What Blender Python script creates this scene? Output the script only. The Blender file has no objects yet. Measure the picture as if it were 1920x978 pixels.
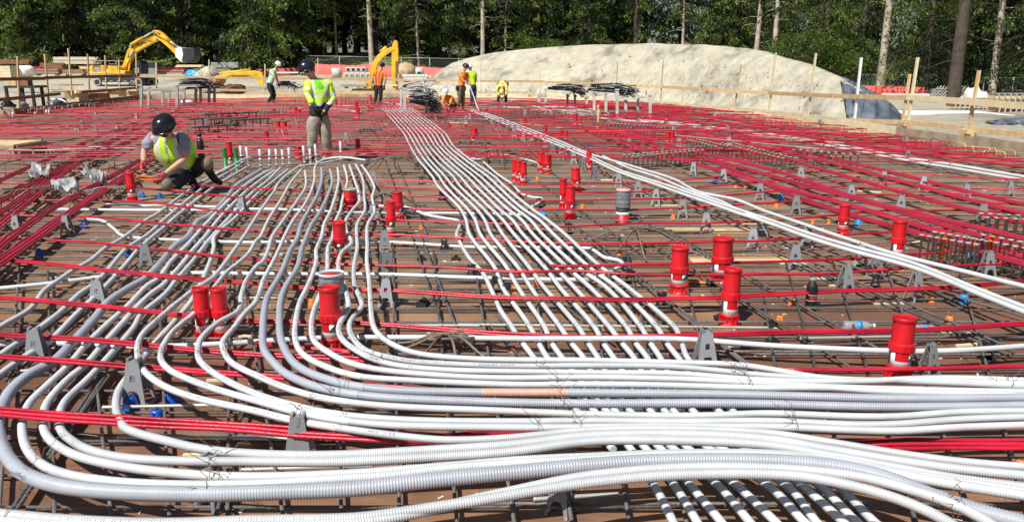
import bpy, math, random
from mathutils import Vector, Matrix, noise
R = math.radians
rnd = random.Random(7)
sc = bpy.context.scene
# ------------------------------------------------------------------ camera
F, CAMH = 1470.0, 1.67
TH = math.atan(363 / F)
cd = bpy.data.cameras.new('camera'); cam = bpy.data.objects.new('camera', cd)
sc.collection.objects.link(cam); sc.camera = cam
cam.location = (0, 0, CAMH); cam.rotation_euler = (math.pi / 2 - TH, 0, 0)
cd.sensor_width = 36; cd.lens = 36 * F / 1920; cd.clip_start = .05; cd.clip_end = 2000
# ------------------------------------------------------------------ world, sun
SUN_EL, SUN_AZ = R(52), R(215)          # azimuth of the sun measured clockwise from +Y
sd = Vector((math.sin(SUN_AZ) * math.cos(SUN_EL), math.cos(SUN_AZ) * math.cos(SUN_EL), math.sin(SUN_EL)))
w = bpy.data.worlds.new('World'); sc.world = w; w.use_nodes = True
nt = w.node_tree; bg = nt.nodes['Background']; sky = nt.nodes.new('ShaderNodeTexSky')
sky.sky_type = 'NISHITA'; sky.sun_disc = False; sky.sun_elevation = SUN_EL; sky.sun_rotation = SUN_AZ
nt.links.new(sky.outputs[0], bg.inputs[0]); bg.inputs[1].default_value = .05
sl = bpy.data.lights.new('sun', 'SUN'); so = bpy.data.objects.new('sun', sl); sc.collection.objects.link(so)
sl.energy = 5; sl.angle = R(.5); sl.color = (1, .96, .88)
so.rotation_euler = sd.to_track_quat('Z', 'Y').to_euler(); so.location = (-20, -20, 40)
sc.view_settings.view_transform = 'Standard'; sc.view_settings.look = 'None'
sc.view_settings.exposure = .35; sc.view_settings.gamma = 1
sc.cycles.max_bounces = 6; sc.cycles.diffuse_bounces = 3; sc.cycles.transparent_max_bounces = 8

# ------------------------------------------------------------------ placing: points read from the photo, put on their real plane
def _ray(px, py):
    u = (px - 960) / F; v = (489 - py) / F
    return u, math.cos(TH) + v * math.sin(TH), -math.sin(TH) + v * math.cos(TH)
def P(px, py, z=0.):
    x, y, k = _ray(px, py); t = (z - CAMH) / k
    return Vector((x * t, y * t, z))
def PY(px, py, Y):
    x, y, k = _ray(px, py); t = Y / y
    return Vector((x * t, Y, CAMH + k * t))
def PX(px, py, X):
    x, y, k = _ray(px, py); t = X / x
    return Vector((X, y * t, CAMH + k * t))

# ------------------------------------------------------------------ materials
def mat(name, col, rough=.6, metal=0., var=.15, vscale=3., bump=0., bscale=40., spec=.5, rand=0., coords='Object', stretch=None):
    m = bpy.data.materials.new(name); m.use_nodes = True
    n = m.node_tree.nodes; l = m.node_tree.links; b = n['Principled BSDF']
    b.inputs['Roughness'].default_value = rough; b.inputs['Metallic'].default_value = metal
    b.inputs['Specular IOR Level'].default_value = spec
    tc = n.new('ShaderNodeTexCoord'); mp = n.new('ShaderNodeMapping')
    l.new(tc.outputs[coords], mp.inputs[0])
    if stretch: mp.inputs['Scale'].default_value = stretch
    no = n.new('ShaderNodeTexNoise'); no.inputs['Scale'].default_value = vscale; no.inputs['Detail'].default_value = 5
    l.new(mp.outputs[0], no.inputs['Vector'])
    cr = n.new('ShaderNodeMapRange'); cr.inputs[1].default_value = .3; cr.inputs[2].default_value = .7
    cr.inputs[3].default_value = 1 - var; cr.inputs[4].default_value = 1 + var
    l.new(no.outputs[0], cr.inputs[0])
    v = n.new('ShaderNodeVectorMath'); v.operation = 'SCALE'; v.inputs[0].default_value = col
    fac = cr.outputs[0]
    if rand:
        oi = n.new('ShaderNodeObjectInfo'); r2 = n.new('ShaderNodeMapRange')
        r2.inputs[3].default_value = 1 - rand; r2.inputs[4].default_value = 1 + rand
        l.new(oi.outputs['Random'], r2.inputs[0])
        mu = n.new('ShaderNodeMath'); mu.operation = 'MULTIPLY'
        l.new(fac, mu.inputs[0]); l.new(r2.outputs[0], mu.inputs[1]); fac = mu.outputs[0]
    l.new(fac, v.inputs['Scale']); l.new(v.outputs[0], b.inputs['Base Color'])
    if bump:
        bn = n.new('ShaderNodeTexNoise'); bn.inputs['Scale'].default_value = bscale; bn.inputs['Detail'].default_value = 4
        l.new(mp.outputs[0], bn.inputs['Vector'])
        bp = n.new('ShaderNodeBump'); bp.inputs['Strength'].default_value = bump; bp.inputs['Distance'].default_value = .02
        l.new(bn.outputs[0], bp.inputs['Height']); l.new(bp.outputs[0], b.inputs['Normal'])
    return m
M = {}
def dm(k, *a, **kw): M[k] = mat(k, *a, **kw)
dm('white_pvc', (.55, .575, .60), .42, var=.10, vscale=5, rand=.06)
dm('grey_pvc', (.36, .385, .45), .35, var=.07, vscale=2)
dm('stub_pvc', (.50, .54, .58), .4, var=.1)
dm('ribbed_white', (.47, .49, .515), .45, var=.10, vscale=6, rand=.08)
dm('ribbed_grey', (.33, .355, .41), .4, var=.10, vscale=6, rand=.05)
dm('orange_tint', (.60, .33, .26), .4, var=.1, vscale=30)
dm('tendon', (.42, .009, .030), .36, var=.4, vscale=2.5, rand=.18, bump=.15, bscale=60)
dm('tendon_dusty', (.36, .018, .045), .5, var=.2, vscale=2, rand=.15)
dm('sleeve', (.56, .008, .016), .45, var=.2, vscale=9, rand=.1)
dm('label_white', (.75, .75, .74), .5, var=.08, vscale=30)
dm('label_dark', (.06, .065, .08), .5)
dm('green_plastic', (.01, .18, .04), .4)
dm('tape', (.17, .18, .20), .35, var=.25, vscale=25, bump=.6, bscale=30)
dm('rebar', (.135, .125, .12), .55, .25, var=.3, vscale=6, rand=.3, bump=.5, bscale=120)
dm('rust_rebar', (.20, .135, .095), .7, .1, var=.3, vscale=8, bump=.5, bscale=120)
dm('steel_light', (.42, .41, .38), .5, .3, var=.2)
dm('chair_plastic', (.23, .24, .26), .5, var=.2, rand=.3)
dm('black_plastic', (.02, .02, .024), .5)
dm('blue_plastic', (.01, .09, .45), .4)
dm('lightblue_plastic', (.02, .28, .62), .4)
dm('orange_plastic', (.72, .20, .03), .45)
dm('timber', (.56, .40, .22), .7, var=.2, vscale=5, rand=.22, bump=.3, bscale=30)
dm('pale_timber', (.64, .55, .36), .7, var=.15, rand=.1)
dm('old_timber', (.34, .27, .19), .8, var=.3, vscale=4, bump=.3, bscale=20)
dm('brown_board', (.22, .095, .05), .7, var=.3, vscale=3)
dm('yellow_paint', (.76, .43, .02), .45, var=.28, vscale=1.6)
dm('machine_black', (.025, .025, .028), .6, var=.3)
dm('machine_grey', (.28, .28, .28), .6, var=.25)
dm('worn_steel', (.55, .54, .50), .5, .2, var=.25, vscale=3)
dm('glass_dark', (.03, .04, .05), .1)
dm('concrete', (.52, .50, .45), .85, var=.15, vscale=3, bump=.3)
dm('hole_black', (.01, .01, .01), .9)
dm('cardboard', (.50, .35, .21), .8, var=.15, rand=.1)
dm('dark_card', (.24, .11, .065), .8, var=.2)
dm('white_wrap', (.80, .80, .80), .4, var=.1, bump=.4, bscale=6)
dm('blue_tarp', (.03, .32, .62), .4, var=.2, bump=.8, bscale=5)
dm('grey_tarp', (.13, .15, .19), .4, var=.5, vscale=2.2, bump=1, bscale=3)
dm('red_net', (.58, .10, .085), .7, var=.2)
dm('pink_sheet', (.75, .35, .33), .6, var=.2)
dm('chain_link', (.45, .46, .47), .5, .3)
dm('rock', (.62, .60, .55), .9, var=.2, vscale=3, bump=.7, bscale=8)
dm('print_grey', (.25, .26, .28), .6)
dm('skin', (.50, .26, .17), .5, var=.06)
dm('lime', (.50, .85, .03), .7, var=.1, vscale=12)
dm('lime_dark', (.14, .55, .03), .7, var=.1)
dm('reflective', (.60, .61, .62), .35, var=.08)
dm('orange_cloth', (.95, .22, .02), .7, var=.12, vscale=10)
dm('mint_cloth', (.52, .80, .58), .7, var=.1)
dm('grey_cloth', (.24, .25, .31), .8, var=.1)
dm('black_cloth', (.018, .018, .022), .8, var=.3)
dm('khaki_cloth', (.30, .27, .22), .85, var=.22, vscale=9, bump=.5, bscale=14)
dm('dark_khaki', (.16, .13, .09), .85, var=.2)
dm('navy_cloth', (.04, .05, .09), .8)
dm('black_gloss', (.012, .013, .018), .18, var=.2)
dm('navy_gloss', (.011, .013, .022), .25, var=.9, vscale=9)
dm('white_gloss', (.75, .75, .75), .25)
dm('yellow_gloss', (.75, .62, .18), .4)
dm('red_glove', (.50, .05, .06), .7)
dm('hair', (.02, .015, .012), .7)
dm('leather', (.12, .05, .03), .7)
dm('bottle_black', (.012, .012, .013), .45)
dm('bottle_red', (.75, .08, .03), .4)
dm('trunk_bark', (.065, .05, .038), .9, var=.35, vscale=3, bump=1, bscale=9)  # bark darkened to stand in for the deep shade under the trees
dm('pale_bark', (.40, .34, .27), .9, var=.3, vscale=2.5, bump=1, bscale=9)
dm('dead_twig', (.22, .20, .17), .9)
dm('film', (.62, .64, .66), .2, var=.1, bump=.8, bscale=15)
M['clear'] = mat('clear', (.85, .9, .95), .08, var=.02)
M['film'].node_tree.nodes['Principled BSDF'].inputs['Transmission Weight'].default_value = .5
M['clear'].node_tree.nodes['Principled BSDF'].inputs['Transmission Weight'].default_value = .75

def leafmat(name, col, trans):
    m = mat(name, col, .55, var=.45, vscale=.6, rand=.25, spec=.25)
    n = m.node_tree.nodes; l = m.node_tree.links
    b = n['Principled BSDF']; out = n['Material Output']
    tr = n.new('ShaderNodeBsdfTranslucent'); mx = n.new('ShaderNodeMixShader'); mx.inputs[0].default_value = .25
    tr.inputs[0].default_value = (*trans, 1)
    l.new(b.outputs[0], mx.inputs[1]); l.new(tr.outputs[0], mx.inputs[2]); l.new(mx.outputs[0], out.inputs[0])
    M[name] = m
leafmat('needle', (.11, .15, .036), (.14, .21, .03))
leafmat('needle_shaded', (.014, .026, .012), (.02, .035, .01))  # forest shade put into the needle colour, for dark gaps and back rows
leafmat('leaf_bright', (.08, .125, .025), (.12, .19, .025))

def deckmat():
    m = bpy.data.materials.new('form_plywood'); m.use_nodes = True
    n = m.node_tree.nodes; l = m.node_tree.links; b = n['Principled BSDF']
    tc = n.new('ShaderNodeTexCoord'); mp = n.new('ShaderNodeMapping'); mp.inputs['Rotation'].default_value = (0, 0, R(3))
    l.new(tc.outputs['Object'], mp.inputs[0])
    br = n.new('ShaderNodeTexBrick'); br.inputs['Scale'].default_value = 1
    br.inputs['Brick Width'].default_value = 2.44; br.inputs['Row Height'].default_value = 1.22
    br.inputs['Mortar Size'].default_value = .004; br.inputs['Color1'].default_value = (.2, .2, .2, 1)
    br.inputs['Color2'].default_value = (.9, .9, .9, 1); br.inputs['Mortar'].default_value = (0, 0, 0, 1)
    br.inputs['Bias'].default_value = 0
    l.new(mp.outputs[0], br.inputs[0])
    cr = n.new('ShaderNodeValToRGB'); e = cr.color_ramp.elements
    e[0].position = 0; e[0].color = (.02, .012, .008, 1); e[1].position = 1; e[1].color = (.31, .185, .105, 1)
    for p_, c_ in ((.12, (.13, .060, .037, 1)), (.35, (.18, .085, .052, 1)), (.6, (.225, .115, .068, 1))):
        x = e.new(p_); x.color = c_
    l.new(br.outputs[0], cr.inputs[0])
    n1 = n.new('ShaderNodeTexNoise'); n1.inputs['Scale'].default_value = 1.6; n1.inputs['Detail'].default_value = 8; n1.inputs['Roughness'].default_value = .65
    l.new(mp.outputs[0], n1.inputs[0])
    m2 = n.new('ShaderNodeMapping'); m2.inputs['Scale'].default_value = (1.5, 22, 1); l.new(tc.outputs['Object'], m2.inputs[0])
    n2 = n.new('ShaderNodeTexNoise'); n2.inputs['Scale'].default_value = 2; n2.inputs['Detail'].default_value = 4; l.new(m2.outputs[0], n2.inputs[0])
    ad = n.new('ShaderNodeMath'); ad.operation = 'MULTIPLY_ADD'; ad.inputs[1].default_value = .35
    l.new(n2.outputs[0], ad.inputs[0]); l.new(n1.outputs[0], ad.inputs[2])
    mr = n.new('ShaderNodeMapRange'); mr.inputs[1].default_value = .45; mr.inputs[2].default_value = .95; mr.inputs[3].default_value = .5; mr.inputs[4].default_value = 1.5
    l.new(ad.outputs[0], mr.inputs[0])
    v = n.new('ShaderNodeVectorMath'); v.operation = 'SCALE'; l.new(cr.outputs[0], v.inputs[0]); l.new(mr.outputs[0], v.inputs['Scale'])
    # blends to a paler tan with distance along the deck
    sp = n.new('ShaderNodeSeparateXYZ'); l.new(tc.outputs['Object'], sp.inputs[0])
    mw = n.new('ShaderNodeMapRange'); mw.inputs[1].default_value = 4; mw.inputs[2].default_value = 9; mw.inputs[3].default_value = 0; mw.inputs[4].default_value = .55
    l.new(sp.outputs['Y'], mw.inputs[0])
    mx = n.new('ShaderNodeMix'); mx.data_type = 'RGBA'; mx.inputs[7].default_value = (.31, .215, .145, 1)
    l.new(mw.outputs[0], mx.inputs[0]); l.new(v.outputs[0], mx.inputs[6]); l.new(mx.outputs[2], b.inputs['Base Color'])
    b.inputs['Roughness'].default_value = .5
    bp = n.new('ShaderNodeBump'); bp.inputs['Strength'].default_value = .25; bp.inputs['Distance'].default_value = .01
    l.new(ad.outputs[0], bp.inputs['Height']); l.new(bp.outputs[0], b.inputs['Normal'])
    return m
M['deck'] = deckmat()
def groundmat(name, a, b_, c, s=.25):
    m = bpy.data.materials.new(name); m.use_nodes = True
    n = m.node_tree.nodes; l = m.node_tree.links; b = n['Principled BSDF']; b.inputs['Roughness'].default_value = .95
    tc = n.new('ShaderNodeTexCoord')
    n1 = n.new('ShaderNodeTexNoise'); n1.inputs['Scale'].default_value = s; n1.inputs['Detail'].default_value = 10; n1.inputs['Roughness'].default_value = .62
    l.new(tc.outputs['Object'], n1.inputs[0])
    cr = n.new('ShaderNodeValToRGB'); e = cr.color_ramp.elements
    e[0].position = .36; e[0].color = (*a, 1); e[1].position = .6; e[1].color = (*c, 1); x = e.new(.46); x.color = (*b_, 1)
    l.new(n1.outputs[0], cr.inputs[0])
    n2 = n.new('ShaderNodeTexNoise'); n2.inputs['Scale'].default_value = 1.7; n2.inputs['Detail'].default_value = 12; n2.inputs['Roughness'].default_value = .68; n2.inputs['Distortion'].default_value = .8
    l.new(tc.outputs['Object'], n2.inputs[0])
    bp = n.new('ShaderNodeBump'); bp.inputs['Strength'].default_value = 1; bp.inputs['Distance'].default_value = .35
    l.new(n2.outputs[0], bp.inputs['Height']); l.new(bp.outputs[0], b.inputs['Normal'])
    return m, n, l, cr, b, tc
M['sand'] = groundmat('sand', (.25, .235, .19), (.50, .465, .37), (.58, .54, .43), .6)[0]
def sitemat():
    m, n, l, cr, b, tc = groundmat('site_ground', (.30, .275, .215), (.46, .42, .33), (.54, .50, .40), .12)
    gr = n.new('ShaderNodeTexNoise'); gr.inputs['Scale'].default_value = .5; gr.inputs['Detail'].default_value = 6; l.new(tc.outputs['Object'], gr.inputs[0])
    g2 = n.new('ShaderNodeValToRGB'); g2.color_ramp.elements[0].color = (.06, .09, .02, 1); g2.color_ramp.elements[1].color = (.20, .28, .06, 1)
    l.new(gr.outputs[0], g2.inputs[0])
    sp = n.new('ShaderNodeSeparateXYZ'); l.new(tc.outputs['Object'], sp.inputs[0])
    ma = n.new('ShaderNodeMapRange'); ma.inputs[1].default_value = 84; ma.inputs[2].default_value = 87; l.new(sp.outputs['Y'], ma.inputs[0])
    mx = n.new('ShaderNodeMix'); mx.data_type = 'RGBA'; l.new(ma.outputs[0], mx.inputs[0]); l.new(cr.outputs[0], mx.inputs[6]); l.new(g2.outputs[0], mx.inputs[7])
    l.new(mx.outputs[2], b.inputs['Base Color'])
    return m
M['ground'] = sitemat()
for k in ('sand',):
    m = M[k]; m.node_tree.links.new([x for x in m.node_tree.nodes if x.type == 'VALTORGB'][0].outputs[0], m.node_tree.nodes['Principled BSDF'].inputs['Base Color'])

# ------------------------------------------------------------------ mesh helpers
class MB:
    def __init__(s): s.v = []; s.f = []; s.mi = []; s.sm = []
    def add(s, v, f, mi=0, smooth=False):
        o = len(s.v); s.v += [tuple(a) for a in v]; s.f += [tuple(i + o for i in q) for q in f]
        s.mi += [mi] * len(f); s.sm += [smooth] * len(f); return s
    def box(s, c, d, rot=None, mi=0):
        c = Vector(c); v = []
        for x in (-.5, .5):
            for y in (-.5, .5):
                for z in (-.5, .5):
                    q = Vector((x * d[0], y * d[1], z * d[2]))
                    if rot is not None: q = rot @ q
                    v.append(c + q)
        return s.add(v, [(0, 1, 3, 2), (4, 6, 7, 5), (0, 4, 5, 1), (2, 3, 7, 6), (0, 2, 6, 4), (1, 5, 7, 3)], mi)
    def bar(s, a, b, w_, h, mi=0, up=(0, 0, 1)):
        a = Vector(a); b = Vector(b); d = b - a; L = d.length
        if L < 1e-6: return s
        x = d / L; u = Vector(up)
        if abs(x.dot(u)) > .97: u = Vector((0, 1, 0))
        y = u.cross(x).normalized(); z = x.cross(y)
        return s.box((a + b) / 2, (L, w_, h), Matrix((x, y, z)).transposed(), mi)
    def tube(s, pts, r, n=8, mi=0, cap=True, smooth=True):
        pts = [Vector(p) for p in pts]; m_ = len(pts)
        rr = r if isinstance(r, (list, tuple)) else [r] * m_
        t = []
        for i in range(m_):
            d = pts[min(i + 1, m_ - 1)] - pts[max(i - 1, 0)]
            t.append(d.normalized() if d.length > 1e-9 else Vector((1, 0, 0)))
        u = Vector((0, 0, 1)) if abs(t[0].z) < .9 else Vector((1, 0, 0))
        nrm = (u - t[0] * u.dot(t[0])).normalized(); v = []
        for i in range(m_):
            nrm = (nrm - t[i] * nrm.dot(t[i])).normalized(); bn = t[i].cross(nrm)
            for k in range(n):
                a = 2 * math.pi * k / n
                v.append(pts[i] + (nrm * math.cos(a) + bn * math.sin(a)) * rr[i])
        f = [(i * n + k, i * n + (k + 1) % n, (i + 1) * n + (k + 1) % n, (i + 1) * n + k) for i in range(m_ - 1) for k in range(n)]
        s.add(v, f, mi, smooth)
        if cap:
            o = len(s.v) - len(v)
            s.f += [tuple(o + k for k in reversed(range(n))), tuple(o + (m_ - 1) * n + k for k in range(n))]; s.mi += [mi] * 2; s.sm += [False] * 2
        return s
    def lathe(s, prof, n=20, c=(0, 0, 0), mi=0, smooth=True, ax=None):
        v = []; c = Vector(c)
        for r, z in prof:
            for k in range(n):
                a = 2 * math.pi * k / n; q = Vector((r * math.cos(a), r * math.sin(a), z))
                if ax is not None: q = ax @ q
                v.append(c + q)
        m_ = len(prof)
        f = [(i * n + k, i * n + (k + 1) % n, (i + 1) * n + (k + 1) % n, (i + 1) * n + k) for i in range(m_ - 1) for k in range(n)]
        s.add(v, f, mi, smooth); o = len(s.v) - len(v)
        s.f += [tuple(o + k for k in reversed(range(n))), tuple(o + (m_ - 1) * n + k for k in range(n))]; s.mi += [mi] * 2; s.sm += [False] * 2
        return s
    def prism(s, poly, ext, mi=0):
        poly = [Vector(p) for p in poly]; ext = Vector(ext); n = len(poly)
        v = poly + [p + ext for p in poly]
        return s.add(v, [tuple(range(n)), tuple(reversed(range(n, 2 * n)))] + [(i, i + n, (i + 1) % n + n, (i + 1) % n) for i in range(n)], mi)
    def blob(s, c, rad, seed=0, amp=.15, n=10, mi=0, sc_=1.5, smooth=True):
        c = Vector(c); v = []; 
        for i in range(n + 1):
            th = math.pi * i / n
            for k in range(2 * n):
                ph = math.pi * k / n
                d = Vector((math.sin(th) * math.cos(ph), math.sin(th) * math.sin(ph), math.cos(th)))
                q = 1 + amp * noise.noise(d * sc_ + Vector((seed * 7.1, seed * 3.3, 0)))* 2
                v.append(c + Vector((d.x * rad[0], d.y * rad[1], d.z * rad[2])) * q)
        f = [(i * 2 * n + k, i * 2 * n + (k + 1) % (2 * n), (i + 1) * 2 * n + (k + 1) % (2 * n), (i + 1) * 2 * n + k) for i in range(n) for k in range(2 * n)]
        return s.add(v, f, mi, smooth)
    def mesh(s, name, mats, o=(0, 0, 0)):
        me = bpy.data.meshes.new(name); o = Vector(o)
        me.from_pydata([tuple(Vector(a) - o) for a in s.v], [], s.f)
        for k in ([mats] if isinstance(mats, str) else mats): me.materials.append(M[k])
        me.polygons.foreach_set('material_index', s.mi); me.polygons.foreach_set('use_smooth', s.sm); me.update()
        return me
    def build(s, name, mats, parent=None, o=(0, 0, 0), at=None, **k):
        if at is not None:
            ob = bpy.data.objects.new(name, s.mesh(name, mats)); sc.collection.objects.link(ob); ob.location = at
            return tag(ob, **k)
        ob = bpy.data.objects.new(name, s.mesh(name, mats, o)); sc.collection.objects.link(ob)
        if parent is not None: ob.parent = parent
        else: ob.location = o
        return tag(ob, **k)
def tag(ob, label=None, cat=None, group=None, kind=None):
    if label: ob['label'] = label
    if cat: ob['category'] = cat
    if group: ob['group'] = group
    if kind: ob['kind'] = kind
    return ob
def thing(name, label, cat, loc=(0, 0, 0), rz=0, group=None):
    o = bpy.data.objects.new(name, None); sc.collection.objects.link(o); o.location = loc; o.rotation_euler = (0, 0, rz)
    o.empty_display_size = .1
    return tag(o, label, cat, group)
def dup(root, loc, rz=0, scale=None, label=None, group=None):
    r = root.copy(); sc.collection.objects.link(r); r.location = loc; r.rotation_euler = (0, 0, rz)
    if scale: r.scale = scale
    if label: r['label'] = label
    if group: r['group'] = group
    for ch in root.children:
        c = ch.copy(); sc.collection.objects.link(c); c.parent = r
        for g in ch.children:
            d = g.copy(); sc.collection.objects.link(d); d.parent = c
    return r
def crom(pts, step=.06):
    pts = [Vector(p) for p in pts]
    if len(pts) < 3: 
        n = max(2, int((pts[1] - pts[0]).length / step)); return [pts[0].lerp(pts[1], i / n) for i in range(n + 1)]
    ext = [pts[0] * 2 - pts[1]] + pts + [pts[-1] * 2 - pts[-2]]; out = []
    for i in range(1, len(ext) - 2):
        p0, p1, p2, p3 = ext[i - 1:i + 3]; n = max(1, int((p2 - p1).length / step))
        # tangents limited to the segment so that uneven spacing does not loop
        d = (p2 - p1).length; m1 = (p2 - p0); m2 = (p3 - p1)
        m1 = m1.normalized() * d if m1.length > 1e-6 else m1; m2 = m2.normalized() * d if m2.length > 1e-6 else m2
        for k in range(n):
            t = k / n; t2 = t * t; t3 = t2 * t
            out.append(p1 * (2 * t3 - 3 * t2 + 1) + m1 * (t3 - 2 * t2 + t) + p2 * (-2 * t3 + 3 * t2) + m2 * (t3 - t2))
    out.append(pts[-1]); return out
def resample(pts, step):
    out = [pts[0]]; acc = 0
    for a, b in zip(pts, pts[1:]):
        L = (b - a).length
        while acc + L >= step:
            t = (step - acc) / L; a = a.lerp(b, t); out.append(a); L = (b - a).length; acc = 0
            if L < 1e-9: break
        acc += L
    return out
def px_path(pp, z):
    w_ = [P(p[0], p[1], p[2] if len(p) > 2 else z) for p in pp]      # runs that leave the frame go on beyond it
    if pp[-1][0] >= 1990: w_.append(w_[-1] + (w_[-1] - w_[-2]).normalized() * min(2.2, max(.1, 9.1 - w_[-1].x)))
    if pp[0][0] <= -50: w_.insert(0, w_[0] + (w_[0] - w_[1]).normalized() * 2.2)
    return w_
def text_mesh(s, size, ext=.002):
    cu = bpy.data.curves.new('text', 'FONT'); cu.body = s; cu.size = size; cu.extrude = ext; cu.align_x = 'CENTER'; cu.align_y = 'CENTER'
    ob = bpy.data.objects.new('text', cu); sc.collection.objects.link(ob)
    dg = bpy.context.evaluated_depsgraph_get(); me = bpy.data.meshes.new_from_object(ob.evaluated_get(dg))
    v = [p.co.copy() for p in me.vertices]; f = [tuple(q.vertices) for q in me.polygons]
    bpy.data.objects.remove(ob); bpy.data.curves.remove(cu); bpy.data.meshes.remove(me)
    return v, f

# ================================================================== SETTING
def ground_z(x, y):
    h = -.12
    t = min(1, max(0, (y - 66) / 20)); h += 1.35 * t * t * (3 - 2 * t)
    t = min(1, max(0, (y - 84) / 16)); h += 2.2 * t * t * (3 - 2 * t)
    fx = min(1, max(0, (34 - x) / 12)) if x > 22 else 1
    h = -.12 + (h + .12) * (fx * .8 + .2)
    return h
def build_ground():
    b = MB(); xs = [-900, -400, -200, -120] + list(range(-90, 91, 2)) + [120, 200, 400, 900]; ys = [-300, -60, -20] + [i * 2 for i in range(-5, 60)] + [140, 200, 400, 900]
    v = []
    for y in ys:
        for x in xs:
            z = ground_z(x, y)
            if y > 41 or x > 11 or x < -21: z += .10 * noise.noise(Vector((x * .25, y * .25, 0))) + .05 * noise.noise(Vector((x * .9, y * .9, 3)))
            v.append((x, y, z))
    n = len(xs)
    b.add(v, [(j * n + i, j * n + i + 1, (j + 1) * n + i + 1, (j + 1) * n + i) for j in range(len(ys) - 1) for i in range(n - 1)], 0, True)
    b.build('ground', 'ground', kind='structure')
build_ground()
DECK = [(-20.5, -2), (9.35, -2), (9.3, 16), (8.8, 21.5), (8.25, 25.5), (7.35, 29), (6.25, 32.5), (5.0, 37), (1.2, 39.6), (-2, 40.6), (-18.9, 41), (-16.9, 27.2), (-20.5, 26.6)]
b = MB(); b.prism([(x, y, -.1) for x, y in DECK], (0, 0, .1)); b.build('deck', 'deck', kind='structure')

def edge_form(pts, h, mk, label, z0=-.1):
    for i, (a, c) in enumerate(zip(pts, pts[1:])):
        a = Vector((*a, 0)); c = Vector((*c, 0)); L = (c - a).length; n = max(1, round(L / 3.6)); t = thing('edge_form', label[i], 'formwork', a, 0)
        for k in range(n):
            p = a.lerp(c, k / n) - a; q = a.lerp(c, (k + 1) / n - .008 / L) - a
            hh = h + rnd.uniform(-.012, .012)
            b = MB(); b.bar(p + Vector((0, 0, (z0 + hh) / 2)), q + Vector((0, 0, (z0 + hh) / 2)), .04, hh - z0)
            b.build('board', mk if isinstance(mk, str) else mk[k % len(mk)], t)
edge_form([(9.4, 6), (9.35, 16)], .33, ['old_timber', 'pale_timber'], ['weathered plywood edge form at the right edge of the photo'])
edge_form([(9.35, 16.02), (8.85, 21.5)], .31, ['old_timber', 'pale_timber', 'old_timber'], ['weathered plywood edge form below the yellow and grey stakes'])
edge_form([(8.85, 21.52), (8.3, 25.5), (7.4, 29)], .24, ['pale_timber', 'old_timber'], ['plywood edge form below the grey plastic sheet', 'plywood edge form below the right flank of the sand mound'])
edge_form([(7.4, 29.02), (6.3, 32.5), (5.05, 37)], .17, ['old_timber', 'pale_timber'], ['plywood edge form below the middle of the sand mound', 'plywood edge form behind the long conduit rack'])
edge_form([(5.05, 37.03), (1.2, 39.65), (-2, 40.65)], .25, ['pale_timber', 'old_timber'], ['plywood edge form under the black rebar bundles', 'short plywood edge form behind the bending worker'])
RAIL = [(9.85, 2), (9.8, 16), (9.3, 21.5), (8.75, 25.5), (7.9, 29), (6.8, 32.8), (5.6, 37.6), (1.5, 40.6), (-2, 41.4), (-25, 41.6)]
def RP(px, py):
    for (xa, ya), (xb, yb) in zip(RAIL, RAIL[1:]):
        Y = (ya + yb) / 2
        for _ in range(12):
            u = PY(px, py, 1.).x; den = (xb - xa) - u * (yb - ya)
            t = (u * ya - xa) / den if abs(den) > 1e-9 else -1
        if -.001 <= t <= 1.001: return PY(px, py, ya + (yb - ya) * t)
    return PY(px, py, 41.6)
edge_form([(-2, 40.65), (-18.9, 41.05)], .34, ['pale_timber', 'old_timber', 'timber'], ['long plywood edge form at the far end of the deck behind the standing workers'])
edge_form([(-18.95, 41), (-16.95, 27.2)], .30, 'brown_board', ['dark brown edge form beside the cardboard boxes'])
edge_form([(-16.95, 27.15), (-20.5, 26.6)], .34, ['old_timber'], ['grey edge form below the black stand'])

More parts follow.
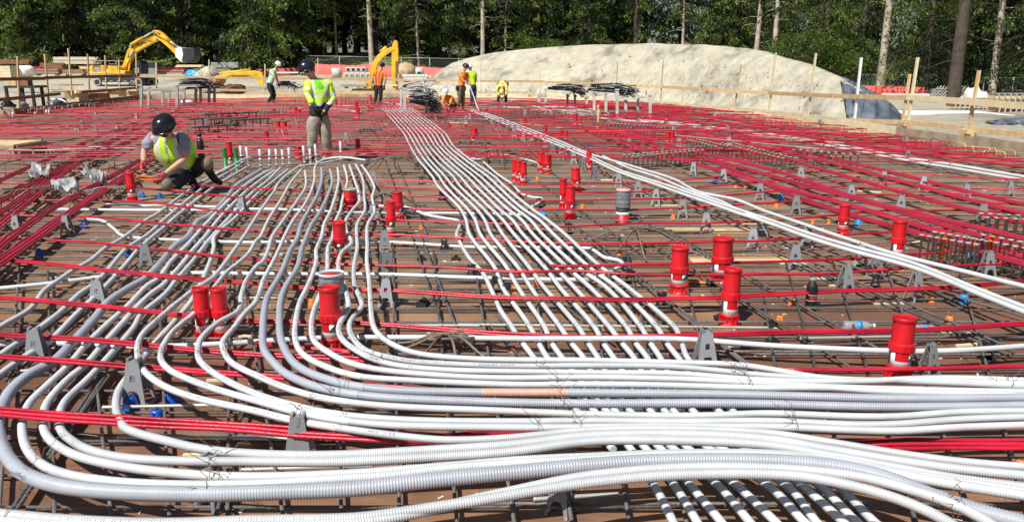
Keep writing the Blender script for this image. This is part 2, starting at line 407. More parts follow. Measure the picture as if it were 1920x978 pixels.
# sand mound
MOUND = [(800, 150, 49), (850, 118, 49), (900, 104, 49), (980, 93, 48), (1060, 87, 46.8), (1150, 83, 44.6), (1250, 82, 42), (1340, 85, 39), (1400, 91, 36.8), (1450, 102, 34.6), (1520, 123, 32), (1570, 143, 30), (1610, 165, 28.5), (1650, 190, 27.5), (1690, 218, 27), (1720, 240, 26.5)]
def mound():
    ridge = [PY(*m) for m in MOUND]; ridge = crom(ridge, .7)
    N = len(ridge); v = []; prof = [(0, 1), (.06, .985), (.14, .93), (.28, .80), (.42, .64), (.58, .44), (.74, .24), (.88, .09), (1, -.02), (1.04, -.2)]
    rows = []
    # front side runs down towards the deck, back side towards the trees
    fr = [(f_, h_) for f_, h_ in prof][::-1]
    W = 7.2
    for i, r in enumerate(ridge):
        t = i / (N - 1); z0 = -.15; H = max(.05, r.z - z0)
        sm = min(1, max(0, (t - .45) / .5)); nd = Vector((-.35, -.93, 0)).lerp(Vector((-.78, -.62, 0)), sm * sm * (3 - 2 * sm)).normalized()
        wf = min(1, H / 2.6) * W * (.56 - .12 * min(1, max(0, (t - .6) / .3))); wb = min(1, H / 2.6) * 9
        row = []
        for f_, h_ in fr: row.append(Vector((r.x, r.y, 0)) + nd * wf * f_ + Vector((0, 0, z0 + H * h_)))
        for f_, h_ in prof[1:]: row.append(Vector((r.x, r.y, 0)) - nd * wb * f_ + Vector((0, 0, z0 + H * h_)))
        rows.append(row)
    m_ = len(rows[0]); sub = []
    for row in rows: sub.append(crom(row, .35) if False else row)
    v = []
    # refine across
    K = 5
    for row in sub:
        q = []
        for j in range(m_ - 1):
            for k in range(K): q.append(row[j].lerp(row[j + 1], k / K))
        q.append(row[-1])
        for v_i, p in enumerate(q):
            cr_ = abs(v_i - (m_ - 1) * K * .47) / ((m_ - 1) * K * .5); a = (.10 * noise.noise(p * .6) + .09 * noise.noise(p * 1.9) + .07 * noise.noise(p * 4.5)) * min(1, .25 + cr_ * 2) - .10 * max(0, noise.noise(Vector((p.x * .9 + p.y * .5, p.z * .35, 4)))) * min(1, cr_ * 3)
            p = p + Vector((0, 0, a * min(1, max(0, (p.z + .1) / .6))))
            v.append(p)
    n = (m_ - 1) * K + 1
    b = MB(); b.add(v, [(i * n + j, i * n + j + 1, (i + 1) * n + j + 1, (i + 1) * n + j) for i in range(N - 1) for j in range(n - 1)], 0, True)
    b.build('sand_mound', 'sand', kind='structure')
    return rows
MROWS = mound()

# ================================================================== FOREST
def leaf_quads(b, c, n, spread, size, r_, mi, droop=.3, flat=.5):
    for _ in range(n):
        p = c + Vector((r_.gauss(0, spread), r_.gauss(0, spread), r_.gauss(0, spread * flat)))
        a = r_.uniform(0, 6.283); e = -droop + r_.gauss(0, .35)
        d = Vector((math.cos(a) * math.cos(e), math.sin(a) * math.cos(e), math.sin(e)))
        s_ = Vector((-math.sin(a), math.cos(a), r_.gauss(0, .4))).normalized()
        L = size * r_.uniform(.6, 1.5); w_ = L * r_.uniform(.28, .5)
        b.add([p - s_ * w_ * .5, p + d * L * .55 - s_ * w_ * .55, p + d * L, p + d * L * .5 + s_ * w_ * .5], [(0, 1, 2, 3)], mi)
def conifer(seed, H, low, rad, leaf, trunk_r, dens=1., mats=('needle', 'needle_shaded'), bark='trunk_bark', dead=0, topcut=1.):
    r_ = random.Random(seed); b = MB(); lx, ly = r_.uniform(-.6, .6), r_.uniform(-.3, .3)
    sp = lambda z: Vector((lx * z / H, ly * z / H, z))
    t = MB(); zs = [0, .3, 1, 2.5, 5, 9, 14, H * .8, H]
    t.tube([sp(z) for z in zs], [trunk_r * 1.35, trunk_r * 1.12] + [trunk_r * (1 - z / H * .9) for z in zs[2:]], 9)
    for _ in range(dead):
        z = r_.uniform(1.5, max(low, 7)); a = r_.uniform(0, 6.28); L = r_.uniform(.5, 1.8)
        d = Vector((math.cos(a), math.sin(a), r_.uniform(-.3, .25)))
        p0 = sp(z); t.tube([p0, p0 + d * L * .5, p0 + d * L + Vector((0, 0, r_.uniform(-.3, .1)))], [.035, .022, .01], 4)
    z = low
    while z < H * topcut:
        k = (z - low) / (H - low); RR = rad * (1 - k) ** .8 * r_.uniform(.75, 1.1) + .3
        if z < low + 1.5: RR *= .75
        nb = 5 if z < 9 else 4
        a0 = r_.uniform(0, 6.28)
        for i in range(nb):
            a = a0 + i * 6.283 / nb + r_.uniform(-.4, .4); L = RR * r_.uniform(.6, 1.15); dz = -L * r_.uniform(.12, .5)
            d = Vector((math.cos(a), math.sin(a), 0)); p0 = sp(z)
            if z < 10: t.tube([p0, p0 + d * L * .5 + Vector((0, 0, dz * .2)), p0 + d * L * .9 + Vector((0, 0, dz * .85))], [.03, .018, .008], 4)
            steps = max(3, int(L / .5))
            fine = z < 9; bd = r_.choice((.5, 1, 1.2, 1.6)); mi_ = 0 if r_.random() < .5 else 1
            for s_ in range(1, steps + 1):
                q = s_ / steps; c = p0 + d * L * q + Vector((0, 0, dz * q * q))
                wdt = .14 + .26 * math.sin(math.pi * min(1, q * .9)) * min(1, L / 3)
                n = int((17 if fine else 3) * dens)
                leaf_quads(b, c + Vector((0, 0, -.12)), int(n * bd), wdt, leaf * (1 if fine else 1.9), r_, mi_, .75, .6)
        z += r_.uniform(.55, 1.0) if z < 9 else r_.uniform(.8, 1.2)
    return t.mesh('trunk', [bark]), b.mesh('crown', list(mats))
def broad(seed, H, rad, leaf, n, trunk=True):
    r_ = random.Random(seed); b = MB(); t = MB()
    cl = []
    for i in range(9):
        a = r_.uniform(0, 6.28); L = rad * r_.uniform(.3, 1); z = H * r_.uniform(.25, 1)
        c = Vector((math.cos(a) * L, math.sin(a) * L, z)); cl.append(c)
        t.tube([(0, 0, 0), c * .4 + Vector((0, 0, .1)), c], [.06, .04, .015], 5)
    for c in cl:
        for k in range(10):
            q = c + Vector((r_.gauss(0, rad * .28), r_.gauss(0, rad * .28), r_.gauss(0, H * .12)))
            q.z = max(.15, q.z)
            leaf_quads(b, q, n // 10, .22, leaf, r_, 0, .3, .8)
    return t.mesh('trunk', ['trunk_bark']), b.mesh('crown', ['leaf_bright'])
def plant_tree(x, y, mp, name, label, cat, group, sc_=1., rz=0, o=None):
    t = thing(name, label, cat, (x, y, ground_z(x, y) - .05), rz, group); t.scale = (sc_, sc_, sc_)
    for nm, me in zip(('trunk', 'crown'), mp):
        ob = bpy.data.objects.new(nm, me); sc.collection.objects.link(ob); ob.parent = t
    return t
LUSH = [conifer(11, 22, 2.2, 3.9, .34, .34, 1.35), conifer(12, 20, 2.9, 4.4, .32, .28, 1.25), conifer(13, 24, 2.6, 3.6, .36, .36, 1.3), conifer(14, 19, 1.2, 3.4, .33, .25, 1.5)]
DARK = [conifer(21, 23, 2.8, 4.2, .42, .35, .8, ('needle_shaded', 'needle')), conifer(22, 21, 1.8, 4.6, .45, .3, .8, ('needle_shaded', 'needle'))]
BARE = [conifer(31, 26, 7.5, 3.2, .30, .24, .9, bark='pale_bark', dead=12), conifer(32, 24, 6.2, 3.0, .28, .16, .9, bark='pale_bark', dead=16), conifer(33, 28, 8.5, 3.6, .3, .36, .9, dead=10), conifer(34, 28, 8.5, 3.2, .3, .34, .9, bark='pale_bark', dead=8)]
FINE = [conifer(41, 18, 1.4, 3.8, .15, .30, 2.6), conifer(42, 17, .8, 3.4, .15, .24, 2.6)]
SHRUB = [broad(51, 3.4, 2.0, .24, 260), broad(52, 2.2, 1.6, .2, 240), broad(53, 4.6, 2.2, .26, 300)]
NEARF = broad(54, 4.6, 2.2, .27, 420)
def at(px, Y): return PY(px, 120, Y).x
GF = 'conifers of the forest edge'; GB = 'dark trees deep in the forest'; GS = 'leafy shrubs along the forest edge'
r2 = random.Random(99)
# front row of the left and centre: lush low-branched trees
for i, (px, Y, k, s) in enumerate([(-120, 84, 0, 1), (-20, 86, 1, 1.05), (60, 83, 3, 1.0), (150, 88, 0, 1.1), (250, 84, 1, 1.0), (345, 87, 2, 1.1), (400, 91, 3, 1), (475, 80, 3, 1.15), (540, 86, 0, 1.1),
        (600, 96, 2, 1), (780, 90, 2, 1.0), (845, 88, 1, .95), (955, 95, 3, 1), (1010, 88, 2, .95), (1105, 86, 3, .9), (1170, 94, 0, .9), (1330, 88, 3, .9), (1375, 80, 1, .85)]):
    x = at(px, Y)
    lab = {475: 'bright weeping conifer hanging low behind the small yellow arm', 1105: 'sunlit yellow green conifer above the crest of the sand mound', 345: 'drooping conifer just behind the raised excavator bucket',
           60: 'leafy green conifer behind the white wrapped pallet', 845: 'loose green conifer behind the brown sand heap'}.get(px, 'dense green conifer with drooping branches at the forest edge')
    plant_tree(x, Y, LUSH[k], 'conifer_tree', lab, 'tree', GF, s, r2.uniform(0, 6.28))
# bare trunks
for px, Y, k, s, lab in [(697, 82, 0, 1.15, 'tall pale bare trunk rising left of the middle excavator arm'), (905, 82, 0, 1.0, 'reddish bare trunk standing left of the sand mound'),
        (1280, 74, 1, 1.0, 'thin pale trunk rising over the top of the sand mound'), (1415, 66, 0, .95, 'brown trunk behind the right shoulder of the sand mound'),
        (1450, 62, 3, .72, 'pale straight trunk leaning over the right flank of the sand mound'), (1655, 52, 3, .8, 'thick pale trunk flaring behind the orange net fence'),
        (1868, 45, 0, .82, 'slender leaning grey trunk with dead twigs beside the boulder'), (1795, 42, 2, .95, 'wide dark shaggy trunk behind the stacked steel brackets'),
        (125, 92, 1, 1, 'thin pale trunk behind the timber stacks'), (632, 92, 1, .9, 'thin grey trunk behind the standing worker in yellow'), (785, 86, 1, .9, 'grey trunk right of the middle excavator arm'), (863, 94, 1, .9, 'thin grey trunk left of the reddish bare trunk'),
        (1190, 84, 2, .8, 'dark trunk above the crest of the sand mound'), (378, 96, 1, 1, 'dim thin trunk behind the raised bucket'), (947, 92, 1, .8, 'faint thin trunk right of the reddish bare trunk')]:
    plant_tree(at(px, Y), Y, BARE[k], 'pine_tree', lab, 'tree', None, s, r2.uniform(0, 6.28))
# right side, nearer
for px, Y, k, s, lab in [(1545, 58, 0, .85, 'fine needled conifer behind the grey plastic sheet'), (1740, 50, 1, 1.0, 'bright spreading conifer over the orange net fence'), (1775, 56, 0, .9, 'conifer with low sweeping boughs left of the shaggy trunk'),
        (1950, 40, 1, .9, 'bright conifer cut by the right edge of the photo'), (1610, 66, 1, 1.05, 'green conifer behind the thick pale trunk'), (1480, 72, 0, 1.0, 'conifer between the two trunks at the mound shoulder')]:
    plant_tree(at(px, Y), Y, FINE[k], 'conifer_tree', lab, 'tree', None, s, r2.uniform(0, 6.28))
for px, Y, k, s, lab in [(1520, 50, 0, 1, 'leafy bright shrub above the left edge of the grey plastic sheet'), (1575, 52, 1, 1.1, 'leafy shrub behind the painted white stake'), (1600, 58, 2, 1, 'tall leafy shrub left of the thick pale trunk'), (1500, 60, 2, 1, 'tall leafy shrub on the forest edge behind the mound shoulder')]:
    plant_tree(at(px, Y), Y, NEARF if k == 2 else SHRUB[k], 'leafy_shrub', lab, 'shrub', None, s, r2.uniform(0, 6.28))
for px, Y, k, s in [(880, 80, 1, .7), (1000, 80, 0, .9), (1060, 78, 0, .8), (560, 84, 1, .8), (1340, 72, 1, 1)]:
    plant_tree(at(px, Y), Y, SHRUB[k], 'leafy_shrub', 'small leafy shrub growing at the foot of the forest', 'shrub', GS, s, r2.uniform(0, 6.28))
# deep rows
def edgeY(x):
    # distance of the forest edge for a given sideways position
    return 86 if x < 18 else max(46, 86 - (x - 18) * 2.2)
for row in range(4):
    x = -82 + row * 1.7
    while x < 80:
        Y = edgeY(x) + 8 + row * 6 + r2.uniform(-2, 2); px = 960 + x / Y * F
        x += r2.uniform(4.2, 6.2)
        if 1020 < px < 1260 and r2.random() < (.55 if row else .3): continue
        if px < -350 or px > 2250: continue
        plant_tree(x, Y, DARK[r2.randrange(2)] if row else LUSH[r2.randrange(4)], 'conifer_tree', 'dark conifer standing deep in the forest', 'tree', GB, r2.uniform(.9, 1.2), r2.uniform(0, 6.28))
for i in range(9):
    x = 24 + i * 4.5 + r2.uniform(-1, 1); Y = 54 - i * 1.2 + r2.uniform(-2, 2)
    if abs(960 + x / Y * F - 1660) < 60: continue
    plant_tree(x + 4, Y, DARK[i % 2], 'conifer_tree', 'dark conifer standing deep in the forest', 'tree', GB, 1, r2.uniform(0, 6.28))

# ================================================================== SITE FENCES
def chain_fence(pts, label, h=1.7, sp=3.0):
    t = thing('chain_link_fence', label, 'fence', pts[0]); o = pts[0]
    for a, c in zip(pts, pts[1:]):
        L = (c - a).length; n = max(1, round(L / sp)); rl = MB(); ms = MB()
        rl.tube([a - o + Vector((0, 0, h)), c - o + Vector((0, 0, h))], .022, 6); rl.tube([a - o + Vector((0, 0, .08)), c - o + Vector((0, 0, .08))], .018, 6)
        for i in range(n + 1):
            p = a.lerp(c, i / n) - o; q = MB(); q.tube([p - Vector((0, 0, .2)), p + Vector((0, 0, h + .03))], .028, 6); q.build('post', 'chain_link', t)
        d = (c - a).normalized(); k = int(L / .3)
        for i in range(k):
            for s_ in (0, 1):
                p0 = a - o + d * (i * .3 + (0 if s_ else h * .6)); p1 = a - o + d * (i * .3 + (h * .6 if s_ else 0))
                if (p1 - (a - o)).length > L or (p0 - (a - o)).length > L: continue
                ms.bar(p0 + Vector((0, 0, .08)), p1 + Vector((0, 0, h)), .006, .006)
        rl.build('rail', 'chain_link', t); ms.build('mesh_panel', 'chain_link', t)
    return t
def G(px, Y, dz=0): 
    x = at(px, Y); return Vector((x, Y, ground_z(x, Y) + dz))
chain_fence([G(575, 82), G(700, 80), G(860, 78)], 'chain link fence in front of the dark trees behind the standing worker')
chain_fence([G(860, 78.2), G(960, 74), G(1010, 73)], 'chain link fence running behind the left end of the sand mound')
chain_fence([G(1612, 56), G(1700, 52), G(1760, 50)], 'low chain link fence behind the orange net beside the thick trunk', 1.3, 2)
chain_fence([G(-150, 86), G(0, 86), G(130, 86)], 'chain link fence behind the white wrapped pallet')
chain_fence([G(1850, 46), G(1960, 46)], 'chain link fence behind the joists beside the boulder', 1.2, 2)
def net(pts, h, label, mk='red_net'):
    v = []; n = 0; P_ = crom(pts, .8); b = MB()
    for i, p in enumerate(P_):
        hh = h * (1 + .18 * noise.noise(p * .6)); o_ = .12 * noise.noise(p * .9)
        for th in (0, .012):
            v += [p + Vector((0, th + o_, 0)), p + Vector((0, th, hh))]
    f = []
    for i in range(len(P_) - 1):
        a = i * 4; c = a + 4; f += [(a, c, c + 1, a + 1), (a + 2, a + 3, c + 3, c + 2), (a + 1, c + 1, c + 3, a + 3)]
    b.add(v, f, 0, True); return b.build('safety_net', mk, label=label, cat='safety net')
net([G(590, 80), G(700, 78), G(790, 77), G(870, 76)], 1.05, 'orange red plastic net along the chain link fence behind the concrete blocks')
net([G(800, 73), G(880, 72), G(935, 71)], 1.0, 'orange red plastic net behind the concrete manhole ring')
net([G(478, 78), G(530, 79), G(560, 80)], .7, 'dark red plastic net left of the standing worker')
net([G(1620, 52), G(1680, 50), G(1745, 48)], .62, 'orange plastic net behind the grey plastic sheet', 'red_net')
net([G(1660, 48), G(1720, 46.5), G(1750, 46)], .3, 'low pink plastic net in front of the orange one', 'pink_sheet')

# ================================================================== GUARD RAILS (2 x 4 timber)
def post(px, yb, yt, Y, label, X=None, w_=.085, mk='timber', grp='upright timber guard rail posts'):
    a = RP(px[0], yb) + Vector((0, .12, 0)) if (X or px[0] > 1100) else PY(px[0], yb, Y); c = PY(px[1], yt, a.y)
    b = MB(); b.bar(a - Vector((0, 0, .15)), c, w_ * .5, w_, up=(0, 1, 0)); b.build('guard_post', mk, o=a, label=label, cat='post', group=grp)
def rail(p, q, label, mk='timber', w_=.04, h=.115):
    b = MB(); b.bar(p, q, w_, h); b.build('guard_rail', mk, o=p, label=label, cat='rail')
def lY(px): return 27.2 / (1 - px / 262 * (1 - 27.2 / 41)) if px < 262 else 41.3
def leftrail(seq, lab, mk='brown_board'):
    for i, ((x0, y0), (x1, y1)) in enumerate(zip(seq, seq[1:])):
        rail(PY(x0, y0, lY(x0) + .1), PY(x1, y1, lY(x1) + .1), lab[i], mk)
leftrail([(-60, 150), (85, 147)], ['brown top rail at the left edge above the black stand']); leftrail([(84, 146), (262, 141)], ['brown top rail in front of the yellow excavator tracks'])
leftrail([(-60, 193), (113, 176)], ['brown lower rail behind the black stand']); leftrail([(152, 173), (262, 164.5)], ['brown lower rail above the cardboard boxes'])
Yc = 41.6
for (x0, y0, x1, y1, l_) in [(260, 143, 480, 147, 'pale top rail behind the grey conduit rack'), (482, 147.3, 640, 148.3, 'pale top rail behind the standing worker in yellow'), (641, 148.5, 760, 149.8, 'pale top rail behind the worker in orange seen from behind'), (761, 150, 898, 151.8, 'pale top rail left of the two talking workers'),
        (900, 152, 1020, 153, 'pale top rail in front of the left end of the sand mound'), (262, 165.5, 480, 170, 'pale lower rail behind the grey conduit rack'), (482, 171, 640, 172.5, 'pale lower rail behind the standing worker in yellow'), (641, 172.6, 760, 172.6, 'pale lower rail behind the worker in orange seen from behind'), (895, 173, 1000, 174, 'pale lower rail beside the bending worker')]:
    rail(PY(x0, y0, Yc), PY(x1, y1, Yc), l_)
RB = [(1021, 154, 41.5), (1160, 158.5, 39), (1239, 163, 36.5), (1330, 168, 33), (1440, 174.5, 29)]
for i, (a, c) in enumerate(zip(RB, RB[1:])): rail(RP(*a[:2]), RP(*c[:2]), ['pale top rail above the left black rebar bundle', 'pale top rail above the right black rebar bundle', 'pale top rail in front of the middle of the mound', 'pale top rail in front of the mound near its right flank'][i])
X = 9.95
rail(RP(1441, 174.5), RP(1560, 180), 'top rail in front of the mound left of the grey plastic sheet'); rail(RP(1561, 180), RP(1703, 183.5), 'orange stained top rail crossing the grey plastic sheet'); rail(RP(1700, 182), RP(2000, 205), 'grey top rail in front of the boulder', 'pale_timber', h=.13)
RC = [(1021, 176, 41), (1210, 190, 37), (1330, 200, 32.5), (1440, 209, 28.6)]
for i, (a, c) in enumerate(zip(RC, RC[1:])): rail(RP(*a[:2]), RP(*c[:2]), ['lower rail behind the left black rebar bundle', 'lower rail at the foot of the mound behind the right conduit rack', 'lower rail at the foot of the mound right of the racks'][i], 'pale_timber')
rail(RP(1441, 209.5), RP(1600, 227), 'lower rail left of the painted white stake', 'pale_timber'); rail(RP(1601, 226), RP(1700, 230), 'lower rail crossing the foot of the grey plastic sheet'); rail(RP(1701, 229), RP(2000, 262), 'long yellow lower rail at the right edge of the photo')
for px, yb, yt, l_ in [((1605, 1615), 231, 108, 'white painted stake in front of the grey plastic sheet'), ((1696, 1706), 231, 139, 'short yellow stake beside the taller grey one'), ((1706, 1721), 231, 108, 'tall grey stake right of the grey plastic sheet'),
        ((1822, 1836), 245, 132, 'yellow topped stake in front of the boulder'), ((1518, 1530), 213, 100, 'stake in front of the mound left of the white painted stake'), ((1444, 1455), 206, 99, 'stake in front of the mound below the pale straight trunk')]:
    post(px, yb, yt, 0, l_, X=X + .1, mk='white_wrap' if l_.startswith('white painted') else ('timber' if 'yellow' in l_ else 'pale_timber'))
for k, (px, yb, yt, Y) in enumerate([((1378, 1390), 205, 121, 31), ((1325, 1332), 200, 115, 33), ((1280, 1283), 195, 137, 35), ((1239, 1244), 193, 113, 36.6), ((1212, 1215), 182, 118, 38.5), ((1182, 1184), 176, 128, 39.2), ((1156, 1158), 180, 117, 39.5), ((1138, 1138), 178, 128, 40),
        ((1030, 1030), 176, 135, 41.5), ((1013, 1013), 172, 128, 42), ((998, 999), 176, 111, 41.8), ((896, 896), 175, 107, 42.2), ((902, 902), 180, 116, 42), ((748, 747), 172, 138, 42), ((497, 497), 165, 120, 42), ((596, 596), 150, 109, 46), ((393, 392), 165, 112, 42), ((293, 293), 163, 117, 42)]):
    nm = ['right of the mound crest', 'in front of the mound between two racks and the sheet', 'short one in front of the mound', 'tall one right of the right rebar bundle', 'behind the right end of the conduit rack', 'thin one behind the right rebar bundle', 'behind the gap between the rebar bundles, taller', 'behind the gap between the rebar bundles, shorter',
          'behind the left rebar bundle', 'thin one left of the left rebar bundle', 'tall thin one near the bending worker', 'tall pale one right of the lime shirted worker', 'dark one right of the lime shirted worker', 'beside the middle excavator stick', 'behind the mint shirted worker', 'yellow one behind the standing worker', 'behind the left black rebar bundle', 'beside the excavator tracks'][k]
    post(px, yb, yt, Y, 'guard post ' + nm, w_=.09 if k not in (9, 10) else .05, mk='pale_timber' if k % 3 else 'timber')
for k, (px, yb, yt) in enumerate([((35, 33), 200, 106), ((91, 84), 192, 101), ((134, 128), 172, 91), ((167, 164), 170, 101), ((199, 197), 166, 104), ((224, 223), 165, 111), ((256, 255), 163, 100)]):
    post(px, yb, yt, lY(px[0]) + .25, 'left guard post ' + ['in front of the white wrapped pallet', 'right of the black stand', 'tall one above the cardboard boxes', 'left of the yellow excavator', 'in front of the excavator counterweight', 'in front of the excavator body', 'in front of the excavator cab'][k])
# outriggers that hold the rail posts to the forms
for k, (px, py) in enumerate([(1000, 181), (1212, 192), (1242, 194), (1282, 199), (1328, 203), (1380, 208), (1446, 215), (1517, 223), (1607, 233), (1710, 236), (1830, 250)]):
    p = RP(px, py) + Vector((-.25, -.1, 0))
    s = 1 if px < 1700 else 1.1
    b = MB(); v = [Vector((0, 0, -.16)), Vector((.30 * s, 0, -.16)), Vector((.12, 0, .08)), Vector((0, 0, .08))]
    b.prism([p + q for q in v], (0, .3, 0), 0); b.bar(p + Vector((0, -.02, .0)), p + Vector((0, -.02, .09)), .07, .1, up=(0, 1, 0))
    b.build('bracket', 'timber', o=p, label='plywood bracket under the lower rail along the edge form', cat='bracket', group='plywood brackets under the guard rail')

# ================================================================== MACHINES
def polyY(pts, Y, sx, sy, ox, oy): return [PY(ox + x / sx, oy + y / sy, Y) for x, y in pts]
def excavator():
    Y = 62; f = lambda pts: polyY(pts, Y, 6.987, 6.987, 170, 40)
    o = PY(240, 163, Y); t = thing('excavator', 'yellow tracked excavator with raised boom reaching right beyond the brown rail', 'excavator', o)
    def pr(nm, pts, y0, y1, mk, par=None, bev=0):
        b = MB(); b.prism([p + Vector((0, y0, 0)) - o for p in f(pts)], (0, y1 - y0, 0)); ob = b.build(nm, mk, par or t)
        m = ob.modifiers.new('bevel', 'BEVEL'); m.width = .04; m.segments = 2; return ob
    # tracks
    tr = [(160, 790), (175, 755), (215, 738), (720, 738), (770, 755), (790, 795), (770, 835), (720, 850), (215, 850), (170, 830)]
    for y0 in (-1.4, .8):
        ob = pr('track', tr, y0, y0 + .6, 'machine_black')
        for x in (210, 300, 390, 480, 570, 660, 735):
            c = f([(x, 800 if x not in (210, 735) else 795)])[0] - o; b = MB(); rr = .30 if x in (210, 735) else .16
            b.lathe([(rr, -.03), (rr, 0), (rr * .6, .02), (rr * .6, -.03)], 16, c + Vector((0, y0 - .01, 0)), ax=Matrix.Rotation(math.pi / 2, 3, 'X')); b.build('roller', 'machine_grey', t)
    pr('chassis', [(240, 715), (700, 715), (690, 790), (250, 790)], -.8, .8, 'machine_black'); pr('track_frame', [(270, 800), (620, 800), (610, 825), (280, 825)], -1.43, -1.38, 'worn_steel')
    pr('body', [(110, 690), (560, 690), (560, 650), (470, 640), (460, 600), (375, 590), (370, 660), (110, 665)], -1.35, 1.35, 'yellow_paint')
    pr('counterweight', [(104, 690), (104, 590), (112, 578), (142, 578), (146, 660), (146, 690)], -1.3, 1.3, 'yellow_paint')
    pr('engine_cover', [(148, 600), (238, 600), (238, 665), (148, 665)], -1.3, 1.2, 'machine_grey'); pr('side_door', [(242, 590), (250, 578), (290, 578), (290, 665), (242, 665)], -1.34, 1.2, 'yellow_paint')
    pr('side_door', [(335, 600), (345, 588), (378, 588), (378, 665), (335, 665)], -1.34, 1.2, 'yellow_paint'); pr('tool_box', [(291, 630), (333, 630), (333, 665), (291, 665)], -1.3, 1.2, 'label_white')
    hr = MB()
    for seg in ([(148, 598), (148, 520), (330, 520), (440, 520), (440, 590)], [(240, 598), (240, 520)], [(150, 560), (240, 560)]):
        for yy in (-1.2, 1.1): hr.tube([p + Vector((0, yy, 0)) - o for p in f(seg)], .025, 6)
    hr.build('hand_rail', 'machine_grey', t)
    cb = pr('cab', [(530, 690), (530, 540), (545, 515), (640, 515), (668, 560), (668, 690)], -.1, 1.2, 'machine_black'); pr('window', [(560, 600), (560, 540), (630, 535), (650, 570), (650, 600)], -.13, -.09, 'glass_dark', cb); pr('door', [(560, 680), (560, 610), (645, 610), (645, 680)], -.13, -.09, 'machine_grey', cb)
    boom = pr('boom', [(425, 610), (468, 500), (500, 390), (540, 325), (600, 285), (830, 185), (878, 195), (892, 240), (880, 262), (700, 360), (615, 410), (575, 470), (545, 560), (520, 650), (500, 650), (515, 560), (480, 600), (455, 615)], -.32, .1, 'yellow_paint')
    pr('link_plate', [(540, 350), (575, 345), (590, 365), (585, 440), (565, 455), (540, 640), (520, 650)], -.42, -.33, 'yellow_paint', boom)
    stick = pr('stick', [(820, 150), (835, 122), (900, 120), (975, 165), (1020, 215), (1150, 335), (1160, 420), (1140, 452), (1040, 350), (945, 268), (890, 240), (850, 190)], -.3, .06, 'yellow_paint')
    def cyl(nm, a, c, r, mk): 
        q = [p - o + Vector((0, -.40, 0)) for p in f([a, c])]; b = MB(); m_ = q[0].lerp(q[1], .55); b.tube([q[0], m_], r, 12); b.build(nm, mk, t); b = MB(); b.tube([m_, q[1]], r * .55, 10); b.build('piston_rod', 'worn_steel', t)
    cyl('hydraulic_cylinder', (560, 310), (835, 150), .12, 'yellow_paint'); cyl('hydraulic_cylinder', (950, 185), (1150, 330), .10, 'yellow_paint'); cyl('hydraulic_cylinder', (470, 640), (590, 370), .11, 'yellow_paint')
    bk = pr('bucket', [(1250, 352), (1390, 350), (1408, 370), (1412, 460), (1385, 530), (1330, 548), (1262, 530), (1262, 440)], -.75, .55, 'machine_black'); pr('side_plate', [(1158, 365), (1235, 343), (1255, 365), (1268, 440), (1245, 545), (1200, 500), (1165, 470)], -.8, .6, 'white_wrap', bk)
    pr('linkage', [(1130, 330), (1180, 330), (1200, 380), (1170, 440), (1140, 440)], -.34, .12, 'worn_steel', stick)
    for pts_ in ([(575, 300), (640, 262), (720, 222), (800, 178), (850, 160), (900, 190), (950, 225)], [(480, 590), (520, 470), (545, 380), (580, 330), (650, 290)], [(900, 150), (980, 205), (1050, 270), (1130, 345)]):
        b = MB(); b.tube(crom([p - o + Vector((0, -.36, 0)) for p in f(pts_)], .15), .03, 6); b.build('hose', 'machine_black', t)
    for px_, py_ in ((855, 145), (560, 330), (1150, 400), (590, 395), (900, 235), (470, 620)):
        b = MB(); c_ = f([(px_, py_)])[0] - o; b.lathe([(.10, -.02), (.10, .02), (.05, .03)], 12, c_ + Vector((0, -.44, 0)), ax=Matrix.Rotation(math.pi / 2, 3, 'X')); b.build('pin', 'machine_grey', t)
    v, fc = text_mesh('KOMATSU', .27, .008); b = MB(); c = f([(735, 284)])[0] - o + Vector((0, -.335, 0)); ang = math.atan2(300 - 255, 130)
    b.add([c + Vector((p[0] * math.cos(ang) - p[1] * math.sin(ang), -p[2], p[0] * math.sin(ang) + p[1] * math.cos(ang))) for p in v], fc); b.build('lettering', 'machine_black', boom)
excavator()
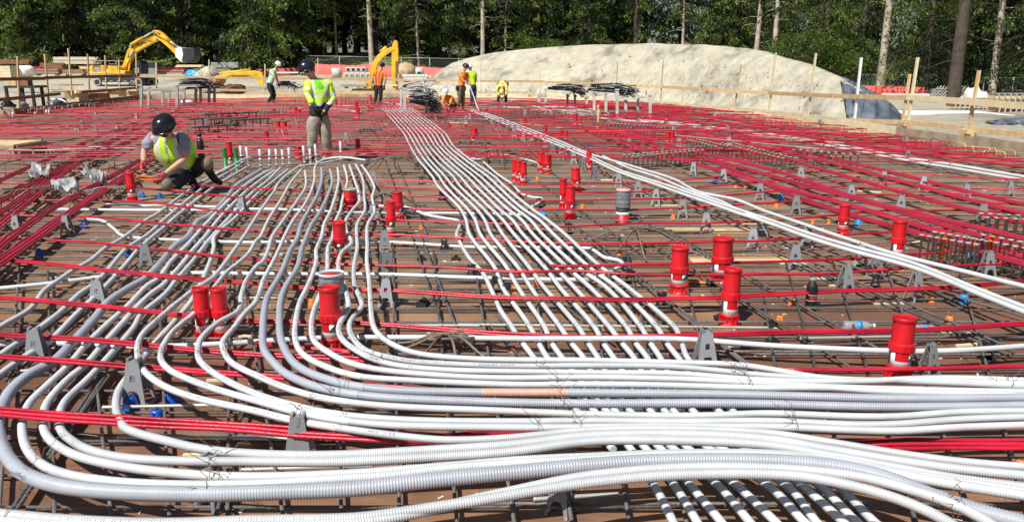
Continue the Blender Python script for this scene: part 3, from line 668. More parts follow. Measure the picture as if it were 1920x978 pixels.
def excavator2():
    Y = 50; f = lambda pts: polyY(pts, Y, 7.52, 7.52, 640, 90); o = PY(700, 168, Y); t = thing('excavator', 'yellow excavator arm folded steeply down behind the worker in orange', 'excavator', o)
    def pr(nm, pts, y0, y1, mk, par=None):
        b = MB(); b.prism([p + Vector((0, y0, 0)) - o for p in f(pts)], (0, y1 - y0, 0)); ob = b.build(nm, mk, par or t); m = ob.modifiers.new('bevel', 'BEVEL'); m.width = .03; m.segments = 2; return ob
    bm_ = pr('boom', [(370, 540), (420, 300), (450, 200), (520, 100), (640, 20), (735, -20), (770, 30), (700, 60), (600, 120), (530, 210), (500, 290), (455, 420), (430, 560)], -.25, .15, 'yellow_paint')
    pr('link_plate', [(520, 190), (545, 90), (660, 30), (690, 70), (590, 150), (540, 215)], -.33, -.26, 'yellow_paint', bm_)
    pr('stick', [(715, 30), (730, -60), (760, -110), (800, -90), (810, 60), (808, 180), (800, 600), (722, 600), (715, 200)], -.22, .12, 'yellow_paint')
    pr('stick_side', [(765, 180), (812, 180), (806, 600), (765, 600)], -.225, -.1, 'brown_board')
    b = MB(); q = [p - o for p in f([(560, 60), (640, -10), (750, -90)])]; b.tube([q[0], q[1]], .12, 10); b.build('hydraulic_cylinder', 'yellow_paint', t); b = MB(); b.tube([q[1], q[2]], .06, 8); b.build('piston_rod', 'machine_black', t)
    b = MB(); q = [p - o + Vector((0, -.1, 0)) for p in f([(400, 500), (430, 380), (470, 230)])]; b.tube(q, .10, 10); b.build('hydraulic_cylinder', 'worn_steel', t)
    pr('bucket', [(640, 590), (825, 590), (835, 640), (800, 690), (680, 690), (640, 640)], -.5, .5, 'machine_grey')
    pr('chassis', [(245, 490), (375, 490), (400, 540), (450, 560), (440, 600), (330, 590), (330, 520), (265, 515), (262, 555), (245, 555)], -.8, .9, 'yellow_paint'); pr('track', [(190, 570), (440, 570), (460, 590), (440, 625), (200, 625), (180, 600)], -.9, -.5, 'machine_black'); pr('track', [(190, 570), (440, 570), (460, 590), (440, 625), (200, 625), (180, 600)], .6, 1, 'machine_black')
excavator2()
def excavator3():
    Y = 54; o = PY(440, 166, Y); t = thing('excavator', 'small yellow excavator with a long low arm left of the mint shirted worker', 'excavator', o)
    def pr(nm, pts, y0, y1, mk):
        b = MB(); b.prism([PY(x, y, Y) + Vector((0, y0, 0)) - o for x, y in pts], (0, y1 - y0, 0)); ob = b.build(nm, mk, t); m = ob.modifiers.new('bevel', 'BEVEL'); m.width = .03; m.segments = 2
    pr('boom', [(400, 144), (418, 140), (445, 136), (478, 132.5), (492, 136), (497, 146), (496, 158), (488, 160), (482, 146), (470, 142), (440, 142), (410, 146)], -.2, .2, 'yellow_paint')
    pr('body', [(400, 150), (411, 148), (414, 165), (403, 166)], -.7, .7, 'orange_plastic'); pr('track', [(392, 160), (430, 160), (434, 164), (430, 169), (394, 169), (390, 165)], -.8, -.4, 'machine_black'); pr('track', [(392, 160), (430, 160), (434, 164), (430, 169), (394, 169), (390, 165)], .4, .8, 'machine_black')
    b = MB(); b.tube([PY(412, 138, Y) - o, PY(470, 131.5, Y) - o], .09, 10); b.build('hydraulic_cylinder', 'yellow_paint', t)
excavator3()

# ================================================================== CLUTTER BEHIND THE DECK
def boxat(name, mk, label, cat, px0, py0, px1, py1, Y, dep, group=None, rot=0):
    a = PY(px0, py1, Y); c = PY(px1, py0, Y); o = (a + Vector((c.x, c.y, a.z))) / 2 + Vector((0, dep / 2, 0)); b = MB()
    b.box(o + Vector((0, 0, (c.z - a.z) / 2)), (c.x - a.x, dep, c.z - a.z), Matrix.Rotation(rot, 3, 'Z'))
    ob = b.build(name, mk, o=o, label=label, cat=cat, group=group); m = ob.modifiers.new('bevel', 'BEVEL'); m.width = min(.02, dep / 8); m.segments = 2; return ob
# white wrapped pallet (> wrap, pallet)
def pallet_load():
    a = PY(19, 147, 58); c = PY(56, 123, 58); o = Vector(((a.x + c.x) / 2, 58.6, a.z)); t = thing('wrapped_pallet', 'white plastic wrapped pallet load at the far left behind the rail', 'pallet', o)
    w_ = c.x - a.x; h = c.z - a.z; b = MB(); b.blob((0, 0, h / 2 + .08), (w_ * .5, .65, h * .52), 3, .08, 12)
    v = []
    for p in b.v: v.append((max(-w_ * .47, min(w_ * .47, p[0])) if True else 0, max(-.55, min(.55, p[1])), max(.1, min(h, p[2]))))
    b.v = v; b.build('wrap', 'white_wrap', t)
    for y in (-.45, 0, .45):
        b = MB(); b.box((0, y, .05), (w_, .1, .1)); b.build('bearer', 'old_timber', t)
pallet_load()
def crate(px0, py0, px1, py1, Y, label, mk='timber'):
    a = PY(px0, py1, Y); c = PY(px1, py0, Y); o = Vector(((a.x + c.x) / 2, Y + .5, a.z)); W = c.x - a.x; H = c.z - a.z; t = thing('crate', label, 'crate', o); n = max(2, round(H / .2))
    for s_ in (-1, 1):
        b = MB()
        for i in range(n): b.box((0, s_ * .45, (i + .5) * H / n), (W, .03, H / n - .015))
        b.build('side_panel', mk, t)
    for s_ in (-1, 1):
        b = MB(); b.box((s_ * (W / 2 - .02), 0, H / 2), (.04, .86, H * .98)); b.build('end_panel', mk, t)
    b = MB(); b.box((0, 0, H + .012), (W * 1.03, .96, .024)); b.build('lid', mk, t)
crate(-12, 124, 17, 145, 57, 'plywood crate left of the white wrapped pallet', 'pale_timber')
def lumber(px0, px1, py, Y, n, layers, label, mk='timber', L=None, h=.09, w_=.14, name='lumber_stack'):
    a = PY(px0, py, Y); c = PY(px1, py, Y); o = (a + c) / 2; t = thing(name, label, 'lumber', o); Lx = (c - a).length
    for k in range(layers):
        for j in range(n):
            b = MB(); l2 = Lx * rnd.uniform(.88, 1); b.box((rnd.uniform(-.1, .1), j * (w_ + .01), k * (h + .008) + h / 2 + .1), (l2, w_, h)); b.build('board', mk if isinstance(mk, str) else mk[(k + j) % len(mk)], t)
    for s_ in (-.35, .35): b = MB(); b.box((Lx * s_, n * w_ / 2, .05), (.09, n * w_, .1)); b.build('bearer', 'old_timber', t)
lumber(62, 112, 142, 60, 4, 4, 'brown lumber stack right of the white wrapped pallet', ['brown_board', 'old_timber']); lumber(118, 160, 142, 61, 4, 4, 'lumber stack behind the tall left guard post', ['old_timber', 'brown_board'])
lumber(75, 120, 131, 70, 4, 5, 'far brown lumber stack near the trees at the left', 'brown_board'); lumber(-20, 60, 122, 74, 4, 4, 'long reddish lumber stack behind the wrapped pallet', 'brown_board')
lumber(100, 182, 122, 76, 5, 5, 'pale lumber stack under the trees left of the excavator', ['pale_timber', 'worn_steel', 'old_timber'], h=.12); lumber(150, 175, 133, 66, 3, 3, 'short lumber stack just left of the excavator', ['timber', 'pale_timber'])
lumber(296, 350, 139, 63, 5, 4, 'red painted lumber stack beside the blue tarp', ['tendon_dusty', 'old_timber', 'tendon_dusty'], h=.10); lumber(330, 380, 128, 72, 3, 2, 'grey planks stacked behind the blue tarp', 'pale_timber')
boxat('dumpster', 'machine_grey', 'grey steel skip right of the excavator cab', 'skip', 264, 128, 295, 140, 64, 1.6); boxat('generator', 'machine_black', 'dark generator on top of the grey steel skip', 'generator', 265, 117, 292, 127.5, 64.2, 1.2)
def heap(name, px0, px1, pyt, pyb, Y, mk, label, cat, dep=1., amp=.25, seed=1, tarp=False):
    a = PY(px0, pyb, Y); c = PY(px1, pyt, Y); cx = (a.x + c.x) / 2; o = Vector((cx, Y, a.z)); b = MB(); b.blob((0, 0, 0), ((c.x - a.x) / 2, dep, c.z - a.z), seed, amp, 12, 0, 2.2)
    return b.build(name, mk, o=None if False else (0, 0, 0), label=label, cat=cat) if False else _hp(b, name, mk, o, label, cat)
def _hp(b, name, mk, o, label, cat):
    ob = bpy.data.objects.new(name, b.mesh(name, mk)); sc.collection.objects.link(ob); ob.location = o; return tag(ob, label, cat)
heap('blue_tarp', 349, 382, 131, 142, 61.5, 'blue_tarp', 'bright blue tarp over a low stack right of the excavator', 'tarp', .9, .22, 5)
heap('sand_heap', 370, 415, 125, 148, 58, 'sand', 'small pale sand heap right of the blue tarp', 'sand heap', 2, .15, 2); heap('sand_heap', 742, 782, 118, 136, 70, 'cardboard', 'small brown sand heap right of the middle excavator arm', 'sand heap', 2, .1, 4)
heap('soil_heap', 415, 460, 158, 168, 47, 'leather', 'dark low soil heap behind the left black rebar bundle', 'soil heap', 1, .2, 8); heap('red_tarp', 62, 80, 125, 133, 66, 'tendon_dusty', 'crumpled red tarp behind the wrapped pallet', 'tarp', .8, .3, 9)
boxat('tarped_stack', 'machine_grey', 'long stack under a dark grey cover near the trees', 'stack', 396, 117, 446, 127, 78, 1.2); heap('boulder', 1801, 1852, 166, 196, 40, 'rock', 'large pale boulder under the dark trees at the right', 'boulder', .8, .18, 6)
def ring(px, pyt, pyb, wpx, Y, label, hole=False):
    a = PY(px, pyb, Y); c = PY(px, pyt, Y); r = wpx / 2 * Y / F; h = c.z - a.z; t = thing('manhole_ring', label, 'concrete ring', a); b = MB(); b.lathe([(r, 0), (r, h), (r * .8, h), (r * .8, .02)], 28); b.build('ring', 'concrete', t)
    if hole: b = MB(); b.lathe([(.14, 0), (.14, .03), (.001, .031)], 16, (0, -r - .01, h * .35), ax=Matrix.Rotation(math.pi / 2, 3, 'X')); b.build('opening', 'hole_black', t)
ring(632, 128, 146, 18, 58, 'pale concrete manhole ring left of the concrete blocks'); ring(787, 127, 144, 15, 60, 'pale concrete manhole ring right of the middle excavator arm', True)
def cblock(px, pyt, pyb, wpx, Y, label, rnd_=False):
    a = PY(px - wpx / 2, pyb, Y); c = PY(px + wpx / 2, pyt, Y); o = Vector(((a.x + c.x) / 2, Y, a.z)); W = c.x - a.x; H = c.z - a.z; t = thing('concrete_block', label, 'concrete block', o, 0, 'hollow concrete blocks in the stack')
    b = MB(); b.box((0, .35, H / 2), (W * .97, .7, H * .97)); ob = b.build('block', 'concrete', t); m = ob.modifiers.new('bevel', 'BEVEL'); m.width = .04
    b = MB()
    if rnd_: 
        b.lathe([(H * .24, 0), (H * .24, .03), (.001, .031)], 16, (0, -.0, H * .52), ax=Matrix.Rotation(math.pi / 2, 3, 'X'))
        b.build('opening', 'machine_grey', t)
    else: b.box((0, -.005, H * .5), (W * .5, .03, H * .5)); b.build('opening', 'hole_black', t)
for i in range(4): cblock(652.5 + i * 9.7, 126, 135.5, 9.7, 57, 'upper concrete block with a square opening, %s of the row' % ['leftmost', 'second', 'third', 'rightmost'][i])
for i in range(5): cblock(649 + i * 10.0, 136, 146, 9.8, 56.7, 'lower concrete block with a round opening, %s of the row' % ['leftmost', 'second', 'middle', 'fourth', 'rightmost'][i], True)
lumber(755, 800, 152, 52, 4, 3, 'stack of pale steel studs right of the middle excavator arm', ['label_white', 'worn_steel'], h=.1); lumber(700, 745, 165, 46, 3, 1, 'pale planks lying behind the worker in orange', 'pale_timber'); lumber(640, 690, 166, 46, 5, 1, 'grey steel panels on the ground behind the rail', 'machine_grey', h=.12)
lumber(595, 690, 183, 44, 3, 1, 'bright yellow beam lying behind the far deck edge', 'yellow_paint', h=.16); lumber(800, 880, 150, 56, 3, 2, 'long pale boards left of the sand mound', 'pale_timber'); lumber(510, 570, 140, 60, 4, 1, 'white boards on the ground left of the manhole ring', 'label_white')
lumber(810, 875, 171, 47, 3, 2, 'boards on bearers behind the black rebar pile', ['pale_timber', 'label_white'])
# steel brackets and joists at the right
def brackets():
    o = P(1738, 190, 0); o = Vector((PY(1738, 190, 42).x, 42, PY(1738, 190, 42).z)); t = thing('bracket_pile', 'heap of light steel ladder brackets below the shaggy trunk', 'steel brackets', o)
    for i in range(11):
        x = i * .16; b = MB(); tl = .18 * math.sin(i)
        b.bar((x, 0, .15 + tl * .1), (x + .55, .1, .75 + tl * .2), .05, .03); b.bar((x + .35, .2, .1), (x + .9, .3, .62), .05, .03)
        for k in range(4): b.bar((x + .1 + k * .12, 0, .25 + k * .13), (x + .36 + k * .12, .25, .18 + k * .12), .03, .03)
        b.build('bracket', 'worn_steel' if i % 3 else 'steel_light', t)
brackets()
def joists(px0, px1, py, Y, n, label, mk):
    a = PY(px0, py, Y); c = PY(px1, py, Y); t = thing('joist_rack', label, 'joists', a); L = (c - a).length
    for j in range(3): b = MB(); b.tube([(0, j * .2, .2), (L, j * .2 + .1, .2)], .11, 10); b.build('beam', mk, t)
    for i in range(n): b = MB(); x = L * (i + .5) / n; b.bar((x - .1, -.25, .0), (x, -.2, .42), .05, .04); b.bar((x, -.2, .42), (x + .02, .5, .44), .05, .04); b.build('stake', 'steel_light', t)
joists(1862, 1960, 193, 38, 9, 'pale round beams held by steel stakes right of the boulder', 'timber'); joists(1784, 1855, 204, 35, 8, 'dark round beams held by stakes in front of the boulder', 'brown_board'); joists(1865, 1960, 212, 33, 9, 'dark round beams held by stakes at the right edge', 'brown_board')
heap('grey_cloth', 1862, 1960, 222, 233, 26, 'grey_tarp', 'flat grey tarp lying on the sand at the right edge', 'tarp', .7, .3, 12)
b = MB(); o = P(1690, 207, -.1); b.box(o, (5, 2.6, .05), Matrix.Rotation(.2, 3, 'Z')); b.box(o + Vector((3.4, -.5, .0)), (1.2, .9, .06)); 
b = MB(); o = P(1760, 212, -.08); b.box(o, (4.2, 3.0, .04), Matrix.Rotation(-.1, 3, 'Z')); b.build('white_sheet', 'label_white', o=o, label='pale flat sheet lying on the sand behind the tall grey stake', cat='sheet')
# plastic over the right end of the mound
def sheet():
    L = [(1560, 145, 30.3), (1575, 150, 30), (1600, 160, 29), (1640, 178, 28), (1690, 214, 27), (1702, 240, 26)]
    b = MB(); rows = []
    top = crom([PY(*q) + Vector((0, 0, .06)) for q in [(1572, 146, 30.5), (1600, 157, 29.5), (1634, 176, 28.6), (1668, 197, 27.8), (1694, 225, 27.2)]], .25)
    bot = crom([PY(*q) for q in [(1590, 222, 25.8), (1612, 229, 25.3), (1640, 236, 25.0), (1668, 242, 24.7), (1694, 246, 24.5)]], .25)
    n = 34; k = 16; v = []
    for i in range(n + 1):
        a = top[int(i / n * (len(top) - 1))]; c = bot[int(i / n * (len(bot) - 1))]
        for j in range(k + 1):
            p = a.lerp(c, j / k); sag = math.sin(j / k * math.pi) * .12 * (1 - i / n)
            p += Vector((-.4, -.9, 0)) * (-.0 + .10 * noise.noise(Vector((i * .32, j * .05, 0))) + .05 * noise.noise(Vector((i * .8, j * .3, 2)))) + Vector((0, 0, sag + .03)); v.append(p)
    m_ = len(v); v2 = [p + Vector((.02, .05, -.02)) for p in v]
    b.add(v, [(i * (k + 1) + j, i * (k + 1) + j + 1, (i + 1) * (k + 1) + j + 1, (i + 1) * (k + 1) + j) for i in range(n) for j in range(k)], 0, True)
    ob = b.build('plastic_sheet', 'grey_tarp', o=bot[0], label='blue grey plastic sheet draped down the right end of the sand mound', cat='plastic sheet'); m = ob.modifiers.new('thick', 'SOLIDIFY'); m.thickness = .02
sheet()
# cardboard boxes and scraps by the left rail
for k, (x0, y0, x1, y1, Y, r_, mk, l_) in enumerate([(114, 166, 133, 186, 38, .5, 'cardboard', 'open cardboard box with raised flap left of the dark boxes'), (160, 172, 200, 187, 39.5, .2, 'dark_card', 'dark brown cardboard box under the lower brown rail'), (203, 168, 228, 181, 41.5, -.2, 'cardboard', 'light cardboard box under the lower brown rail'), (232, 169, 256, 179, 42.5, .3, 'cardboard', 'flattened light carton at the right end of the boxes'), (134, 172, 156, 190, 39, -.4, 'cardboard', 'cardboard box between the open box and the dark box')]):
    a = PY(x0, y1, Y); c = PY(x1, y0, Y); o = Vector(((a.x + c.x) / 2, Y + .3, a.z)); W = (c.x - a.x) * .75; H = (c.z - a.z) * .8; t = thing('cardboard_box', l_, 'box', o, r_)
    for nm, c_, d_ in (('side', (0, -.3, H / 2), (W, .012, H)), ('side', (0, .3, H / 2), (W, .012, H)), ('side', (-W / 2, 0, H / 2), (.012, .6, H)), ('side', (W / 2, 0, H / 2), (.012, .6, H)), ('bottom', (0, 0, .01), (W, .6, .012))):
        b = MB(); b.box(c_, d_); b.build(nm, mk, t)
    for s_ in (-1, 1):
        b = MB(); b.box((s_ * (W / 2 + .09), 0, H + .06), (.25, .58, .01), Matrix.Rotation(-s_ * .7, 3, 'Y')); b.build('flap', mk, t)
    b = MB(); b.box((0, -.38, H + .08), (W * .98, .2, .01), Matrix.Rotation(.9, 3, 'X')); b.build('flap', mk, t)
def black_stand():
    o = P(36, 210, .0); Y = 30.; f = lambda x, y: PY(x, y, Y) - o; t = thing('saw_stand', 'black steel stand on the left edge carrying cartons', 'stand', o)
    b = MB(); a, c = f(8, 163), f(67, 163); b.box((a + c) / 2 + Vector((0, .35, 0)), (c.x - a.x, .8, .08)); b.build('top', 'machine_black', t)
    for x, y, dy in ((11, 190, 0), (36, 200, .1), (60, 198, 0), (14, 188, .7), (57, 190, .7)):
        b = MB(); q = f(x, 164) + Vector((0, dy, 0)); e = Vector((q.x, q.y, -.05)); b.bar(q, e, .09 if x != 36 else .17, .09); b.build('leg', 'machine_black', t)
black_stand()
def cart(x0, y0, x1, y1, Y, l_, mk='cardboard', rot=.1):
    a = PY(x0, y1, Y); c = PY(x1, y0, Y); o = Vector(((a.x + c.x) / 2, Y + .25, a.z)); W = c.x - a.x; H = c.z - a.z; t = thing('carton', l_, 'carton', o, rot)
    b = MB(); b.box((0, 0, H / 2), (W, .38, H)); b.build('box', mk, t)
    for s_ in (-1, 1): b = MB(); b.box((s_ * W * .25, 0, H + .006), (W * .49, .38, .008), Matrix.Rotation(s_ * .06, 3, 'Y')); b.build('flap', mk, t)
cart(10, 150, 27, 162, 30.1, 'pale carton on the left half of the black stand', 'timber'); cart(28, 151, 48, 162, 30.1, 'dark brown carton on the black stand', 'dark_card')
heap('canvas_bag', 3, 24, 190, 201, 29.5, 'navy_gloss', 'dark canvas bag under the left side of the black stand', 'bag', .3, .2, 14); heap('canvas_bag', 38, 48, 191, 200, 29.4, 'grey_cloth', 'grey bag under the right side of the black stand', 'bag', .25, .2, 15); heap('blue_bag', 105, 122, 184, 192, 33, 'navy_cloth', 'crumpled navy jacket beside the cardboard boxes', 'jacket', .3, .35, 16)

# ================================================================== CONDUITS
RS = .0168
def conduit(label, pts, z, r=RS, mk='white_pvc', group='white plastic conduits tied over the reinforcement', ribs=None, n=10, tint=None, cat='conduit', seed=None):
    """pts: photo pixels lying at height z (or own height as third value). ribs=(near Y) below which the tube is corrugated."""
    if group == GL and r == RS: r = .0192
    c = crom(px_path(pts, z), .05)
    q = random.Random(len(label) * 31 + int(pts[0][0])); ph = q.uniform(0, 9)
    c = [p + Vector((0, 0, .004 * noise.noise(Vector((p.x * 1.7 + ph, p.y * 1.7, ph))))) for p in c]
    o = c[0].copy(); o.z = 0
    near = min(p.length for p in c)
    c = [p - o for p in c]
    mats = [mk, 'orange_tint', 'ribbed_white' if mk == 'white_pvc' else 'ribbed_grey']
    if ribs:
        # split into smooth part and corrugated part
        seg = []; cur = []; mode = None
        for p in c:
            y = (p + o); m_ = (y.y < ribs[0] and y.x > ribs[1])
            if mode is None: mode = m_
            if m_ != mode: cur.append(p); seg.append((mode, cur)); cur = []; mode = m_
            cur.append(p)
        seg.append((mode, cur)); b = MB()
        for m_, s_ in seg:
            if len(s_) < 2: continue
            if not m_: b.tube(s_, r, n, cap=False)
            else:
                per = .0088 if r < .02 else .0105
                f_ = resample(s_, per / 4); rr = [r * (1.0, .975, .88, .975)[i % 4] for i in range(len(f_))]
                if len(f_) < 3: b.tube(s_, r, n, cap=False); continue
                f_.append(s_[-1]); rr.append(r); i0 = len(b.f); b.tube(f_, rr, 9, cap=False, mi=2)
                if tint:
                    for i in range(i0, len(b.f)):
                        x = b.v[b.f[i][0]][0] + o.x
                        if tint[0] < x < tint[1]: b.mi[i] = 1
    else:
        b = MB(); b.tube(c, r, n if near < 12 else 7)
    ob = b.build('conduit', mats, at=o, label=label, cat=cat, group=group); PATHS[ob.name] = c; return ob
def add_print(ob, s0, s1, r=RS, seed=0):
    # faded maker's print along a conduit: rows of small grey marks on the side that faces up and to the camera
    q = random.Random(seed); c = PATHS[ob.name]; c = resample(c, .004); b = MB(); i0 = int(len(c) * s0); i1 = int(len(c) * s1); i = i0
    while i < min(i1, len(c) - 3):
        n_ = q.choice((1, 1, 2)); p = c[i]; e = c[i + n_]; d = (e - p).normalized(); v_ = (Vector((0, 0, CAMH)) - (p + ob.location)).normalized(); u = (v_ - d * v_.dot(d)).normalized(); u = (u + Vector((0, 0, .5))).normalized(); w_ = d.cross(u).normalized(); h = r * q.uniform(.12, .26)
        ctr = u * (r * 1.012); b.add([p + ctr - w_ * h, e + ctr - w_ * h, e + ctr + w_ * h, p + ctr + w_ * h], [(0, 1, 2, 3)])
        i += n_ + q.choice((1, 1, 2, 2, 5)) + (30 if q.random() < .04 else 0)
    o = bpy.data.objects.new('print', b.mesh('print', 'print_grey')); sc.collection.objects.link(o); o.parent = ob
PATHS = {}
GL = ''
GM = 'white conduits fanning down the middle into the foreground sweep'
RB_ = (4.3, -.75)
ZB = .19
conduit('innermost conduit of the middle sweep, forming the top edge of the foreground band', [(678, 310), (688, 323), (702, 350), (698, 370), (702, 398), (690, 420), (688, 445), (689, 460), (688, 490), (692, 523), (695, 570), (700, 610), (713, 630), (735, 645), (773, 660), (831, 668), (960, 674), (1112, 676), (1265, 679), (1380, 683), (1440, 691), (1531, 706), (1620, 712), (1750, 713), (2000, 724)], ZB, ribs=RB_, group=GM)
conduit('second conduit of the sweep from the inside, passing right of the tallest middle sleeve', [(667, 308), (680, 335), (683, 370), (684, 395), (670, 420), (669, 445), (670, 465), (664, 498), (665, 535), (675, 558), (678, 575), (665, 590), (655, 610), (663, 635), (688, 658), (731, 670), (781, 678), (960, 686), (1112, 685), (1265, 687), (1440, 703), (1600, 711), (1750, 717), (2000, 728)], ZB - .008, ribs=RB_, group=GM)
conduit('third conduit of the sweep, wrapping the foot of the big red sleeve on its right', [(655, 310), (665, 338), (674, 375), (660, 395), (648, 415), (650, 435), (659, 455), (640, 475), (635, 505), (646, 535), (652, 560), (653, 580), (640, 600), (635, 620), (645, 640), (673, 660), (706, 675), (756, 686), (850, 694), (960, 697), (1112, 698), (1265, 700), (1440, 713), (1600, 714), (1750, 709), (1850, 710), (2000, 716)], ZB + .004, ribs=RB_, group=GM)
conduit('fourth conduit of the sweep, wrapping the big red sleeve on its left', [(645, 310), (651, 338), (642, 375), (638, 395), (628, 418), (624, 445), (615, 465), (614, 505), (609, 530), (603, 545), (588, 585), (584, 615), (590, 640), (615, 660), (655, 680), (720, 694), (850, 704), (960, 708), (1112, 708), (1265, 710), (1440, 719), (1650, 728), (2000, 736)], ZB - .006, ribs=RB_, group=GM)
conduit('fifth conduit of the sweep from the inside, left of the sleeve in the middle fan', [(633, 315), (635, 335), (630, 365), (620, 395), (608, 420), (603, 445), (593, 468), (593, 490), (580, 530), (563, 565), (555, 600), (553, 630), (563, 658), (593, 680), (663, 704), (754, 712), (960, 720), (1112, 720), (1265, 722), (1440, 727), (1560, 727), (1650, 733), (2000, 742)], ZB + .004, ribs=RB_, group=GM)
conduit('thick pale grey conduit with an orange stained stretch in the foreground band', [(619, 318), (623, 340), (613, 370), (600, 398), (585, 420), (574, 445), (566, 465), (558, 500), (535, 538), (526, 565), (524, 610), (528, 640), (543, 670), (563, 689), (602, 707), (663, 723), (754, 732), (960, 736), (1112, 736), (1265, 737), (1440, 740), (1684, 747), (2000, 744)], ZB, .0215, 'grey_pvc', ribs=RB_, tint=(P(903, 735, ZB).x, P(1062, 735, ZB).x), group=GM)
conduit('thick pale grey conduit just below the orange stained one', [(603, 315), (603, 340), (593, 370), (580, 393), (565, 420), (558, 445), (545, 468), (528, 510), (503, 553), (496, 580), (493, 615), (495, 655), (513, 680), (541, 704), (602, 728), (693, 743), (815, 750), (960, 754), (1112, 755), (1265, 756), (1440, 757), (1684, 763), (2000, 758)], ZB, .0215, 'grey_pvc', ribs=RB_, group=GM)
conduit('white conduit starting in the raised hook above the fan, skirting the right twin red sleeve', [(685, 300, .23), (643, 295, .27), (612, 298, .24), (596, 306, .2), (590, 318), (590, 335), (583, 360), (568, 388), (550, 413), (535, 440), (515, 485), (495, 523), (480, 565), (458, 588), (438, 615), (418, 640), (421, 660), (436, 680), (480, 703), (541, 729), (617, 748), (754, 763), (960, 771), (1112, 776), (1265, 779), (1350, 778), (1440, 775), (1600, 780), (1684, 780), (1806, 772), (2000, 770)], ZB, ribs=RB_, group=GM)
conduit('white conduit passing between the twin red sleeves at their feet', [(572, 320), (573, 350), (558, 375), (530, 415), (510, 445), (503, 468), (493, 490), (480, 500), (463, 523), (453, 553), (446, 583), (411, 603), (378, 633), (371, 655), (376, 677), (412, 706), (480, 738), (541, 757), (617, 774), (754, 786), (960, 790), (1112, 789), (1265, 790), (1440, 788), (1600, 795), (1684, 794), (1806, 786), (2000, 780)], ZB + .006, ribs=RB_, group=GM)
conduit('white conduit bending round just left of the twin red sleeves', [(565, 318), (545, 343), (530, 370), (503, 413), (488, 445), (480, 452), (464, 478), (426, 510), (401, 540), (366, 585), (326, 620), (306, 648), (301, 670), (311, 687), (335, 703), (396, 726), (480, 750), (556, 772), (632, 787), (754, 798), (960, 801), (1112, 800), (1265, 800), (1440, 800), (1600, 806), (1684, 807), (1806, 800), (2000, 794)], ZB - .006, ribs=RB_, group=GM)
conduit('outermost conduit of the middle fan, bending past the tall grey chair', [(560, 313), (545, 323), (525, 340), (513, 360), (495, 385), (480, 407), (459, 440), (438, 470), (401, 518), (366, 542), (326, 573), (291, 603), (266, 628), (258, 653), (262, 680), (280, 704), (320, 729), (381, 750), (480, 770), (541, 785), (632, 801), (754, 818), (846, 825), (960, 820), (1112, 805), (1265, 803), (1440, 811), (1562, 829), (1684, 849), (1806, 865), (2000, 880)], ZB, ribs=RB_, group=GM)
GL = 'white conduits crossing the left half diagonally and looping back at the bottom'
ZC = .085
def up(*p): return [(x, y, ZC) for x, y in p]
RC_ = (3.9, -3)
conduit('white conduit looping round below the tall grey chair with a shadow band on it', up((540, 318), (515, 338), (480, 366), (445, 405), (403, 443), (401, 465), (391, 498), (363, 558), (326, 605), (291, 643), (276, 662), (248, 697)) + [(223, 732, .1), (218, 765, .12), (232, 799, .15), (259, 812, .17), (305, 825, .19), (381, 842, .21), (480, 850, .22), (632, 852, .22), (785, 844, .22), (960, 832, .225), (1112, 815, .225), (1265, 813, .225), (1440, 822, .225), (1562, 842, .22), (1684, 863, .22), (1806, 880, .22), (2000, 898, .22)], ZC, ribs=RC_, group=GL)
conduit('fourth loop from the lower left corner, nearest the rebar with the tied end', up((525, 316), (500, 340), (468, 366), (430, 408), (395, 446), (361, 490), (328, 528), (308, 553), (266, 588), (251, 613), (216, 655), (188, 687), (162, 714), (122, 753)) + [(111, 781, .09), (113, 802, .10), (128, 820, .12), (165, 842, .15), (229, 857, .18), (335, 864, .20), (480, 865, .205), (632, 865, .205), (785, 857, .205), (960, 846, .21), (1112, 827, .21), (1265, 825, .21), (1440, 834, .21), (1562, 854, .21), (1684, 876, .21), (1806, 897, .21), (2000, 922, .21)], ZC, ribs=RC_, group=GL)
conduit('third loop from the lower left corner', up((515, 320), (488, 338), (455, 365), (415, 405), (385, 443), (361, 470), (343, 493), (306, 533), (283, 550), (253, 580), (228, 608), (190, 650), (160, 684), (128, 710), (88, 756)) + [(81, 787, .09), (85, 811, .10), (104, 832, .12), (152, 857, .15), (244, 876, .19), (366, 889, .21), (480, 893, .22), (632, 889, .23), (780, 878, .235), (960, 864, .23), (1112, 857, .23), (1265, 850, .23), (1440, 850, .23), (1562, 861, .23), (1684, 885, .23), (1806, 905, .23), (2000, 934, .23)], ZC, ribs=RC_, group=GL)
conduit('second loop from the lower left corner, with grey print along it', up((510, 318), (500, 322), (470, 340), (440, 365), (400, 405), (366, 443), (351, 460), (321, 490), (296, 523), (276, 535), (238, 575), (201, 608), (160, 648), (127, 686), (91, 720), (55, 756)) + [(43, 787, .09), (42, 811, .10), (49, 838, .12), (70, 864, .14), (107, 884, .17), (183, 899, .20), (305, 908, .23), (480, 907, .24), (602, 899, .25), (724, 891, .25), (846, 876, .25), (960, 869, .255), (1112, 861, .255), (1265, 852, .255), (1440, 853, .255), (1562, 866, .255), (1684, 889, .25), (1806, 911, .25), (2000, 940, .25)], ZC, ribs=RC_, group=GL)
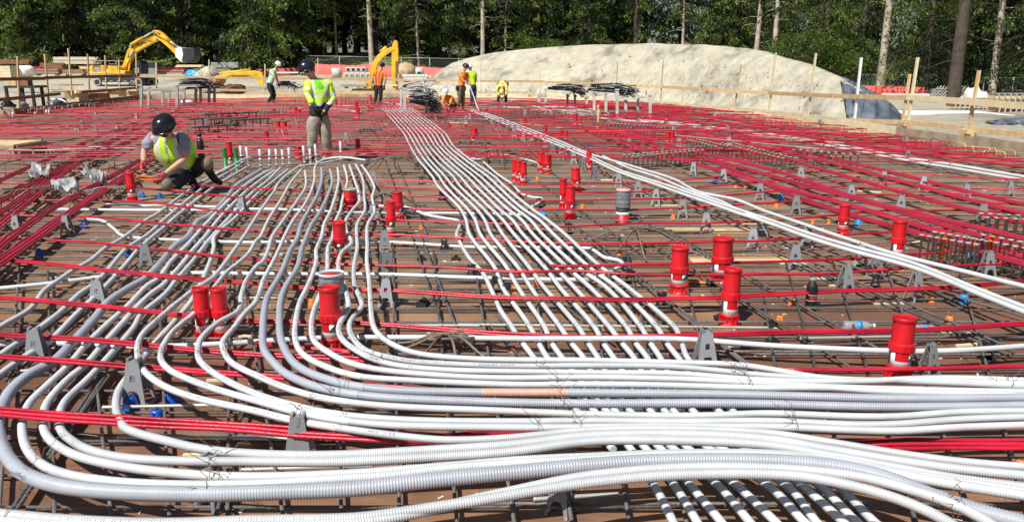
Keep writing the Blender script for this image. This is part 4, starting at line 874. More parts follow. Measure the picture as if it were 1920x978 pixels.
conduit('thick grey corrugated conduit, outermost loop in the lower left corner', up((490, 318), (463, 335), (441, 350), (423, 373), (391, 405), (371, 415), (351, 445), (326, 463), (301, 493), (271, 523), (241, 540), (205, 565), (175, 600), (140, 638), (101, 678), (61, 698), (24, 728)) + [(2, 765, .09), (-4, 800, .10), (4, 838, .12), (24, 869, .14), (55, 893, .17), (122, 912, .21), (244, 922, .24), (384, 925, .26), (480, 923, .265), (663, 915, .27), (815, 898, .27), (960, 885, .27), (1112, 872, .27), (1265, 863, .27), (1440, 863, .27), (1562, 874, .27), (1653, 893, .27), (1745, 928, .27), (1836, 958, .27), (2000, 1000, .27)], ZC, .0285, 'grey_pvc', ribs=(4.0, -3), group=GL)
conduit('lowest white corrugated conduit, rising from the bottom left edge of the photo', [(-60, 958), (0, 963), (122, 974), (300, 980), (480, 975), (663, 970), (785, 954), (907, 936), (1000, 920), (1112, 903), (1265, 890), (1440, 889), (1531, 897), (1653, 925), (1745, 960), (1830, 1010)], .31, .0185, ribs=(9, -9), group='conduits along the bottom of the photo')
conduit('white corrugated conduit riding on the lowest one and parting from it at the right', [(-60, 970), (122, 984), (400, 990), (663, 980), (820, 952), (907, 932), (960, 921), (1040, 903), (1112, 890), (1265, 876), (1440, 876), (1592, 890), (1684, 911), (1806, 953), (1900, 1010)], .30, .0185, ribs=(9, -9), group='conduits along the bottom of the photo')
# further diagonal conduits at the far left
conduit('white conduit at the far left, leftmost of the diagonals', [(-30, 635), (0, 613), (55, 580), (83, 545), (113, 523), (140, 505), (170, 488), (198, 465), (232, 445), (271, 415), (296, 400), (336, 370), (381, 340), (430, 312)], ZC, group=GL)
conduit('white conduit at the far left, second of the diagonals', [(-60, 710), (5, 662), (30, 645), (63, 623), (110, 588), (150, 550), (175, 533), (205, 503), (235, 468), (276, 440), (316, 405), (358, 370), (391, 345), (450, 310)], ZC, group=GL)
conduit('white conduit at the far left, third of the diagonals', [(-60, 745), (0, 702), (45, 670), (92, 640), (142, 590), (190, 545), (232, 500), (262, 465), (296, 436), (340, 398), (380, 366), (410, 345), (465, 312)], ZC, group=GL)
# right-hand bundle, eleven conduits
rowsR = [(203, None, 716, 772), (225, None, 735, 803), (250, None, 757, 835), (275, None, 771, 850), (300, None, 783, 884), (330, None, 811, 925), (350, None, 822, 946), (388, None, 861, 993), (413, None, 877, 1025)]
rowsX = [(440, [881, 901, 921, 943, 965, 981, 1000, 1018, 1039, 1060]), (500, [926, 950, 970, 992, 1020, 1040, 1062, 1083, 1103, 1125]), (540, [943, 972, 997, 1022, 1050, 1078, 1108, 1138, 1158, 1180]), (610, [993, 1020, 1048, 1083, 1113, 1140, 1173, 1200, 1230, 1263]), (640, [1008, 1033, 1068, 1100, 1130, 1163, 1190, 1218, 1248, 1278]), (672, [1028, 1055, 1095, 1123, 1153, 1190, 1215, 1239, 1273, 1289]),
         (768, [1112, 1135, 1152, 1180, 1219, 1245, 1262, 1298, 1345, 1372]), (842, [1184, 1213, 1240, 1265, 1294, 1332, 1356, 1400, 1436, 1462]), (909, [1228, 1265, 1295, 1347, 1381, 1440, 1475, 1501, 1535, 1570]), (978, [1262, 1307, 1353, 1405, 1455, 1507, 1530, 1580, 1605, 1640]), (1020, [1280, 1330, 1385, 1440, 1495, 1550, 1570, 1620, 1650, 1690])]
q = random.Random(5)
ordn = ['leftmost', 'second', 'third', 'fourth', 'fifth', 'sixth', 'seventh', 'eighth', 'ninth', 'rightmost']
for i in range(10):
    pts = [(L + (Rr - L) * (i / 9) + q.uniform(-1, 1) * (y - 170) / 160 + 2.2 * math.sin(y * .09 + .25 * i) * (y - 170) / 200, y, (.215 if y < 380 else .17) + q.uniform(0, .006)) for y, _, L, Rr in rowsR]
    pts += [(xs[i] + (q.uniform(-.8, .8)), y, .14 if y < 460 else (.10 if y < 520 else .088)) for y, xs in rowsX]
    conduit('%s conduit of the long wavy bundle running away to the far workers' % ordn[i], pts, .09, n=9, group='ten wavy conduits side by side right of the middle')
conduit('short extra conduit joining the wavy bundle on its left after an elbow', [(700, 386), (756, 388), (780, 395), (803, 403), (840, 410), (858, 413), (862, 422), (856, 440), (863, 455), (881, 485), (906, 513), (926, 553), (938, 580), (960, 613), (970, 630), (997, 665), (1040, 720), (1080, 768), (1150, 842)], .088, group='ten wavy conduits side by side right of the middle')
GH = 'conduits crossing sideways under the bundles'
conduit('white sideways conduit at mid height that starts in a bend at the left', [(160, 410), (190, 413), (213, 428), (233, 443), (270, 447), (313, 449), (476, 454), (560, 452), (706, 453), (806, 458), (881, 463), (960, 464), (1035, 464), (1112, 466)], .045, group=GH)
conduit('white conduit crossing sideways that enters at the left edge between two red tendons', [(-60, 545), (0, 540), (100, 530), (200, 518), (260, 513), (376, 511), (476, 513), (731, 514), (856, 519), (960, 522), (1040, 524), (1100, 524)], .05, group=GH)
conduit('bent white conduit tail poking out right of the wavy bundle', [(1100, 524, .05), (1135, 515, .06), (1158, 502, .07), (1168, 494, .07), (1158, 487, .07), (1135, 483, .06), (1120, 474, .06), (1110, 467, .06)], .06, group=None)
conduit('lowest sideways conduit, running over the wavy bundle to the right edge', [(-60, 647), (0, 645), (75, 643), (150, 645), (240, 650), (331, 648), (426, 643), (480, 639, .06), (630, 632, .06), (731, 632, .06), (856, 633, .09), (960, 634, .125), (1110, 635, .125), (1260, 635, .125), (1440, 647, .12), (1565, 653, .12), (1715, 658, .12), (1815, 655, .12), (2000, 642, .12)], .06, group=GH)
conduit('sideways conduit left of the middle fan, in front of the kneeling worker', [(90, 392), (175, 393), (351, 394), (480, 392), (600, 395), (731, 399), (881, 400), (960, 402), (985, 403)], .05, group=GH)
conduit('thin sideways conduit just in front of the kneeling worker', [(200, 383), (260, 386), (330, 384), (400, 388), (470, 383)], .06, group=GH)
conduit('last conduit on the right of the wavy bundle ending in a sharp elbow', [(905, 302, .08), (931, 325, .08), (960, 345, .08), (978, 363, .08), (1000, 370, .08), (1016, 372, .08), (1010, 380, .07), (996, 388, .06)], .08, group=None)
conduit('white conduit arching off the wavy bundle towards the red sleeves', [(860, 265), (857, 275), (868, 287), (878, 295), (901, 298), (931, 289), (960, 293), (1000, 303), (1015, 308)], .1, group=None)
conduit('white conduit between the crouching worker and the wavy bundle', [(845, 212), (868, 210), (880, 219), (862, 224), (830, 231), (818, 236)], .08, group=None)
GR = 'long straight white conduits running to the right edge'
conduit('front one of the long straight white conduits on the right', [(880, 207), (920, 222), (960, 238), (1020, 262), (1100, 295), (1161, 323), (1236, 348), (1336, 383), (1440, 418), (1515, 445), (1590, 468), (1716, 503), (1841, 553), (2000, 614)], .20, .0185, group=GR)
conduit('twin of the front long conduit on the right, touching it', [(884, 205), (960, 234), (1100, 290), (1165, 320), (1240, 344), (1336, 377), (1440, 411), (1515, 437), (1590, 460), (1716, 495), (1841, 545), (2000, 604)], .205, .0165, group=GR)
conduit('back one of the long straight white conduits on the right', [(910, 212), (960, 230), (1050, 265), (1110, 290), (1173, 308), (1261, 335), (1311, 360), (1381, 375), (1440, 398), (1580, 445), (1666, 473), (1791, 505), (1860, 522), (2000, 556)], .21, .0185, group=GR)
conduit('short white conduit crossing between the two long ones on the right', [(1130, 292), (1173, 313), (1230, 331), (1300, 360), (1348, 376), (1385, 394), (1430, 414)], .19, .0165, group=GR)
for k in range(2):
    conduit('%s white conduit along the right edge form' % ['near', 'far'][k], [(980 + k * 20, 196 - k * .5), (1130, 222 - k * 3), (1240, 231 - k * 3.2), (1340, 243 - k * 4), (1440, 255 - k * 4), (1600, 282 - k * 5), (1700, 301 - k * 5), (1780, 314 - k * 6), (2000, 352 - k * 7)], .10, .024, group='white conduits along the right edge form', n=8)
for k, pts in enumerate([[(700, 187), (760, 197), (830, 196), (900, 192), (960, 189), (1110, 205)], [(585, 204), (640, 205), (700, 211), (760, 204), (800, 199)], [(560, 203), (620, 199), (690, 200), (760, 199)], [(875, 203), (905, 197), (960, 195), (1010, 198), (1090, 204)], [(960, 240), (925, 222), (905, 207), (935, 201), (975, 202)]]):
    conduit(['white conduit crossing at the feet of the far workers', 'white conduit passing behind the small red sleeves', 'far white conduit behind the standing worker', 'white conduit under the bending worker', 'looped white conduit below the bending worker'][k], pts, .1, .024, group=None, n=7)
conduit('white flexible conduit hanging from the hand of the standing worker in orange', [(925, 232, .1), (905, 216, .12), (896, 203, .35), (890, 186, .62), (885, 172, .85), (881, 161, 1.02)], .1, .018, group=None, n=8)
for i, ob in enumerate([x for x in sc.collection.objects if x.name in PATHS and 'thick' not in x['label'] and (x.get('group') in (GM, GL) or 'lowest' in x['label'])][:18]):
    for k in range(2): s0 = .35 + .25 * ((i * 37 + k * 53) % 100) / 100; add_print(ob, s0, s0 + .09, RS, i * 5 + k)
# coiled starts behind the fan: short stubs turned up through the deck
G0 = 'grey conduit stubs standing up behind the fan'
b = MB(); b.tube([(0, 0, .0), (0, 0, .22), (0, 0, .36)], .021, 10); b.lathe([(.026, .16), (.026, .20)], 12); b.lathe([(.024, .06), (.024, .09)], 12)
b.build('conduit_stub', 'stub_pvc', o=(0, 0, 0)); stub = sc.collection.objects['conduit_stub']; first = True
for px, py in [(490, 318), (506, 317), (519, 316), (532, 315), (544, 314), (572, 312), (583, 312), (595, 312), (455, 312), (468, 320), (640, 307)]:
    ob = stub if first else stub.copy()
    if not first: sc.collection.objects.link(ob)
    first = False; ob.location = P(px, py); ob.rotation_euler = (rnd.uniform(-.06, .06), rnd.uniform(-.06, .06), 0); ob.scale = (1, 1, rnd.uniform(.85, 1.15)); tag(ob, 'grey conduit stub standing upright at the top of the diagonal conduits', 'conduit stub', G0)
conduit('pale elbow conduit sloping up towards the green sleeves', [(405, 325, .1), (430, 313, .16), (450, 302, .2), (470, 295, .22)], .1, group=None); conduit('pale grey conduit lying from the fan to the cardboard scrap', [(560, 312, .12), (620, 303, .14), (680, 290, .14), (712, 285, .12)], .12, .014, 'stub_pvc', group=None)

# ================================================================== RED TENDONS
def tendon(label, pts, z, n=3, r=.0085, mk='tendon', group='red sheathed tendons', flat=True):
    c = crom(px_path(pts, z), .12); hs = len(label) * 1.7; c = [p + Vector((0, .022 * noise.noise(Vector((p.x * .8, hs, 0))), .014 * noise.noise(Vector((p.x * 1.1, hs, 5))))) for p in c]; o = c[0].copy(); o.z = 0; c = [p - o for p in c]
    t = thing('tendon_bundle', label, 'tendon', o, 0, group)
    for k in range(n):
        b = MB(); off = (k - (n - 1) / 2) * r * 2.02; q = []
        for i, p in enumerate(c):
            d = (c[min(i + 1, len(c) - 1)] - c[max(i - 1, 0)]).normalized(); s_ = Vector((-d.y, d.x, 0)).normalized()
            q.append(p + s_ * (off * (1 + .5 * noise.noise(Vector((i * .35, k * 3.1, 1))))) + Vector((0, 0, r * (.9 if (k % 2 and n > 2) else 0) + .003 * noise.noise(Vector((i * .3, k * 5., 7))))))
        b.tube(q, r, 7); b.build('strand', mk, t)
    return t
ZR = .145
LT = [('lowest left red tendon bundle, passing over the four loops in the corner', [(-60, 768), (0, 771), (213, 787), (480, 803), (571, 812), (724, 821), (850, 822, .1), (980, 812, .07), (1300, 822, .05), (1500, 838, .06), (1653, 834, .1), (2000, 834, .12)], 4, .145),
      ('red tendon bundle ending under the sweep at the tall grey chair', [(-60, 663), (0, 667), (150, 679), (293, 690), (480, 705), (640, 718), (820, 732)], 3, .12), ('red tendon bundle between the lower twin sleeve and the tall grey chair', [(-60, 622), (0, 627), (125, 635), (276, 649), (480, 664), (640, 672), (800, 688)], 3, .135),
      ('red tendon bundle that ends just left of the twin red sleeves', [(-60, 551), (0, 557), (150, 570), (346, 592), (480, 603), (640, 606), (741, 611), (960, 626), (1130, 630), (1335, 628), (1440, 625), (1666, 618), (2000, 605)], 3, .12), ('red tendon bundle above the twin red sleeves at the left', [(-60, 484), (0, 488), (150, 501), (276, 513), (381, 524), (480, 532), (600, 540), (741, 545), (881, 555), (960, 558), (1130, 562), (1260, 560), (1440, 553), (1615, 545), (1766, 537), (2000, 522)], 3, .12),
      ('red tendon bundle crossing left edge to the middle fan at mid height', [(-60, 441), (0, 446), (175, 455), (326, 470), (480, 486), (600, 492), (731, 495), (860, 502), (960, 508), (1080, 507), (1195, 515, .12), (1440, 512), (1565, 511), (1741, 500), (2000, 487)], 2, .12),
      ('red tendon bundle one row above the bend of the sideways conduit', [(-60, 403), (0, 404), (150, 405), (301, 418), (480, 433), (600, 440), (740, 441), (900, 448), (1000, 455), (1135, 458), (1440, 449), (1615, 438), (2000, 414)], 2, .12), ('red tendon bundle passing the foot of the red sleeve beside the kneeling worker', [(-60, 374), (0, 375), (125, 375), (251, 378), (480, 401), (600, 408), (740, 412), (900, 418), (1035, 423), (1210, 420), (1413, 415), (1570, 403), (1716, 393), (2000, 400)], 2, .12),
      ('red tendon just in front of the kneeling worker, lower one', [(-60, 352), (0, 344), (130, 346), (243, 350), (480, 373), (600, 385), (706, 388), (860, 393), (1040, 394), (1185, 393), (1336, 388), (1440, 381), (1666, 365), (2000, 394)], 2, .12), ('red tendon across the knees of the kneeling worker', [(-60, 324), (0, 323), (226, 322), (263, 338), (480, 353), (620, 362), (780, 368), (900, 372), (1010, 375), (1236, 373), (1440, 360), (1590, 350), (2000, 378)], 2, .14),
      ('red tendon bundle running from the middle to the right edge below the black bottle', [(1030, 499), (1135, 499), (1195, 497), (1440, 491), (1666, 480), (2000, 451)], 2, .12), ('red tendon in front of the grey taped sleeve', [(700, 349), (860, 356), (998, 362), (1211, 358), (1440, 340), (1540, 337), (2000, 362)], 2, .12), ('red tendon behind the grey taped sleeve', [(640, 336), (860, 342), (998, 345), (1185, 343), (1440, 324), (1560, 322), (2000, 340)], 2, .12),
      ('red tendon at the right just above the corrugated band', [(1455, 692), (1608, 691), (2000, 686)], 2, .08), ('short red tendon under the sweep behind the big red sleeve', [(480, 640), (560, 650), (640, 655), (660, 660)], 2, .08)]
for l_, p_, n_, z_ in LT: tendon(l_, p_, z_, n_, .0092)
# banded tendons running away from the camera, four strands side by side
GBn = 'flat bands of red strands running away across the mat'
for l_, p_ in [('flat red band behind the plastic film at the left', [(-70, 370), (30, 325), (110, 290), (200, 250), (300, 215)]), ('flat red band under the row of bent hoops at the left', [(-90, 450), (0, 398), (85, 342), (165, 298), (250, 262), (340, 228)]), ('flat red band ending near the red sleeve beside the kneeling worker', [(-90, 540), (10, 480), (90, 425), (190, 362), (240, 332)]), ('flat red band between the nearest and second on the right', [(1110, 232), (1240, 276), (1380, 312), (1500, 345), (1640, 382), (1780, 425), (2000, 485)]), ('flat red band in front of the stud rails on the right', [(1320, 297), (1400, 330), (1500, 372), (1600, 405), (1720, 438), (2000, 520)]), ('flat red band on the right, between third and farthest', [(1215, 238), (1360, 262), (1520, 297), (1660, 333), (1820, 376), (2000, 420)]),
        ('flat red band at the far left, nearest the corner', [(-90, 505), (0, 420), (80, 357), (160, 297), (260, 240), (340, 205)]), ('flat red band crossing in front of the bent hoops at the left', [(-60, 515), (20, 447), (110, 385), (210, 330), (330, 265), (420, 228)]), ('flat red band left of the kneeling worker', [(-20, 508), (68, 446), (165, 375), (260, 315), (310, 285)]), ('flat red band at the left edge behind the others', [(-80, 420), (0, 377), (90, 328), (170, 285), (260, 243)]),
        ('flat red band on the right, nearest', [(1095, 236), (1210, 280), (1330, 315), (1440, 345), (1560, 376), (1703, 417), (1830, 455), (2000, 505)]), ('flat red band on the right, second', [(1130, 236), (1260, 275), (1440, 316), (1615, 373), (1780, 415), (2000, 468)]), ('flat red band on the right, third', [(1180, 236), (1330, 268), (1472, 299), (1600, 335), (1760, 380), (2000, 438)]), ('flat red band on the right, farthest', [(1250, 238), (1400, 262), (1560, 297), (1700, 330), (1850, 368), (2000, 400)]),
        ('red band along the right edge hoops, inner', [(1180, 210), (1300, 222), (1440, 243), (1600, 270), (1760, 293), (2000, 325)]), ('red band along the right edge hoops, outer', [(1200, 207), (1320, 217), (1440, 236), (1640, 264), (1780, 287), (2000, 314)])]:
    tendon(l_, p_, .15, 4, .0115, 'tendon_dusty', GBn)
# the far mat: every red line a tendon of its own
GF_ = 'red tendons of the far mat'
def far_tendon(a, c, sag, seed, r):
    L = (c - a).length; n = max(4, int(L / .5)); q = random.Random(seed); f1 = q.uniform(.15, .5); ph = q.uniform(0, 6.28); pts = []
    for i in range(n + 1):
        t = i / n; p = a.lerp(c, t); s = t * L
        p = p + Vector((0, .12 * math.sin(f1 * s + ph) + .05 * math.sin(1.1 * s + 2 * ph), sag * math.sin(s * .55 + ph) + .08 * math.sin(math.pi * t)))
        pts.append(p - a)
    b = MB(); b.tube(pts, r, 5, cap=False); b.build('tendon', 'tendon' if seed % 3 else 'tendon_dusty', at=a, label='red tendon in the far mat behind the standing worker', cat='tendon', group=GF_)
k = 0; Y = 13.2
while Y < 39.8:
    xl = -19.3 if Y < 26 else -16.6 - (Y - 27) * .13; xr = 9.0 if Y < 27 else 9.0 - (Y - 27) * .32
    if Y > 36: xr = 6.2 - (Y - 36) * 1.2
    tilt = q.uniform(-.35, .35)
    lo = q.random()
    far_tendon(Vector((xl, Y + tilt, .13)), Vector((xr, Y - tilt, .13)), .03, k, .011 if Y < 20 else .013)
    if lo < .45: far_tendon(Vector((xl, Y + .1 + tilt, .10)), Vector((xl + q.uniform(5, 12), Y + .06 - tilt, .12)), .02, k + 500, .011)
    elif lo > .6: far_tendon(Vector((xr - q.uniform(5, 9), Y + .08 + tilt, .10)), Vector((xr, Y + .1 - tilt, .12)), .02, k + 700, .011)
    k += 1; Y += q.uniform(.28, .46) * (1 if Y < 20 else 2.0)
for i in range(26):     # slanting tendons of the far mat
    left = i % 2 == 0
    if left: a = Vector((q.uniform(-19, -9), q.uniform(16, 34), .17)); c = a + Vector((q.uniform(5, 9), q.uniform(-5, 4), 0))
    else: a = Vector((q.uniform(.5, 4), q.uniform(18, 36), .17)); c = Vector((min(9, a.x + q.uniform(4, 7)), a.y + q.uniform(-7, -1), .17))
    if c.y > 39: c.y = 39
    if c.x > 8.8 - max(0, c.y - 27) * .3: c.x = 8.6 - max(0, c.y - 27) * .3
    far_tendon(a, c, .03, 900 + i, .013)

# ================================================================== REBAR
rk = [0]
def bar_(a, c, r=.007, mk='rebar', label='dark steel reinforcing bar lying on the deck', group='steel bars of the bottom mat', ribs=False, bow=.0):
    a = Vector(a); c = Vector(c); L = (c - a).length
    if ribs:
        n = int(L / .008); pts = [(c - a) * (i / n) for i in range(n + 1)]; rr = [r * (1.12 if i % 2 else .92) for i in range(n + 1)]
    else: pts = [(c - a) * (i / 6) + Vector((bow * math.sin(i / 6 * 3.14), bow * math.sin(i / 6 * 3.14), 0)) for i in range(7)]; rr = r
    b = MB(); b.tube(pts, rr, 6); rk[0] += 1
    return b.build('steel_bar', mk, at=a, label=label, cat='steel bar', group=group)
q = random.Random(12)
Y = 2.7
while Y < 30:
    x0, x1 = (-2.4 - Y * .7, 2.6 + Y * .7) if Y < 13 else (-9 - (Y - 13) * .5, 9.2)
    x1 = min(x1, 9.2); x0 = max(x0, -16)
    t = q.uniform(-.03, .03); lap = q.uniform(-1, 1)
    bar_((x0, Y + t, .03), (lap + .5, Y, .03), .008 if Y < 8 else .010); bar_((lap - .5, Y + .025, .03), (x1, Y - t + .02, .03), .008 if Y < 8 else .010)
    if q.random() < .5: s_ = q.uniform(-3, 2); bar_((s_, Y + .06, .032), (s_ + q.uniform(1, 3), Y + .06 + q.uniform(-.03, .03), .032), .008)
    Y += q.uniform(.24, .33) * (1 if Y < 9 else 1.9)
LG = [((1093, 440), (1406, 690), 1), ((1101, 437), (1430, 705), 0), ((1230, 462), (1595, 688), 1), ((1296, 457), (1650, 655), 0), ((1440, 455), (1878, 645), 1), ((1446, 470), (1890, 665), 0), ((771, 440), (840, 640), 1), ((788, 440), (866, 640), 1), ((700, 215), (746, 310), 1), ((746, 310), (800, 440), 1), ((690, 210), (764, 420), 0), ((1010, 340), (1200, 470), 1), ((1040, 400), (1120, 450), 0), ((1180, 400), (1330, 480), 1), ((1500, 500), (1900, 660), 1), ((1600, 500), (1980, 610), 1),
      ((15, 965), (190, 702), 1), ((20, 972), (198, 702), 1), ((120, 818), (216, 690), 1), ((-10, 690), (180, 545), 1), ((-5, 704), (200, 548), 1), ((40, 690), (300, 470), 1), ((195, 690), (345, 540), 1), ((150, 560), (365, 395), 1), ((440, 812), (490, 690), 0), ((910, 600), (1010, 705), 1), ((930, 590), (1040, 705), 1), ((1040, 560), (1150, 640), 0), ((440, 860), (400, 978), 0)]
for a, c, rb in LG: bar_(P(a[0], a[1], .048), P(c[0], c[1], .048), .0085, ribs=P(*c).y < 6 and rb, group='steel bars running away from the camera', label='dark steel bar slanting away across the bottom mat')
for i in range(26):     # more lengthwise bars under the bundles and at the edges
    x = -2.3 + i * .21; a = Vector((x, 2.55, .046)); c = Vector((x * 2.1 - .3, 6.5 + q.uniform(-1, 1), .046)); bar_(a, c, .0085, label='dark steel bar slanting away across the bottom mat', group='steel bars running away from the camera')
for i in range(22):
    x = -14 + i * 1.05; bar_((x, 12, .05), (x + q.uniform(-1, .2) - .6, 30, .05), .010, label='dark steel bar slanting away across the bottom mat', group='steel bars running away from the camera')
for (p0, p1, z) in [((192, 763), (430, 758), .05), ((220, 818), (560, 822), .05), ((450, 880), (700, 872), .04), ((30, 696), (96, 690), .05), ((860, 608), (1440, 614), .05), ((1700, 630), (1500, 634), .04), ((560, 608), (900, 610), .05), ((1000, 935), (1160, 925), .05)]:
    bar_(P(*p0, z), P(*p1, z), .0095, 'steel_light', 'pale ribbed steel bar lying across in the foreground', 'pale ribbed bars in the foreground', True)
q = random.Random(44)
for i in range(80):
    Y = q.uniform(13, 34); x = q.uniform(-15, min(8, 9 - max(0, Y - 27) * .3)); L = q.uniform(1.5, 5); a = q.uniform(-.5, .2) if x < 0 else q.uniform(-.9, .1)
    c = Vector((x + math.sin(a) * L, min(38.5, Y + math.cos(a) * L), .19)); c.x = min(c.x, 8.4 - max(0, c.y - 27) * .3)
    bar_((x, Y, .185), c, .010, 'steel_light' if i % 3 == 0 else 'rebar', 'grey steel bar lying on top of the far red mat', 'steel bars on top of the far mat')
# arched bent bars
def arch_bars(px, py, W, H, label, seed, nb=9):
    c = P(px, py); q = random.Random(seed); t = thing('bent_bar_cluster', label, 'bent bars', c)
    top = []
    for i in range(nb):
        a = i / nb * 6.283 + q.uniform(-.2, .2); d = Vector((math.cos(a), math.sin(a) * .8, 0)); s_ = Vector((-d.y, d.x, 0)) * q.uniform(-.1, .1) * W; u = q.uniform(-.18, .18) * W
        pts = [d * W * 1.15 + s_ + Vector((0, 0, .03)), d * W * .95 + s_ + Vector((0, 0, .035)), d * W * .7 + s_ + Vector((0, 0, H * .5)), d * W * .28 + s_ * .5 + Vector((u * .3, 0, H)), -d * W * .15 + Vector((u, 0, H + q.uniform(-.01, .02)))]
        pts = crom(pts, .03); b = MB(); b.tube(pts, [.0085 * (1.1 if k % 2 else .93) for k in range(len(pts))], 6); b.build('bar', 'rust_rebar' if i % 2 else 'rebar', t)
    for k in range(3): b = MB(); y = (k - 1) * .05; b.tube([(-W * .4, y, H - .015), (W * .4, y + .02, H - .01)], .009, 6); b.build('bar', 'rust_rebar', t)
for px, py, W, H, l_, s_ in [(848, 662, .34, .12, 'cluster of arched rusty bars in the middle above the foreground band', 1), (1195, 468, .62, .2, 'cluster of arched rusty bars behind the tail of the wavy bundle', 2), (885, 290, .9, .25, 'far cluster of arched bars left of the conduit arch', 3), (935, 308, .8, .25, 'far cluster of arched bars right of the conduit arch', 4), (735, 330, .8, .28, 'cluster of arched bars beside the cardboard scrap', 5), (690, 265, .8, .28, 'far cluster of arched bars behind the cardboard scrap', 6), (700, 225, .9, .3, 'cluster of leaning bars behind the small red and white sleeves', 7), (815, 236, .9, .3, 'cluster of leaning bars beside the black rebar pile', 8), (725, 395, .45, .2, 'cluster of arched bars left of the pair of red sleeves', 9)]:
    arch_bars(px, py, W, H, l_, s_)
# rows of hairpin hoops
def hoops(a, c, n, h, wd, label, mk='rebar', r=.008, arch=True, grp=None):
    a = Vector(a); c = Vector(c); t = thing('hoop_row', label, 'steel hoops', a, 0, grp); d = (c - a); L = d.length; d.normalize(); s_ = Vector((-d.y, d.x, 0)); q = random.Random(n)
    if not arch: s_ = d
    for i in range(n):
        p = d * (L * (i + .5) / n); w_ = wd * q.uniform(.8, 1.1); hh = h * q.uniform(.85, 1.1); tl = q.uniform(-.05, .05)
        pts = [p - s_ * w_ / 2 + Vector((0, 0, .0)), p - s_ * w_ / 2 + Vector((tl, 0, hh - .04)), p - s_ * (w_ / 2 - .04) + Vector((tl, 0, hh)), p + s_ * (w_ / 2 - .04) + Vector((tl, 0, hh)), p + s_ * w_ / 2 + Vector((tl, 0, hh - .04)), p + s_ * w_ / 2]
        b = MB(); b.tube(pts, r, 5); b.build('hoop', mk, t)
    return t
for i, (p0, p1, n, h, w_, l_) in enumerate([((30, 300), (250, 296), 9, .2, .5, 'row of bent hoops at the left edge in front of the far mat'), ((10, 330), (245, 318), 9, .2, .55, 'row of bent hoops left of the kneeling worker'), ((150, 385), (235, 372), 7, .17, .4, 'row of hoops beside the red sleeve next to the kneeling worker'), ((25, 388), (140, 376), 5, .2, .4, 'row of hoops over the flat red bands at the left'), ((60, 218), (190, 206), 12, .28, .5, 'far hoops in front of the dark brown edge form'), ((195, 205), (290, 186), 14, .25, .5, 'far hoops along the brown edge form near the conduit rack'), ((10, 222), (100, 214), 8, .25, .4, 'hoops in front of the grey edge form'), ((560, 196), (745, 196), 22, .3, .4, 'long row of hoops along the far edge behind the standing worker'), ((1000, 222), (1120, 226), 16, .3, .4, 'row of hoops left of the wooden stake'), ((935, 215), (1010, 222), 10, .3, .4, 'row of hoops below the bending worker')]):
    hoops(P(*p0), P(*p1), n, h, w_, l_, 'rust_rebar' if i % 2 else 'steel_light', .009 if i < 4 else .014, False)
for i, (p0, p1, n, l_) in enumerate([((1440, 237), (1660, 264), 18, 'row of hoops along the right edge form below the mound'), ((1665, 266), (1790, 286), 9, 'row of hoops along the right edge form below the tall grey stake'), ((1795, 288), (1915, 308), 8, 'row of hoops along the right edge form at the right edge of the photo'), ((1250, 214), (1435, 235), 14, 'far row of hoops along the right edge form')]):
    hoops(P(*p0), P(*p1), n, .2, .36, l_, 'rust_rebar' if i % 2 else 'timber', .009, False)
# stud rails: rows of headed studs standing on a strip
def studs(a, c, n, h, label, mk='steel_light', rows=1, r=.011):
    a = Vector(a); c = Vector(c); t = thing('stud_rail', label, 'stud rail', a); d = c - a; s_ = Vector((-d.y, d.x, 0)).normalized()
    for k in range(rows):
        o_ = s_ * k * .22; b = MB(); b.bar(o_ + Vector((0, 0, .02)), o_ + d + Vector((0, 0, .02)), .04, .008); b.build('strip', 'rebar', t)
        for i in range(n):
            p = o_ + d * ((i + .5) / n); b = MB(); b.lathe([(r, .02), (r, h - .012), (r * 2.6, h - .008), (r * 2.6, h)], 8, p); b.build('stud', mk if (i * 3 + k * 5 + n) % 17 else 'orange_plastic', t)
for p0, p1, n, rows, h, l_ in [((1135, 250), (1275, 258), 20, 2, .26, 'long stud rail beyond the back straight conduits'), ((1182, 322), (1320, 308), 16, 2, .26, 'stud rail just behind the back straight conduit'), ((1285, 283), (1345, 300), 10, 2, .25, 'short stud rail right of the far twin sleeves'), ((1350, 290), (1470, 325), 16, 2, .24, 'stud rail in front of the lone far sleeve'), ((1480, 307), (1600, 320), 9, 2, .26, 'stud rail among the flat red bands on the right'), ((1715, 495), (1830, 518), 8, 2, .27, 'near stud rail with an orange stud behind the straight conduits'), ((1800, 500), (1960, 535), 9, 2, .27, 'near stud rail at the right edge behind the straight conduits'), ((1835, 455), (1960, 462), 7, 2, .26, 'stud rail at the right edge among the red bands'), ((340, 222), (440, 224), 14, 1, .3, 'far stud rail behind the kneeling worker'), ((440, 232), (540, 222), 14, 1, .3, 'far stud rail left of the standing worker'), ((480, 222), (560, 216), 12, 1, .3, 'far stud rail under the mint shirted worker')]:
    studs(P(*p0), P(*p1), n, h, l_, rows=rows, r=.010 if P(*p0).y < 12 else .012)
for k, (px, py) in enumerate([(388, 222), (412, 214), (424, 222), (448, 212), (466, 224), (400, 236)]):      # dark capped strips left of the standing worker
    p = P(px, py, .33); b = MB(); b.bar((-.35, -.5, 0), (.35, .5, 0), .22, .03); 
    for s_ in range(6): t_ = -1 + s_ * .4; b.tube([(.35 * t_, .5 * t_, 0), (.35 * t_, .5 * t_, -.33)], .014, 6)
    b.build('capped_stud_strip', 'rebar', o=(0, 0, 0), label='dark topped stud strip standing behind the kneeling worker', cat='stud rail', group='dark topped stud strips').location = p

